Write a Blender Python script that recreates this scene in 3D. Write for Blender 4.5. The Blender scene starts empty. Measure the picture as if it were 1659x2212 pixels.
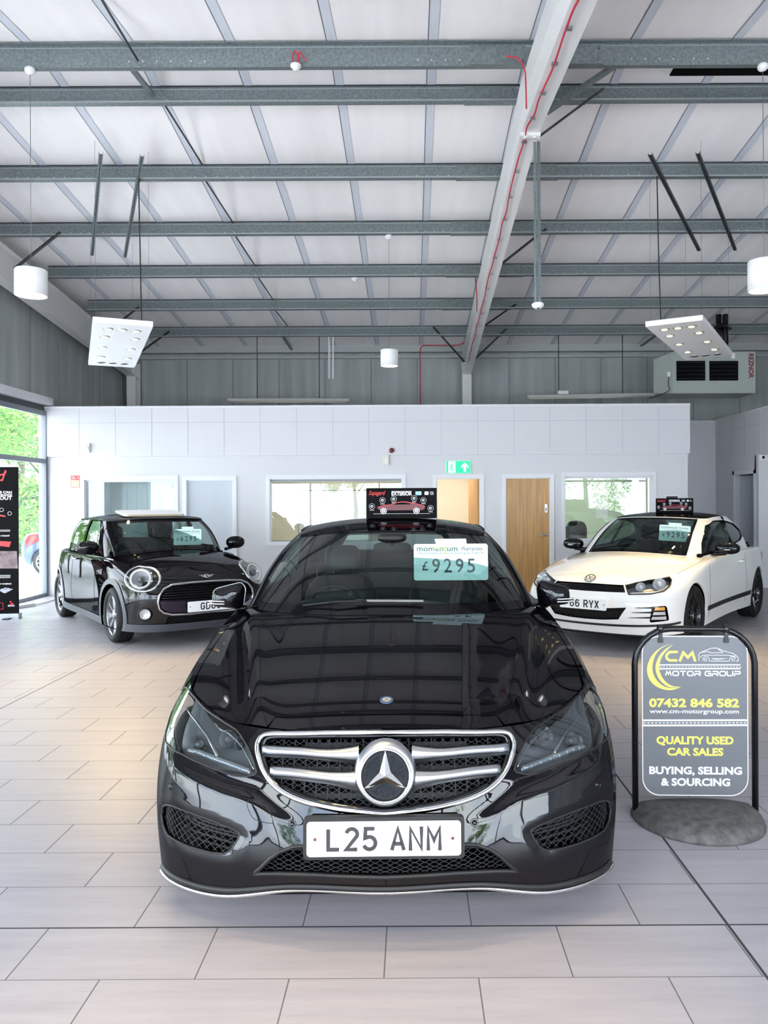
import bpy, bmesh, math, random
import numpy as np
from mathutils import Vector, Matrix, geometry
random.seed(7)
scene = bpy.context.scene
COL = scene.collection
FPX, CX, HY, RR, CH = 1680.0, 891.0, 1083.0, 0.005, 1.56   # focal length px, principal point, roll, eye height
# ---------------------------------------------------------------- camera, world, exposure
cd = bpy.data.cameras.new('camera'); cam = bpy.data.objects.new('camera', cd); COL.objects.link(cam)
cd.sensor_fit = 'HORIZONTAL'; cd.sensor_width = 36.0; cd.lens = 36.0 * FPX / 1659.0
cd.shift_x = -(CX - 829.5) / 1659.0; cd.shift_y = -(1106.0 - HY) / 1659.0
cd.clip_start = 0.05; cd.clip_end = 400
cam.matrix_world = Matrix.Translation((0, 0, CH)) @ Matrix.Rotation(math.pi / 2, 4, 'X') @ Matrix.Rotation(-RR, 4, 'Z')
scene.camera = cam
scene.view_settings.view_transform = 'Standard'; scene.view_settings.look = 'None'
scene.view_settings.gamma = 1.0; scene.view_settings.use_curve_mapping = False
scene.view_settings.exposure = 1.27
scene.cycles.max_bounces = 10; scene.cycles.diffuse_bounces = 5; scene.cycles.glossy_bounces = 5
scene.cycles.transparent_max_bounces = 16; scene.cycles.caustics_reflective = False; scene.cycles.caustics_refractive = False
scene.cycles.sample_clamp_indirect = 4.0
scene.cycles.use_denoising = True
wd = bpy.data.worlds.new('sky'); scene.world = wd; wd.use_nodes = True
_n = wd.node_tree.nodes; _l = wd.node_tree.links; _n.clear()
_bg = _n.new('ShaderNodeBackground'); _out = _n.new('ShaderNodeOutputWorld'); _l.new(_bg.outputs[0], _out.inputs[0])
_tc = _n.new('ShaderNodeTexCoord'); _no = _n.new('ShaderNodeTexNoise'); _no.inputs['Scale'].default_value = 2.2; _no.inputs['Detail'].default_value = 4
_cr = _n.new('ShaderNodeValToRGB'); _cr.color_ramp.elements[0].position = .35; _cr.color_ramp.elements[0].color = (.60, .66, .88, 1)
_cr.color_ramp.elements[1].position = .62; _cr.color_ramp.elements[1].color = (.97, .95, .99, 1)
_l.new(_tc.outputs['Generated'], _no.inputs['Vector']); _l.new(_no.outputs['Fac'], _cr.inputs[0]); _l.new(_cr.outputs[0], _bg.inputs[0])
_bg.inputs[1].default_value = 6.4

def portal(name, loc, rot, sx, sy):          # sky-light portals in the glazed openings (sampling aid only, they emit nothing)
    ld = bpy.data.lights.new(name, 'AREA'); ld.shape = 'RECTANGLE'; ld.size = sx; ld.size_y = sy; ld.cycles.is_portal = True
    o = bpy.data.objects.new(name, ld); o.location = loc; o.rotation_euler = rot; COL.objects.link(o); return o

# ---------------------------------------------------------------- projection helpers (photo pixels <-> world)
def px_rel(px, py):
    a, b = px - CX, py - HY
    c, s = math.cos(RR), math.sin(RR)
    return a * c - b * s, a * s + b * c
def at(px, py, Y):
    x, y = px_rel(px, py); return Vector((x * Y / FPX, Y, CH - y * Y / FPX))
def atz(px, py, Z):
    x, y = px_rel(px, py); Y = FPX * (CH - Z) / y; return Vector((x * Y / FPX, Y, Z))
def project(P):
    P = np.asarray(P, float); x = P[..., 0] / P[..., 1] * FPX; y = (CH - P[..., 2]) / P[..., 1] * FPX
    c, s = math.cos(RR), math.sin(RR)
    return np.stack([CX + x * c + y * s, HY - x * s + y * c], -1)

# ---------------------------------------------------------------- materials
MATS = {}
def pm(name, col, rough=.5, metal=0., spec=.5, coat=0., emit=None, estr=1., alpha=1., noise=None, bump=None):
    if name in MATS: return MATS[name]
    m = bpy.data.materials.new(name); m.use_nodes = True; nt = m.node_tree; b = nt.nodes['Principled BSDF']
    b.inputs['Base Color'].default_value = (*col, 1); b.inputs['Roughness'].default_value = rough
    b.inputs['Metallic'].default_value = metal; b.inputs['Specular IOR Level'].default_value = spec
    b.inputs['Coat Weight'].default_value = coat; b.inputs['Coat Roughness'].default_value = .03
    if emit: b.inputs['Emission Color'].default_value = (*emit, 1); b.inputs['Emission Strength'].default_value = estr
    if noise:                                 # (scale, amount, (sx,sy,sz)) tone variation
        tc = nt.nodes.new('ShaderNodeTexCoord'); mp = nt.nodes.new('ShaderNodeMapping'); mp.inputs['Scale'].default_value = noise[2]
        nz = nt.nodes.new('ShaderNodeTexNoise'); nz.inputs['Scale'].default_value = noise[0]; nz.inputs['Detail'].default_value = 5
        cr = nt.nodes.new('ShaderNodeValToRGB'); a = noise[1]
        cr.color_ramp.elements[0].position = .3; cr.color_ramp.elements[0].color = (*[max(0, c * (1 - a)) for c in col], 1)
        cr.color_ramp.elements[1].position = .7; cr.color_ramp.elements[1].color = (*[min(1, c * (1 + a)) for c in col], 1)
        nt.links.new(tc.outputs['Object'], mp.inputs[0]); nt.links.new(mp.outputs[0], nz.inputs['Vector'])
        nt.links.new(nz.outputs['Fac'], cr.inputs[0]); nt.links.new(cr.outputs[0], b.inputs['Base Color'])
        if bump:
            bp = nt.nodes.new('ShaderNodeBump'); bp.inputs['Strength'].default_value = bump; bp.inputs['Distance'].default_value = .01
            nt.links.new(nz.outputs['Fac'], bp.inputs['Height']); nt.links.new(bp.outputs[0], b.inputs['Normal'])
    MATS[name] = m; return m
def glass(name, tint=(1, 1, 1), rough=0.0, fmin=.04, extra=0.):
    """thin clear sheet: fresnel-weighted mirror over a tinted see-through"""
    if name in MATS: return MATS[name]
    m = bpy.data.materials.new(name); m.use_nodes = True; nt = m.node_tree; nt.nodes.clear()
    o = nt.nodes.new('ShaderNodeOutputMaterial'); mx = nt.nodes.new('ShaderNodeMixShader'); tr = nt.nodes.new('ShaderNodeBsdfTransparent')
    gl = nt.nodes.new('ShaderNodeBsdfGlossy'); fr = nt.nodes.new('ShaderNodeLayerWeight'); fr.inputs['Blend'].default_value = .5; pw = nt.nodes.new('ShaderNodeMath'); pw.operation = 'POWER'; pw.inputs[1].default_value = 5.; sc_ = nt.nodes.new('ShaderNodeMath'); sc_.operation = 'MULTIPLY_ADD'; sc_.inputs[1].default_value = .94; sc_.inputs[2].default_value = fmin
    tr.inputs[0].default_value = (*tint, 1); gl.inputs['Roughness'].default_value = rough; gl.inputs['Color'].default_value = (.95, .97, 1, 1)
    ad = nt.nodes.new('ShaderNodeMath'); ad.operation = 'ADD'; ad.inputs[1].default_value = extra; ad.use_clamp = True
    nt.links.new(fr.outputs['Facing'], pw.inputs[0]); nt.links.new(pw.outputs[0], sc_.inputs[0]); nt.links.new(sc_.outputs[0], ad.inputs[0]); nt.links.new(ad.outputs[0], mx.inputs[0])
    nt.links.new(tr.outputs[0], mx.inputs[1]); nt.links.new(gl.outputs[0], mx.inputs[2]); nt.links.new(mx.outputs[0], o.inputs[0])
    MATS[name] = m; return m

def lacquer(name, col, f0=.045, f1=.25, rough=.02):
    """deep dark lacquer: black body under a clear coat with its own facing-angle reflectance"""
    if name in MATS: return MATS[name]
    m = glass(name, (1, 1, 1), rough, f0); nt = m.node_tree
    for n in nt.nodes:
        if n.type == 'BSDF_TRANSPARENT': old = n
        if n.type == 'MIX_SHADER': mx = n
        if n.type == 'MATH' and n.operation == 'MULTIPLY_ADD': n.inputs[1].default_value = f1
    d = nt.nodes.new('ShaderNodeBsdfDiffuse'); d.inputs[0].default_value = (*col, 1); nt.links.new(d.outputs[0], mx.inputs[1]); nt.nodes.remove(old)
    return m

# ---------------------------------------------------------------- object helpers
def tag(o, label=None, cat=None, group=None, kind=None):
    if label: o['label'] = label
    if cat: o['category'] = cat
    if group: o['group'] = group
    if kind: o['kind'] = kind
    return o
def empty(name, loc=(0, 0, 0), rz=0., label=None, cat=None, group=None):
    o = bpy.data.objects.new(name, None); o.empty_display_size = .1; COL.objects.link(o)
    o.location = loc; o.rotation_euler = (0, 0, rz); return tag(o, label, cat, group)
def link(name, me, mats, parent=None):
    o = bpy.data.objects.new(name, me); COL.objects.link(o)
    for m in (mats if isinstance(mats, (list, tuple)) else [mats]): me.materials.append(m)
    if parent is not None: o.parent = parent
    return o
class MB:
    """collects shapes into one mesh"""
    def __init__(s): s.v = []; s.f = []; s.m = []; s.sm = []
    def add(s, vs, fs, mi=0, smooth=False):
        k = len(s.v); s.v += [tuple(p) for p in vs]
        for f in fs: s.f.append([i + k for i in f]); s.m.append(mi); s.sm.append(smooth)
        return s
    def box(s, a, b, mi=0, M=None):
        x0, y0, z0 = a; x1, y1, z1 = b
        vs = [Vector(p) for p in ((x0, y0, z0), (x1, y0, z0), (x1, y1, z0), (x0, y1, z0), (x0, y0, z1), (x1, y0, z1), (x1, y1, z1), (x0, y1, z1))]
        if M is not None: vs = [M @ p for p in vs]
        return s.add(vs, [(0, 3, 2, 1), (4, 5, 6, 7), (0, 1, 5, 4), (1, 2, 6, 5), (2, 3, 7, 6), (3, 0, 4, 7)], mi)
    def cbox(s, c, d, mi=0, M=None): return s.box([c[i] - d[i] / 2 for i in range(3)], [c[i] + d[i] / 2 for i in range(3)], mi, M)
    def quad(s, a, b, c, d, mi=0): return s.add([a, b, c, d], [(0, 1, 2, 3)], mi)
    def bar(s, p, q, w, h, mi=0, up=(0, 0, 1)):      # rectangular bar p->q
        p, q = Vector(p), Vector(q); d = (q - p).normalized(); u = Vector(up)
        sd = d.cross(u)
        if sd.length < 1e-4: sd = d.cross(Vector((1, 0, 0)))
        sd.normalize(); u = sd.cross(d).normalized()
        vs = [c + sd * (w / 2) * i + u * (h / 2) * j for c in (p, q) for i, j in ((-1, -1), (1, -1), (1, 1), (-1, 1))]
        return s.add(vs, [(0, 1, 2, 3), (7, 6, 5, 4), (0, 4, 5, 1), (1, 5, 6, 2), (2, 6, 7, 3), (3, 7, 4, 0)], mi)
    def tube(s, pts, r, n=8, closed=False, mi=0, smooth=True, cap=True, prof=None):
        """round (or profiled) tube along points; r may be a list; prof = list of (a,b) offsets"""
        pts = [Vector(p) for p in pts]; N = len(pts); rs = r if isinstance(r, (list, tuple)) else [r] * N
        tg = []
        for i in range(N):
            a = pts[(i - 1) % N] if (closed or i > 0) else pts[i]; b = pts[(i + 1) % N] if (closed or i < N - 1) else pts[i]
            t = b - a; tg.append(t.normalized() if t.length > 1e-9 else Vector((0, 0, 1)))
        ref = Vector((0, 0, 1)) if abs(tg[0].z) < .9 else Vector((0, 1, 0))
        nrm = (ref - tg[0] * ref.dot(tg[0])).normalized(); vs = []; frames = []
        for i in range(N):
            nrm = (nrm - tg[i] * nrm.dot(tg[i])); nrm = nrm.normalized() if nrm.length > 1e-6 else tg[i].orthogonal().normalized()
            frames.append((nrm.copy(), tg[i].cross(nrm)))
        pr = prof or [(math.cos(2 * math.pi * k / n), math.sin(2 * math.pi * k / n)) for k in range(n)]; n = len(pr)
        for i in range(N):
            a, b = frames[i]
            for (x, y) in pr: vs.append(pts[i] + (a * x + b * y) * rs[i])
        fs = [(i * n + k, i * n + (k + 1) % n, ((i + 1) % N) * n + (k + 1) % n, ((i + 1) % N) * n + k) for i in range(N if closed else N - 1) for k in range(n)]
        s.add(vs, fs, mi, smooth)
        if cap and not closed:
            s.add(vs[:n], [tuple(reversed(range(n)))], mi); s.add(vs[-n:], [tuple(range(n))], mi)
        return s
    def lathe(s, prof, M=None, n=32, mi=0, smooth=True, closed=False):
        """prof: (r, z) around local z"""
        M = M or Matrix.Identity(4); vs = []; K = len(prof)
        for r, z in prof:
            for k in range(n):
                a = 2 * math.pi * k / n; vs.append(M @ Vector((r * math.cos(a), r * math.sin(a), z)))
        fs = [(i * n + k, i * n + (k + 1) % n, ((i + 1) % K) * n + (k + 1) % n, ((i + 1) % K) * n + k) for i in range(K if closed else K - 1) for k in range(n)]
        return s.add(vs, fs, mi, smooth)
    def ball(s, c, r, nu=16, nv=10, mi=0, M=None, p=2.0):
        rx, ry, rz = r if isinstance(r, (tuple, list)) else (r, r, r); vs = []
        sp = lambda x: math.copysign(abs(x) ** (2 / p), x)
        for i in range(nv + 1):
            ph = math.pi * i / nv - math.pi / 2
            for k in range(nu):
                t = 2 * math.pi * k / nu
                v = Vector((rx * sp(math.cos(ph)) * sp(math.cos(t)), ry * sp(math.cos(ph)) * sp(math.sin(t)), rz * sp(math.sin(ph))))
                if M is not None: v = M @ v
                vs.append(v + Vector(c))
        return s.add(vs, [(i * nu + k, i * nu + (k + 1) % nu, (i + 1) * nu + (k + 1) % nu, (i + 1) * nu + k) for i in range(nv) for k in range(nu)], mi, True)
    def poly(s, pts, thick=None, mi=0):
        """flat polygon, or prism with thickness vector"""
        n = len(pts)
        if thick is None: return s.add(pts, [tuple(range(n))], mi)
        t = Vector(thick); a = [Vector(p) for p in pts]; b = [p + t for p in a]
        s.add(a, [tuple(reversed(range(n)))], mi); s.add(b, [tuple(range(n))], mi)
        return s.add(a + b, [(i, (i + 1) % n, n + (i + 1) % n, n + i) for i in range(n)], mi)
    def build(s, name, mats, parent=None, M=None):
        me = bpy.data.meshes.new(name); vs = s.v if M is None else [tuple(M @ Vector(p)) for p in s.v]
        me.from_pydata(vs, [], s.f); me.polygons.foreach_set('material_index', s.m); me.polygons.foreach_set('use_smooth', s.sm)
        bm = bmesh.new(); bm.from_mesh(me); bmesh.ops.remove_doubles(bm, verts=bm.verts, dist=1e-6); bmesh.ops.recalc_face_normals(bm, faces=bm.faces)
        bm.to_mesh(me); bm.free(); me.update(); return link(name, me, mats, parent)
def rounded(w, h, r, n=5, cx=0, cy=0):
    out = []
    for (sx, sy, a0) in ((1, 1, 0), (-1, 1, 90), (-1, -1, 180), (1, -1, 270)):
        for k in range(n + 1):
            a = math.radians(a0 + 90 * k / n); out.append((cx + sx * (w / 2 - r) + r * math.cos(a), cy + sy * (h / 2 - r) + r * math.sin(a)))
    return out
def smooth_closed(pts, per=6):
    """closed Catmull-Rom through 2-D/3-D points"""
    P = np.array(pts, float); N = len(P); out = []
    for i in range(N):
        p0, p1, p2, p3 = P[(i - 1) % N], P[i], P[(i + 1) % N], P[(i + 2) % N]
        for k in range(per):
            t = k / per; out.append(.5 * ((2 * p1) + (-p0 + p2) * t + (2 * p0 - 5 * p1 + 4 * p2 - p3) * t * t + (-p0 + 3 * p1 - 3 * p2 + p3) * t ** 3))
    return np.array(out)
def smooth_open(pts, per=6):
    P = np.array(pts, float); P = np.vstack([2 * P[0] - P[1], P, 2 * P[-1] - P[-2]]); out = []
    for i in range(1, len(P) - 2):
        p0, p1, p2, p3 = P[i - 1], P[i], P[i + 1], P[i + 2]
        for k in range(per):
            t = k / per; out.append(.5 * ((2 * p1) + (-p0 + p2) * t + (2 * p0 - 5 * p1 + 4 * p2 - p3) * t * t + (-p0 + 3 * p1 - 3 * p2 + p3) * t ** 3))
    out.append(P[-2]); return np.array(out)
def round_poly(pts, r, n=5):
    """polygon with rounded corners (radius r scalar or per-corner list)"""
    P = [Vector(p) for p in pts]; N = len(P); out = []
    for i in range(N):
        rr = r[i] if isinstance(r, (list, tuple)) else r
        a, b, c = P[i - 1], P[i], P[(i + 1) % N]
        d1, d2 = (a - b), (c - b); l1, l2 = d1.length, d2.length
        q = min(rr, l1 * .48, l2 * .48)
        if q < 1e-6: out.append(tuple(b)); continue
        s, e = b + d1 * (q / l1), b + d2 * (q / l2)
        for k in range(n + 1):
            t = k / n; out.append(tuple(s * (1 - t) ** 2 + b * (2 * t * (1 - t)) + e * t * t))
    return out

# ---------------------------------------------------------------- lettering
def text_geo(txt, size=1., bold=0., align='CENTER', sx=1., extrude=0., shear=0., space=1.):
    cu = bpy.data.curves.new('t', 'FONT'); cu.body = txt; cu.size = size; cu.offset = bold * size; cu.align_x = align; cu.align_y = 'CENTER'
    cu.extrude = extrude; cu.shear = shear; cu.resolution_u = 3; cu.space_character = space
    o = bpy.data.objects.new('t', cu); COL.objects.link(o)
    dg = bpy.context.evaluated_depsgraph_get(); me = bpy.data.meshes.new_from_object(o.evaluated_get(dg))
    vs = [(v.co.x * sx, v.co.y, v.co.z) for v in me.vertices]; fs = [tuple(p.vertices) for p in me.polygons]
    bpy.data.objects.remove(o); bpy.data.curves.remove(cu); bpy.data.meshes.remove(me)
    return vs, fs
def add_text(mb, txt, M, size, mi=0, bold=0., align='CENTER', width=None, shear=0., space=1., lift=.0004):
    """M maps (x right, y up, z out) to the mesh; width = fit to this width"""
    vs, fs = text_geo(txt, size, bold, align, shear=shear, space=space)
    if not vs: return
    xs = [v[0] for v in vs]
    if width:
        k = width / (max(xs) - min(xs)); vs = [(v[0] * k, v[1], v[2]) for v in vs]
    mb.add([M @ Vector((v[0], v[1], v[2] + lift)) for v in vs], fs, mi)
def stroke(mb, pts, w, M, mi=0, lift=.0004, closed=False):
    """flat ribbon of width w along 2-D points with mitred joins"""
    P = [Vector((p[0], p[1])) for p in pts]; N = len(P); L = []; R = []
    for i in range(N):
        a = P[i - 1] if (closed or i > 0) else None; c = P[(i + 1) % N] if (closed or i < N - 1) else None; b = P[i]
        if a is None: d = (c - b).normalized(); n = Vector((-d.y, d.x))
        elif c is None: d = (b - a).normalized(); n = Vector((-d.y, d.x))
        else:
            d1 = (b - a).normalized(); d2 = (c - b).normalized(); n1 = Vector((-d1.y, d1.x)); n2 = Vector((-d2.y, d2.x)); n = (n1 + n2)
            n = n.normalized() if n.length > 1e-6 else n1; n = n / max(.5, n.dot(n1))
        L.append(M @ Vector((*(b + n * w / 2), lift))); R.append(M @ Vector((*(b - n * w / 2), lift)))
    fs = [(i, (i + 1) % N, N + (i + 1) % N, N + i) for i in range(N if closed else N - 1)]
    mb.add(L + R, fs, mi)
def arc(cx, cy, rx, ry, a0, a1, n=8): return [(cx + rx * math.cos(math.radians(a0 + (a1 - a0) * k / n)), cy + ry * math.sin(math.radians(a0 + (a1 - a0) * k / n))) for k in range(n + 1)]
# number-plate characters, 50 x 79 units, centre-lines of 13-unit strokes
_W, _H = 37., 66.
PLATE = {
 'L': [[(0, _H), (0, 0), (_W, 0)]],
 '2': [arc(18.5, 49, 18.5, 17, 170, -20, 10) + [(0, 0), (_W, 0)]],
 '5': [[(34, _H), (4, _H), (2, 36)] + arc(17, 20, 20, 20, 120, -160, 14)],
 'A': [[(-2, -4), (18.5, _H), (39, -4)], [(5, 17), (32, 17)]],
 'N': [[(0, -6), (0, _H), (_W, 0), (_W, _H + 6)]],
 'M': [[(-1, -6), (-1, _H), (18.5, 26), (38, _H), (38, -6)]],
 'G': [arc(18.5, 47, 18.5, 19, 10, 180, 8) + arc(18.5, 19, 18.5, 19, 180, 360, 8) + [(_W, 30), (20, 30)]],
 'D': [[(0, 0), (14, 0)] + arc(17, 20, 20, 20, -90, 0, 5) + arc(17, 46, 20, 20, 0, 90, 5) + [(0, _H), (0, -6)]],
 '6': [arc(18.5, 20, 18.5, 20, 0, 360, 16), [(0, 22)] + arc(18.5, 47, 18.5, 19, 180, 20, 8)],
 '0': [arc(18.5, 20, 18.5, 20, 180, 360, 8) + arc(18.5, 46, 18.5, 20, 0, 180, 8) + [(0, 20)]],
 'R': [[(0, -6), (0, _H), (18, _H)] + arc(20, 48, 17, 18, 80, -80, 8) + [(0, 30)], [(18, 30), (_W + 1, -5)]],
 'Y': [[(18.5, -6), (18.5, 26)], [(-2, _H + 5), (18.5, 26), (39, _H + 5)]],
 'X': [[(0, _H + 5), (37, -5)], [(0, -5), (37, _H + 5)]],
}
def plate(name, txt, parent, M, mw, mk, mr, mside=None):
    """GB front plate 520x111; M maps (x right, y up, z out)"""
    mb = MB(); mb.poly([M @ Vector((x, y, 0)) for x, y in rounded(.520, .114, .012)], M.to_3x3() @ Vector((0, 0, .004)))
    o = mb.build(name, mw, parent)
    t = MB(); n = sum(33 if c == ' ' else 61 for c in txt) - 11; x = -n / 2.
    for c in txt:
        if c == ' ': x += 33; continue
        for s in PLATE[c]:
            stroke(t, [((x + 6.5 + p[0]) * .001 * 1.0, (p[1] - 33) * .001 * 1.02) for p in s], .0135, M, lift=.0046)
        x += 61
    t.build('registration_lettering', mk, o)
    d = MB()
    for sx in (-.232, .232): d.lathe([(0, .006), (.005, .0055), (.006, .0042)], M @ Matrix.Translation((sx, 0, 0)), n=10)
    d.build('fixing_cap', mr, o)
    return o

# ---------------------------------------------------------------- spline surfaces for car bodies
def nat_weights(knots, x):
    """rows of weights so that value = W @ samples (natural cubic spline)"""
    k = np.asarray(knots, float); n = len(k); h = np.diff(k); A = np.zeros((n, n)); B = np.zeros((n, n)); A[0, 0] = A[-1, -1] = 1
    for i in range(1, n - 1):
        A[i, i - 1] = h[i - 1] / 6; A[i, i] = (h[i - 1] + h[i]) / 3; A[i, i + 1] = h[i] / 6
        B[i, i - 1] = 1 / h[i - 1]; B[i, i] = -1 / h[i - 1] - 1 / h[i]; B[i, i + 1] = 1 / h[i]
    S = np.linalg.solve(A, B)
    x = np.clip(np.asarray(x, float), k[0], k[-1]); i = np.clip(np.searchsorted(k, x, side='right') - 1, 0, n - 2)
    a = (k[i + 1] - x) / h[i]; b = 1 - a; W = np.zeros((len(x), n)); r = np.arange(len(x))
    W[r, i] += a; W[r, i + 1] += b
    W += ((a ** 3 - a) * h[i] ** 2 / 6)[:, None] * S[i] + ((b ** 3 - b) * h[i] ** 2 / 6)[:, None] * S[i + 1]
    return W
def spl(xs, ys):
    xs = list(xs); ys = np.array(ys, float)
    return lambda x: (nat_weights(xs, np.atleast_1d(x).ravel()) @ ys).reshape(np.shape(x))
class Skirt:
    """surface through rings of points; half rows (u,v,w) from front centre to rear centre, mirrored in u"""
    def __init__(s, rows, disp=None):
        H = np.array(rows, float)                              # K x J x 3
        Mr = H[:, :0:-1].copy(); Mr[..., 0] *= -1; s.G = np.concatenate([Mr, H], 1)   # K x (2J-1)
        d = np.linalg.norm(np.diff(s.G, axis=1), axis=2).mean(0); cs = np.concatenate([[0], np.cumsum(d)]); s.sk = cs - cs[len(cs) // 2]
        e = np.linalg.norm(np.diff(s.G, axis=0), axis=2).mean(1); s.tk = np.concatenate([[0], np.cumsum(e)])
        s.disp = disp; s.smax, s.tmax = s.sk[-1], s.tk[-1]
    def raw(s, a, b):
        Ws = nat_weights(s.sk, a); Wt = nat_weights(s.tk, b); return np.einsum('nk,kjc,nj->nc', Wt, s.G, Ws, optimize=True)
    def ev(s, a, b):
        a = np.atleast_1d(np.asarray(a, float)); b = np.atleast_1d(np.asarray(b, float))
        P = s.raw(a, b)
        if s.disp is not None: P = P + s.disp(a, b, P)
        return P
    def nrm(s, a, b):
        a = np.atleast_1d(np.asarray(a, float)); b = np.atleast_1d(np.asarray(b, float)); e = 2e-3
        a0, a1 = np.clip(a - e, s.sk[0], s.sk[-1]), np.clip(a + e, s.sk[0], s.sk[-1]); b0, b1 = np.clip(b - e, 0, s.tmax), np.clip(b + e, 0, s.tmax)
        du = s.ev(a1, b) - s.ev(a0, b); dv = s.ev(a, b1) - s.ev(a, b0); n = np.cross(du, dv)
        return n / (np.linalg.norm(n, axis=1, keepdims=True) + 1e-12)
    dom = property(lambda s: (s.sk[0], s.sk[-1], 0., s.tmax))
class Sheet:
    """height field w = H(u,v)"""
    def __init__(s, H, box): s.H = H; s.box = box
    def ev(s, a, b):
        a = np.atleast_1d(np.asarray(a, float)); b = np.atleast_1d(np.asarray(b, float)); return np.stack([a, b, s.H(a, b)], -1)
    def nrm(s, a, b):
        e = 2e-3; a = np.atleast_1d(np.asarray(a, float)); b = np.atleast_1d(np.asarray(b, float))
        n = np.cross(s.ev(a + e, b) - s.ev(a - e, b), s.ev(a, b + e) - s.ev(a, b - e)); return n / np.linalg.norm(n, axis=1, keepdims=True)
    dom = property(lambda s: s.box)
def invert(S, fn, targets, front=None, dom=None, n=(220, 70), iters=6, smin=None):
    """parameters (a,b) with fn(S(a,b)) == target, fn: Nx3 -> Nx2"""
    a0, a1, b0, b1 = dom or S.dom; A, B = np.meshgrid(np.linspace(a0, a1, n[0]), np.linspace(b0, b1, n[1]), indexing='ij'); A = A.ravel(); B = B.ravel()
    P = S.ev(A, B); F = fn(P); ok = np.ones(len(A), bool)
    if front is not None: ok = front(P, S.nrm(A, B))
    A, B, F = A[ok], B[ok], F[ok]; T = np.array(targets, float); out = np.zeros((len(T), 2))
    for i, t in enumerate(T): j = np.argmin(((F - t) ** 2).sum(1)); out[i] = A[j], B[j]
    for _ in range(iters):
        a, b = out[:, 0], out[:, 1]; e = 1e-3; f0 = fn(S.ev(a, b)); fa = (fn(S.ev(a + e, b)) - f0) / e; fb = (fn(S.ev(a, b + e)) - f0) / e
        r = T - f0; det = fa[:, 0] * fb[:, 1] - fb[:, 0] * fa[:, 1]; det = np.where(np.abs(det) < 1e-9, 1e-9, det)
        da = (r[:, 0] * fb[:, 1] - fb[:, 0] * r[:, 1]) / det; db = (fa[:, 0] * r[:, 1] - r[:, 0] * fa[:, 1]) / det
        out[:, 0] = np.clip(a + np.clip(da, -.08, .08), a0, a1); out[:, 1] = np.clip(b + np.clip(db, -.08, .08), b0, b1)
    return out
def resample(poly, step, closed=True):
    P = np.array(poly, float); Q = np.vstack([P, P[:1]]) if closed else P; out = []
    for i in range(len(Q) - 1):
        L = np.linalg.norm(Q[i + 1] - Q[i]); k = max(1, int(math.ceil(L / step)))
        for j in range(k): out.append(Q[i] + (Q[i + 1] - Q[i]) * j / k)
    if not closed: out.append(Q[-1])
    out = np.array(out); d = np.linalg.norm(out - np.roll(out, 1, 0), axis=1); return out[d > 1e-5] if closed else out
def inside(poly, X, Y):
    P = np.array(poly); r = np.zeros(len(X), bool); x0, y0 = P[:, 0], P[:, 1]; x1, y1 = np.roll(x0, -1), np.roll(y0, -1)
    for a, b, c, d in zip(x0, y0, x1, y1):
        if b == d: continue
        r ^= ((b > Y) != (d > Y)) & (X < (c - a) * (Y - b) / (d - b) + a)
    return r
def area2(P): P = np.array(P); return float(np.sum(P[:, 0] * np.roll(P[:, 1], -1) - np.roll(P[:, 0], -1) * P[:, 1]))
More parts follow.
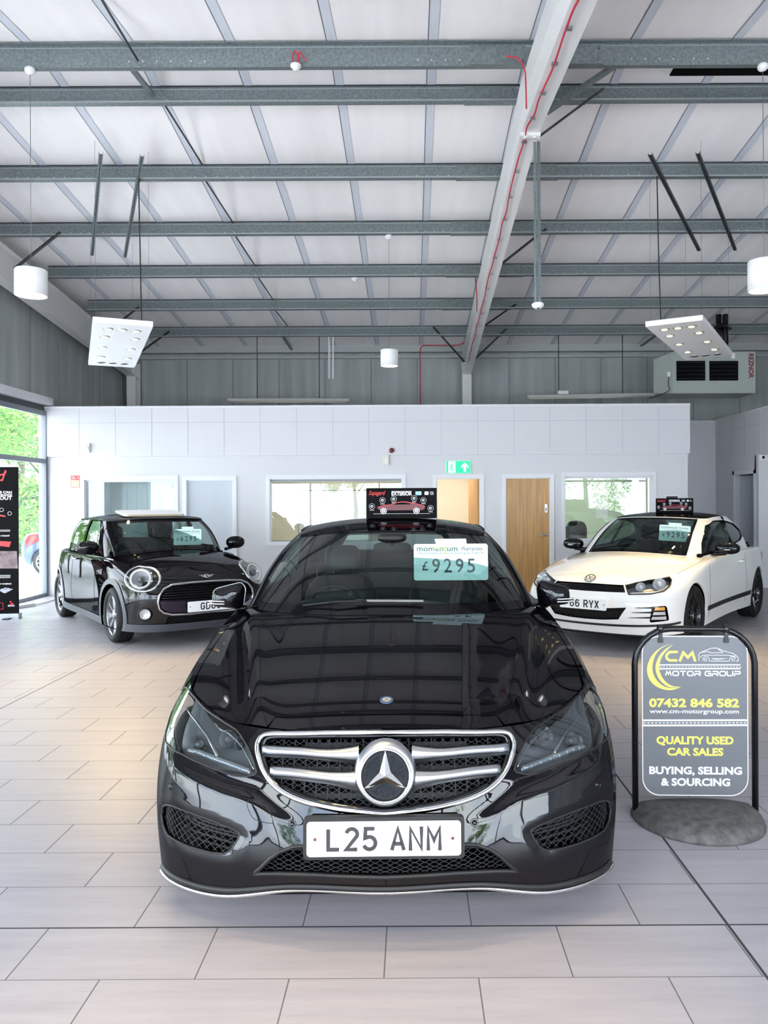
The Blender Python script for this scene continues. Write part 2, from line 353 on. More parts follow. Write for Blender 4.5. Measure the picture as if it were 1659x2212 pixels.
def panel(S, outer, holes, name, mat, parent, step=.03, off=0., lip=.012, flip=None, bstep=None, edge_lip=True, mi2=None):
    """piece of surface S bounded by parameter polygon `outer` minus `holes`; folded-in edges give it thickness"""
    bs = bstep or step * .6; loops = [resample(outer, bs)] + [resample(h, bs) for h in holes]
    pts = []; edges = []
    for L in loops:
        k = len(pts); pts += [tuple(p) for p in L]; edges += [(k + i, k + (i + 1) % len(L)) for i in range(len(L))]
    O = loops[0]; a0, b0 = O.min(0); a1, b1 = O.max(0)
    A, B = np.meshgrid(np.arange(a0 + step * .5, a1, step), np.arange(b0 + step * .5, b1, step), indexing='ij'); A = A.ravel(); B = B.ravel()
    ok = inside(O, A, B)
    for h in loops[1:]: ok &= ~inside(h, A, B)
    allb = np.vstack(loops); A, B = A[ok], B[ok]
    if len(A):
        keep = np.ones(len(A), bool)
        for c in range(0, len(A), 4000):
            sl = slice(c, c + 4000); d = ((A[sl, None] - allb[None, :, 0]) ** 2 + (B[sl, None] - allb[None, :, 1]) ** 2).min(1); keep[sl] = d > (step * .45) ** 2
        pts += list(zip(A[keep], B[keep]))
    vo, eo, fo, *_ = geometry.delaunay_2d_cdt([Vector(p) for p in pts], edges, [], 0, 1e-6)
    V = np.array([tuple(v) for v in vo]); F = np.array([f for f in fo if len(f) == 3])
    C = V[F].mean(1); ok = inside(O, C[:, 0], C[:, 1])
    for h in loops[1:]: ok &= ~inside(h, C[:, 0], C[:, 1])
    F = F[ok]
    par = np.arange(len(V))                                   # drop stray slivers: keep connected pieces of a fair size
    for _ in range(200):
        m = np.minimum(np.minimum(par[F[:, 0]], par[F[:, 1]]), par[F[:, 2]]); q = par.copy()
        for i in range(3): np.minimum.at(q, F[:, i], m)
        q = q[q]
        if (q == par).all(): break
        par = q
    lab = par[F[:, 0]]; u, cnt = np.unique(lab, return_counts=True); F = F[np.isin(lab, u[cnt > .03 * cnt.max()])]
    used = np.unique(F); mp = -np.ones(len(V), int); mp[used] = np.arange(len(used)); V = V[used]; F = mp[F]
    P = S.ev(V[:, 0], V[:, 1]); Nn = S.nrm(V[:, 0], V[:, 1])
    sg = 1. if flip is None else flip
    Nn = Nn * sg; P = P + Nn * off; verts = list(map(tuple, P)); norms = list(map(tuple, Nn)); faces = [tuple(f) if sg > 0 else tuple(f[::-1]) for f in F]
    if lip:
        for li, L in enumerate(loops):
            if li == 0 and not edge_lip: continue
            Pb = S.ev(L[:, 0], L[:, 1]); Nb = S.nrm(L[:, 0], L[:, 1]) * sg; Pb = Pb + Nb * off; n = len(L); k = len(verts)
            verts += list(map(tuple, Pb)) + list(map(tuple, Pb - Nb * lip)); T = np.roll(Pb, -1, 0) - np.roll(Pb, 1, 0)
            sgn = 1 if area2(L) > 0 else -1
            if li > 0: sgn = -sgn
            E = np.cross(T, Nb) * sgn * (1 if sg > 0 else -1); E /= (np.linalg.norm(E, axis=1, keepdims=True) + 1e-12); norms += list(map(tuple, E)) * 2
            hid = np.zeros(n, bool) if li == 0 else ~inside(O, L[:, 0], L[:, 1])
            for h in (loops[1:] if li == 0 else []): hid |= inside(h, L[:, 0], L[:, 1])
            faces += [(k + i, k + (i + 1) % n, k + n + (i + 1) % n, k + n + i) for i in range(n) if not (hid[i] or hid[(i + 1) % n])]
    us = sorted({i for f in faces for i in f}); re_ = {o: i for i, o in enumerate(us)}; verts = [verts[i] for i in us]; norms = [norms[i] for i in us]; faces = [tuple(re_[i] for i in f) for f in faces]
    me = bpy.data.meshes.new(name); me.from_pydata(verts, [], faces); me.polygons.foreach_set('use_smooth', [True] * len(faces)); me.update()
    me.normals_split_custom_set_from_vertices(norms); return link(name, me, mat, parent)
def surf_tube(S, poly, name, mat, parent, r, off=0., n=8, closed=True, step=.015, prof=None, build=True, mb=None):
    L = resample(poly, step, closed); P = S.ev(L[:, 0], L[:, 1]); sg = S.sg if hasattr(S, 'sg') else 1; P = P + S.nrm(L[:, 0], L[:, 1]) * sg * off
    m = mb or MB(); m.tube([Vector(p) for p in P], r, n=n, closed=closed, prof=prof)
    return m.build(name, mat, parent) if build else m
def mirror(poly): return [(-p[0], p[1]) for p in poly]
def lattice(mb, S, poly, dx, dy, r, off, sg, wave=0., slant=1.):
    """wire lattice inside the parameter polygon: curved diamond net on the surface"""
    P = np.array(poly); a0, b0 = P.min(0); a1, b1 = P.max(0)
    for dirn in (1, -1):
        k0 = int((a0 - (b1 - b0) * dx / dy) / dx) - 2; k1 = int((a1 + (b1 - b0) * dx / dy) / dx) + 2
        for k in range(k0, k1):
            bb = np.arange(b0, b1 + 1e-6, dy / 4.); aa = k * dx + dirn * (bb - b0) * dx / dy * slant + wave * np.sin((bb - b0) / dy * math.pi * 2) * dirn
            ins = inside(poly, aa, bb); run = []
            for a, b, i in zip(aa, bb, ins):
                if i: run.append((a, b))
                if (not i or b + dy / 4. > b1) and len(run) > 1:
                    R = np.array(run); Q = S.ev(R[:, 0], R[:, 1]) + S.nrm(R[:, 0], R[:, 1]) * sg * off; mb.tube([Vector(q) for q in Q], r, n=4, cap=False)
                if not i: run = []
# ================================================================ shared car pieces
M_BLACK = lacquer('gloss_black_paint', (.0024, .002, .003), .042, .22)
M_PIANO = lacquer('piano_black', (.003, .003, .004), .035, .2, .05)
M_WHITEP = pm('white_paint', (.86, .85, .83), .08, coat=.6)
M_TRIM = pm('matt_black_trim', (.010, .010, .011), .45, spec=.3)
M_DARK = pm('dark_cavity', (.004, .004, .005), .9, spec=.1)
M_CHROME = pm('chrome', (.62, .63, .65), .07, metal=1.)
M_SATIN = pm('satin_silver', (.36, .38, .41), .30, metal=1.)
M_TYRE = pm('tyre_rubber', (.010, .010, .011), .7, spec=.25, noise=(60, .3, (1, 1, 1)))
M_RIMG = pm('graphite_alloy', (.16, .165, .175), .25, metal=.9)
M_RIMB = pm('black_alloy', (.008, .008, .009), .15)
M_RIMS = pm('silver_alloy', (.55, .56, .58), .25, metal=.9)
M_SEAT = pm('black_leather', (.012, .014, .014), .42)
M_LENS = glass('lamp_lens_clear', (.93, .95, .97), fmin=.04)
M_LENSD = glass('lamp_lens_smoked', (.62, .66, .68), extra=.03)
M_GLASSD = glass('tinted_car_glass', (.42, .50, .48))
M_GLASSW = glass('windscreen_glass', (.46, .57, .54))
M_PLATE = pm('white_plate', (.86, .87, .88), .25)
M_PBLK = pm('plate_black', (.012, .012, .014), .4)
M_RED = pm('red_lens', (.5, .01, .01), .12)
M_AMB = pm('amber_lens', (.75, .32, .05), .15)
M_LAMPW = pm('lamp_reflector', (.62, .63, .65), .2, metal=.35)
M_CARD = pm('pale_aqua_card', (.62, .80, .80), .45)
M_INK = pm('dark_ink', (.02, .03, .035), .6)
M_TEAL = pm('teal_ink', (.01, .08, .06), .6)
M_YEL = pm('yellow_green_ink', (.45, .6, .05), .6)

class Car:
    def __init__(s, name, pos, yaw, label):
        s.root = empty(name, (pos[0], pos[1], 0), yaw, label, 'car')
        s.T = Matrix.Translation((pos[0], pos[1], 0)) @ Matrix.Rotation(yaw, 4, 'Z'); s.A = np.array(s.T)
    def world(s, P): return np.asarray(P) @ s.A[:3, :3].T + s.A[:3, 3]
    def px(s, P): return project(s.world(P))
    def front(s, P, N):
        W = s.world(P); n = N @ s.A[:3, :3].T; v = W - np.array([0, 0, CH]); return (n * v).sum(1) < 0
    def at(s, S, pts, dom=None): return invert(S, s.px, pts, front=s.front, dom=dom)          # photo outline -> surface parameters
    def side(s, S, pts, sgn=1):                                                             # (v,w) side-view outline -> surface parameters
        f = lambda P: P[:, 1:3]; a0, a1, b0, b1 = S.dom
        return invert(S, f, pts, dom=(0.02, a1, b0, b1), front=lambda P, N: (P[:, 0] > .25) & (np.abs(N[:, 0]) > .3))
    def fr(s, S, pts):                                                                      # (u,w) front-view outline -> surface parameters
        f = lambda P: P[:, [0, 2]]; return invert(S, f, pts, front=lambda P, N: (N[:, 1] < -.05) & (P[:, 1] < 1.0))

def wheel(parent, loc, R, W, r_rim, side, kind, m_rim, spokes=10, yaw=0., name='wheel'):
    """side=+1: outer face towards +x; parts: tyre (the wheel's own mesh), rim, hub_cap"""
    M = Matrix.Translation(loc) @ Matrix.Rotation(yaw, 4, 'Z') @ Matrix.Rotation(side * math.pi / 2, 4, 'Y')
    t = MB(); h = W / 2
    prof = [(r_rim - .012, h * .62), (r_rim + .004, h * .93), (r_rim + .02, h), ((R + r_rim) / 2, h * 1.06), (R - .028, h * .98), (R - .008, h * .84), (R, h * .62)]
    for k in range(4):
        z = h * (.62 - .31 * k); prof += [(R, z - .012), (R - .008, z - .016), (R - .008, z - .026), (R, z - .030)]
    prof += [(R, -h * .62), (R - .01, -h * .86), ((R + r_rim) / 2, -h), (r_rim, -h * .8), (r_rim - .012, -h * .5), (r_rim - .012, h * .62)]
    t.lathe(prof, M, n=56)
    o = t.build(name, M_TYRE, parent)
    r = MB(); ro = r_rim
    r.lathe([(ro - .03, -h * .6), (ro - .02, h * .2), (ro - .018, h * .66), (ro - .008, h * .78), (ro + .004, h * .9), (ro + .006, h * .8), (ro, h * .6), (ro, -h * .6)], M, n=56)
    zf = h * .72
    def spoke(a0, w0, w1, r0, r1, z0, z1, th=.022, skew=0.):
        c, s_ = math.cos(a0), math.sin(a0); c1, s1 = math.cos(a0 + skew), math.sin(a0 + skew); vs = []
        for (rr, ww, zz, cc, ss) in ((r0, w0, z0, c, s_), (r1, w1, z1, c1, s1)):
            for (q, dz) in ((-1, -th), (-.6, 0), (.6, 0), (1, -th)): vs.append(M @ Vector((rr * cc - q * ww / 2 * ss, rr * ss + q * ww / 2 * cc, zz + dz)))
        r.add(vs, [(0, 1, 5, 4), (1, 2, 6, 5), (2, 3, 7, 6), (3, 0, 4, 7), (0, 3, 2, 1), (4, 5, 6, 7)])
    for k in range(spokes):
        a = 2 * math.pi * k / spokes + .15
        if kind == 'multi': spoke(a, .034, .026, .045, ro - .012, zf - .012, zf + .006)
        elif kind == 'twin':
            spoke(a, .030, .020, .05, ro - .012, zf - .014, zf + .004, skew=.17); spoke(a, .030, .020, .05, ro - .012, zf - .014, zf + .004, skew=-.17)
        elif kind == 'wide': spoke(a, .07, .05, .045, ro - .012, zf - .01, zf + .004)
    r.lathe([(0, zf - .03), (.062, zf - .03), (.066, zf - .012), (.05, zf), (0, zf)], M, n=24)
    ri = r.build('rim', m_rim, o)
    b = MB(); b.lathe([(.0, zf - .075), (.13, zf - .075), (.13, zf - .09), (0, zf - .09)], M, n=32); b.build('brake_disc', M_RIMS, o)
    b = MB(); b.lathe([(0, zf + .004), (.024, zf + .004), (.028, zf - .001), (.028, zf - .01)], M, n=20); b.build('hub_cap', M_CHROME, o)
    b = MB(); b.lathe([(0, -h * .55), (ro - .03, -h * .55)], M, n=32); b.build('wheel_back', M_DARK, o)
    return o

def seat(parent, x, y, z, rear=False, w=.50, mat=None, hh=.68):
    mat = mat or M_SEAT; o = MB()
    o.ball((x, y, z), (w / 2, .27, .10), mi=0, p=3.5); o.build('seat_cushion', mat, parent)
    o = MB(); Mr = Matrix.Rotation(math.radians(-14), 4, 'X')
    o.ball((x, y + .33, z + .06 + hh / 2), (w / 2, .085, hh / 2), mi=0, p=3.2, M=Mr)
    for s in (-1, 1): o.ball((x + s * w * .42, y + .29, z + .30), (.05, .09, .24), p=2.6, M=Mr)
    s = o.build('seat_back', mat, parent)
    o = MB(); o.ball((x, y + .43, z + hh + .15), (.125, .05, .095), p=4.5, M=Mr); o.build('headrest', mat, s)
    o = MB()
    for q in (-.06, .06): o.tube([(x + q, y + .41, z + hh - .02), (x + q, y + .43, z + hh + .10)], .006, n=6)
    o.build('headrest_posts', M_CHROME, s)
def steering(parent, x, y, z, tilt=62, r=.185):
    Mt = Matrix.Translation((x, y, z)) @ Matrix.Rotation(math.radians(tilt), 4, 'X'); o = MB()
    o.tube([Mt @ Vector((r * math.cos(a), r * math.sin(a), 0)) for a in np.linspace(0, 2 * math.pi, 40, endpoint=False)], .015, closed=True)
    for a in (0, 180, 250, 290): o.bar(Mt @ Vector((.05 * math.cos(math.radians(a)), .05 * math.sin(math.radians(a)), 0)), Mt @ Vector((r * math.cos(math.radians(a)), r * math.sin(math.radians(a)), 0)), .03, .012)
    o.ball(Mt @ Vector((0, 0, 0)), (.075, .06, .05), p=2.5)
    o.build('steering_wheel', M_SEAT, parent)
def rear_view_mirror(parent, loc, w=.24):
    o = MB(); o.ball(loc, (w / 2, .02, .035), p=3.5); o.tube([Vector(loc), Vector(loc) + Vector((0, -.04, .06))], .01, n=6); o.build('interior_mirror', M_TRIM, parent)
def smooth_lip(S, name, parent, mat, a_rng, b, r, off=0., n=90, sg=1):
    a = np.linspace(*a_rng, n); P = S.ev(a, np.full(n, b)); P = P + S.nrm(a, np.full(n, b)) * off; m = MB(); m.tube([Vector(p) for p in P], r, n=8); return m.build(name, mat, parent)
def price_card(name, price, M, label, w=.30, h=.20, group='price cards in the windscreens'):
    """pale card with a hanging tab; M maps (x right, y up, z towards viewer)"""
    root = MB(); pts = rounded(w, h, .014); root.poly([M @ Vector((x, y, 0)) for x, y in pts], M.to_3x3() @ Vector((0, 0, -.003)))
    root.poly([M @ Vector(p) for p in ((-.06 * w / .3, h / 2 - .002, 0), (.065 * w / .3, h / 2 - .002, 0), (.062 * w / .3, h / 2 + .03, 0), (-.065 * w / .3, h / 2 + .03, 0))], M.to_3x3() @ Vector((0, 0, -.003)))
    o = root.build(name, M_CARD); tag(o, label, 'price card', group)
    k = w / .30; t = MB()
    add_text(t, 'momentum', M @ Matrix.Translation((-.055 * k, h * .365, 0)), .031 * k, bold=.012, width=.165 * k, space=1.0)
    a = t.build('brand_lettering', M_TEAL, o)
    t = MB(); stroke(t, [(-.022 * k, h * .44), (-.024 * k, h * .27), (-.014 * k, h * .25)], .0035 * k, M, lift=.0006); stroke(t, [(-.07 * k, h * .36), (-.055 * k, h * .385), (-.035 * k, h * .36)], .003 * k, M, lift=.0006); t.build('logo_swash', M_YEL, o)
    t = MB()
    add_text(t, 'Warranties', M @ Matrix.Translation((.085 * k, h * .365, 0)), .022 * k, width=.088 * k, bold=.012)
    add_text(t, 'www.momentumwarranties.co.uk', M @ Matrix.Translation((.062 * k, h * .315, 0)), .006 * k, width=.13 * k)
    add_text(t, 'The most advanced vehicle care program in the UK', M @ Matrix.Translation((.0, h * .245, 0)), .0135 * k, width=.265 * k, shear=.25, bold=.012)
    t.build('small_lettering', M_INK, o)
    t = MB(); add_text(t, '\u00a3', M @ Matrix.Translation((-.105 * k, -h * .12, 0)), .052 * k, bold=.008)
    for i, c in enumerate(price): add_text(t, c, M @ Matrix.Translation(((-.060 + .0475 * i) * k, -h * .12, 0)), .080 * k, bold=.010, width=.032 * k)
    t.build('price_digits', M_INK, o)
    t = MB()
    for i in range(4):
        q = (-.055 + .0475 * i) * k; t.poly([M @ Vector((q + x, -h * .10 + y, .0002)) for x, y in rounded(.042 * k, .072 * k, .003)])
    t.build('digit_panels', pm('card_panel', (.68, .85, .86), .35), o)
    return o
M_BOXK = pm('box_black', (.003, .0025, .0032), .5, spec=.06); M_BOXW = pm('box_white', (.8, .8, .82), .5); M_BOXR = pm('box_red', (.55, .015, .02), .4)
M_BOXG = pm('box_grey', (.25, .25, .27), .4); M_BOXDR = pm('box_dark_red', (.10, .008, .012), .35)
def roof_box(M, label, w=.46, h=.185, dep=.17, detail=True):
    """printed tent-shaped advertising box; M: x right, y up, z towards viewer, origin at the foot of the printed face"""
    b = MB(); lean = .025
    A = [Vector((-w / 2, 0, 0)), Vector((w / 2, 0, 0)), Vector((w / 2, h, -lean)), Vector((-w / 2, h, -lean))]
    B = [Vector((-w / 2, 0, -dep)), Vector((w / 2, 0, -dep)), Vector((w / 2, h, -dep * .55)), Vector((-w / 2, h, -dep * .55))]
    b.add([M @ p for p in A], [(0, 1, 2, 3)], 0); b.add([M @ p for p in B], [(3, 2, 1, 0)], 0)
    b.add([M @ p for p in (A[1], B[1], B[2], A[2])], [(0, 1, 2, 3)], 1); b.add([M @ p for p in (A[0], A[3], B[3], B[0])], [(0, 1, 2, 3)], 1)
    b.add([M @ p for p in (A[3], A[2], B[2], B[3])], [(0, 1, 2, 3)], 0); b.add([M @ p for p in (A[0], B[0], B[1], A[1])], [(0, 1, 2, 3)], 0)
    o = b.build('advertising_box', [M_BOXK, M_BOXW]); tag(o, label, 'advertising box', 'advertising boxes on the car roofs')
    F = M @ Matrix.Rotation(-math.atan2(lean, h), 4, 'X'); q = h / .185; T = lambda x, y: F @ Matrix.Translation((x * w, y * h, 0))
    r = MB(); add_text(r, 'Supagard', T(-.355, .84), .038 * q, shear=.35, width=.235 * w, bold=.006); r.build('red_logo_lettering', M_BOXR, o)
    t = MB(); add_text(t, 'EXTERIOR', T(0, .81), .030 * q, bold=.03, width=.29 * w); add_text(t, "PROTECTING YOUR VEHICLE'S", T(0, .885), .010 * q, bold=.02, width=.28 * w)
    for (x, y, lab) in ((-.42, .40, 'BODYWORK'), (-.27, .60, 'GLASS'), (-.11, .64, 'ALLOYS'), (.18, .66, 'PAINT'), (.31, .60, 'TRIM'), (.41, .33, 'TYRES')):
        c = T(x, y); stroke(t, arc(0, 0, .017 * q, .017 * q, 0, 352, 20), .0013, c, closed=True)
        stroke(t, arc(0, 0, .007 * q, .006 * q, 0, 320, 7), .004 * q, c); add_text(t, lab, T(x, y - .125), .0075 * q, width=.06 * w)
    t.poly([T(.355, .83) @ Vector((x, y, .0005)) for x, y in rounded(.055 * w, .11 * h, .003)])
    for k in range(3): add_text(t, ('DULL', 'OR', 'CLEAN')[k], T(.43, .87 - .04 * k), .0085 * q, width=.05 * w)
    t.build('white_lettering', M_BOXW, o)
    g = MB(); g.poly([T(.24, .83) @ Vector((x, y, .0004)) for x, y in rounded(.085 * w, .125 * h, .004)]); g.build('award_badge', pm('badge_teal', (.25, .42, .42), .4), o)
    c = MB(); body = [(-.345, .36), (-.33, .30), (-.29, .27), (.29, .27), (.325, .31), (.33, .38), (.27, .44), (.16, .50), (.08, .535), (0, .54), (-.07, .52), (-.15, .45), (-.26, .42)]
    c.poly([T(x, y) @ Vector((0, 0, .0005)) for x, y in body]); c.build('printed_car_body', M_BOXDR, o)
    c = MB(); top = [(-.34, .37), (-.26, .425), (-.15, .455), (-.07, .525), (0, .545), (.08, .54), (.16, .505), (.27, .445), (.33, .39)]
    stroke(c, [(x * w, y * h) for x, y in top], .004 * q, F, lift=.0008); c.build('printed_car_highlight', M_BOXR, o)
    c = MB(); win = [(-.13, .455), (-.06, .515), (.02, .525), (.10, .505), (.14, .46)]
    c.poly([F @ Vector((x * w, y * h, .0009)) for x, y in win]); c.build('printed_car_window', M_BOXK, o)
    c = MB()
    for x in (-.255, .21):
        C0 = T(x, .245); stroke(c, arc(0, 0, .0185 * q, .0185 * q, 0, 352, 20), .002, C0, lift=.0012, closed=True)
        for k in range(8): a = math.pi * k / 4; stroke(c, [(.004 * math.cos(a), .004 * math.sin(a)), (.017 * q * math.cos(a), .017 * q * math.sin(a))], .004 * q, C0, lift=.0012)
    stroke(c, [(-.40 * w, .155 * h), (.40 * w, .155 * h)], .0015, F); c.build('printed_wheels', M_BOXW, o)
    return o
# ================================================================ building shell
YR, YB, YF, XL, XRW, XP = 7.63, 16.9, -1.9, -6.20, 8.6, 6.15     # ridge, back wall, front glazing, left wall, far right wall, right bulkhead
YO, ZO, XO = 13.1, 3.17, 4.64                                     # office front, its height, its right end
zp = lambda Y: 5.667 - .1045 * abs(Y - YR)                        # underside of the purlins
portal('skylight_portal_front', (1.2, YF - .06, 1.6), (math.pi / 2, 0, 0), 14.6, 3.2)
portal('skylight_portal_left', (XL - .06, 5.6, 1.6), (math.pi / 2, 0, -math.pi / 2), 15, 3.2)
def struct(o): o['kind'] = 'structure'; return o
def floor_material():
    m = bpy.data.materials.new('grey_plank_tiles'); m.use_nodes = True; nt = m.node_tree; N = nt.nodes; L = nt.links; b = N['Principled BSDF']
    geo = N.new('ShaderNodeNewGeometry'); sp = N.new('ShaderNodeSeparateXYZ'); L.new(geo.outputs['Position'], sp.inputs[0])
    def math_(op, a, b_=None, c=None):
        n = N.new('ShaderNodeMath'); n.operation = op
        for i, v in enumerate((a, b_, c)):
            if v is None: continue
            if isinstance(v, (int, float)): n.inputs[i].default_value = v
            else: L.new(v, n.inputs[i])
        return n.outputs[0]
    X, Y = sp.outputs[0], sp.outputs[1]
    row = math_('FLOOR', math_('DIVIDE', math_('SUBTRACT', Y, 2.5445), .308)); fy = math_('FRACT', math_('DIVIDE', math_('SUBTRACT', Y, 2.5445), .308))
    par = math_('FLOORED_MODULO', row, 2.0); xs = math_('ADD', math_('DIVIDE', math_('ADD', X, .1013), .62), math_('MULTIPLY', par, .5)); fx = math_('FRACT', xs); colm = math_('FLOOR', xs)
    def near(f, size, w):   # distance to nearest joint in metres < w
        d = math_('MINIMUM', f, math_('SUBTRACT', 1.0, f)); return math_('LESS_THAN', math_('MULTIPLY', d, size), w)
    gr = math_('MAXIMUM', near(fy, .308, .0018), near(fx, .62, .0024))
    def line(V, at_, w): return math_('LESS_THAN', math_('ABSOLUTE', math_('SUBTRACT', V, at_)), w)
    ex = math_('MAXIMUM', math_('MAXIMUM', line(Y, 2.8555, .0042), line(X, 1.150, .0055)), math_('MAXIMUM', line(X, -3.14, .0045), line(Y, 9.63, .004)))
    # tile tone: streaks along x, per-tile shift
    tc = N.new('ShaderNodeCombineXYZ'); L.new(math_('MULTIPLY', X, 1.6), tc.inputs[0]); L.new(math_('MULTIPLY', Y, 16.), tc.inputs[1]); L.new(math_('ADD', math_('MULTIPLY', row, 3.7), math_('MULTIPLY', colm, 1.9)), tc.inputs[2])
    nz = N.new('ShaderNodeTexNoise'); nz.inputs['Scale'].default_value = 1.0; nz.inputs['Detail'].default_value = 7; nz.inputs['Roughness'].default_value = .62; L.new(tc.outputs[0], nz.inputs['Vector'])
    cr = N.new('ShaderNodeValToRGB'); e = cr.color_ramp.elements; e[0].position = .25; e[0].color = (.265, .252, .278, 1); e[1].position = .72; e[1].color = (.352, .332, .360, 1)
    m1 = cr.color_ramp.elements.new(.42); m1.color = (.306, .289, .316, 1); L.new(nz.outputs['Fac'], cr.inputs[0])
    tc2 = N.new('ShaderNodeCombineXYZ'); L.new(math_('MULTIPLY', X, 9), tc2.inputs[0]); L.new(math_('MULTIPLY', Y, 90.), tc2.inputs[1]); L.new(row, tc2.inputs[2])
    n2 = N.new('ShaderNodeTexNoise'); n2.inputs['Scale'].default_value = 1.; n2.inputs['Detail'].default_value = 4; L.new(tc2.outputs[0], n2.inputs['Vector'])
    c2 = N.new('ShaderNodeValToRGB'); c2.color_ramp.elements[0].position = .22; c2.color_ramp.elements[0].color = (.72, .71, .73, 1); c2.color_ramp.elements[1].position = .38; c2.color_ramp.elements[1].color = (1, 1, 1, 1); L.new(n2.outputs['Fac'], c2.inputs[0])
    mu = N.new('ShaderNodeMix'); mu.data_type = 'RGBA'; mu.blend_type = 'MULTIPLY'; mu.inputs[0].default_value = .45; L.new(cr.outputs[0], mu.inputs[6]); L.new(c2.outputs[0], mu.inputs[7])
    g1 = N.new('ShaderNodeMix'); g1.data_type = 'RGBA'; L.new(gr, g1.inputs[0]); L.new(mu.outputs[2], g1.inputs[6]); g1.inputs[7].default_value = (.10, .10, .11, 1)
    g2 = N.new('ShaderNodeMix'); g2.data_type = 'RGBA'; L.new(ex, g2.inputs[0]); L.new(g1.outputs[2], g2.inputs[6]); g2.inputs[7].default_value = (.03, .033, .036, 1)
    L.new(g2.outputs[2], b.inputs['Base Color'])
    rr = math_('ADD', .30, math_('MULTIPLY', nz.outputs['Fac'], .16)); rg = math_('MAXIMUM', math_('MAXIMUM', gr, ex), 0.); L.new(math_('ADD', rr, math_('MULTIPLY', rg, .5)), b.inputs['Roughness'])
    b.inputs['Specular IOR Level'].default_value = .45
    bp = N.new('ShaderNodeBump'); bp.inputs['Strength'].default_value = .35; bp.inputs['Distance'].default_value = .003; bp.invert = True; L.new(rg, bp.inputs['Height']); L.new(bp.outputs[0], b.inputs['Normal'])
    return m
M_FLOOR = floor_material()
M_LINER = pm('roof_liner', (.93, .89, .875), .6, noise=(1.1, .05, (3.2, .25, 1)))
M_STRIP = pm('roof_seam_strip', (.66, .68, .74), .45)
M_SEAM = pm('roof_seam_dark', (.10, .10, .11), .8)
M_CLAD = pm('grey_cladding_sheet', (.38, .405, .395), .6, noise=(2.2, .16, (2.4, 2.4, .22)))
M_CLADR = pm('clad_rib', (.27, .285, .285), .6)
M_WALL = pm('white_painted_wall', (.66, .65, .675), .42)
M_JOINT = pm('panel_joint', (.50, .50, .55), .6)
M_FRAMEW = pm('white_frame', (.74, .74, .77), .35)
M_FRAMEG = pm('grey_aluminium_frame', (.20, .22, .25), .4, metal=.3)
M_RAFT = pm('white_steel', (.74, .735, .72), .42)
M_GALV = pm('galvanised_steel', (.185, .215, .22), .42, metal=.35, noise=(38, .25, (1, 1, 1)))
M_GALVL = pm('galvanised_edge', (.36, .40, .41), .4, metal=.3)
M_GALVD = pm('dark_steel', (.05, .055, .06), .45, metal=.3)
M_CREAM = pm('cream_office_wall', (.82, .75, .62), .6); M_PGREEN = pm('pale_green_office_wall', (.66, .76, .60), .6); M_PBLUE = pm('pale_blue_office_wall', (.68, .74, .80), .6)
M_WGLASS = glass('window_glass', (.93, .97, .95)); M_OGLASS = glass('office_glass', (.92, .96, .94), extra=.02)
M_WOOD = pm('golden_oak_veneer', (.50, .27, .09), .38, noise=(4.0, .22, (6, 6, .35)))

mb = MB(); mb.box((XL, YF, -.12), (XRW, YB, 0)); struct(mb.build('floor', M_FLOOR))
# ceiling: two slopes lined with white sheet, light joint strips and dark seams
mb = MB(); zc = lambda Y: zp(Y) + .215
for (ya, yb) in ((YF, YR), (YR, YB)):
    mb.add([(XL, ya, zc(ya)), (XRW, ya, zc(ya)), (XRW, yb, zc(yb)), (XL, yb, zc(yb)), (XL, ya, zc(ya) + .15), (XRW, ya, zc(ya) + .15), (XRW, yb, zc(yb) + .15), (XL, yb, zc(yb) + .15)], [(0, 1, 2, 3), (7, 6, 5, 4)], 0)
    k = -6.41
    while k < XRW:
        x0, x1 = k + .0, k + .085
        if x0 > XL + .02:
            mb.add([(x0, ya, zc(ya) - .006), (x1, ya, zc(ya) - .006), (x1, yb, zc(yb) - .006), (x0, yb, zc(yb) - .006)], [(0, 1, 2, 3)], 1)
            mb.add([(x0 - .008, ya, zc(ya) - .007), (x0, ya, zc(ya) - .007), (x0, yb, zc(yb) - .007), (x0 - .008, yb, zc(yb) - .007)], [(0, 1, 2, 3)], 2)
        k += .94
o = mb.build('ceiling', [M_LINER, M_STRIP, M_SEAM]); struct(o)
# end walls
def gable(name, X, t, z0=3.32):
    mb = MB(); ys = [YF, YR, YB]; pts = [(X, YF, z0), (X, YB, z0), (X, YB, zc(YB) + .1), (X, YR, zc(YR) + .1), (X, YF, zc(YF) + .1)]
    mb.poly(pts, (t, 0, 0), 0); sg = 1 if t < 0 else -1; y = YF + .5
    while y < YB: mb.box((X, y, z0), (X + sg * .012, y + .03, zc(y) - .02), 1); y += 1.0
    return struct(mb.build(name, [M_CLAD, M_CLADR]))
gable('wall_left', XL, -.12); mb = MB(); mb.box((XL - .10, YO + .02, 0), (XL, YB, 3.33)); struct(mb.build('wall_left_rear', M_CLAD)); gable('wall_right', XRW, .12, 0.)
mb = MB(); mb.box((XL, YB, 0), (XRW, YB + .12, 5.4), 0); x = XL + .3
while x < XRW: mb.box((x, YB - .012, 0), (x + .03, YB, 4.75), 1); x += 1.0
struct(mb.build('wall_back', [M_CLAD, M_CLADR]))
mb = MB(); mb.box((XL, YB - .10, 4.66), (XRW, YB, 4.72)); mb.box((XL, YB - .16, 4.78), (XRW, YB, 4.98)); mb.box((XL, YB - .06, 4.98), (XRW, YB, 5.05)); struct(mb.build('trim_1', pm('eaves_grey', (.42, .44, .435), .5)))
mb = MB(); mb.box((XL, YF - .12, 3.32), (XRW, YF, 5.2)); struct(mb.build('wall_front', M_CLAD))
mb = MB(); mb.box((XL - .02, YF, 3.20), (XL + .16, YO, 3.32)); struct(mb.build('trim_2', M_FRAMEW))
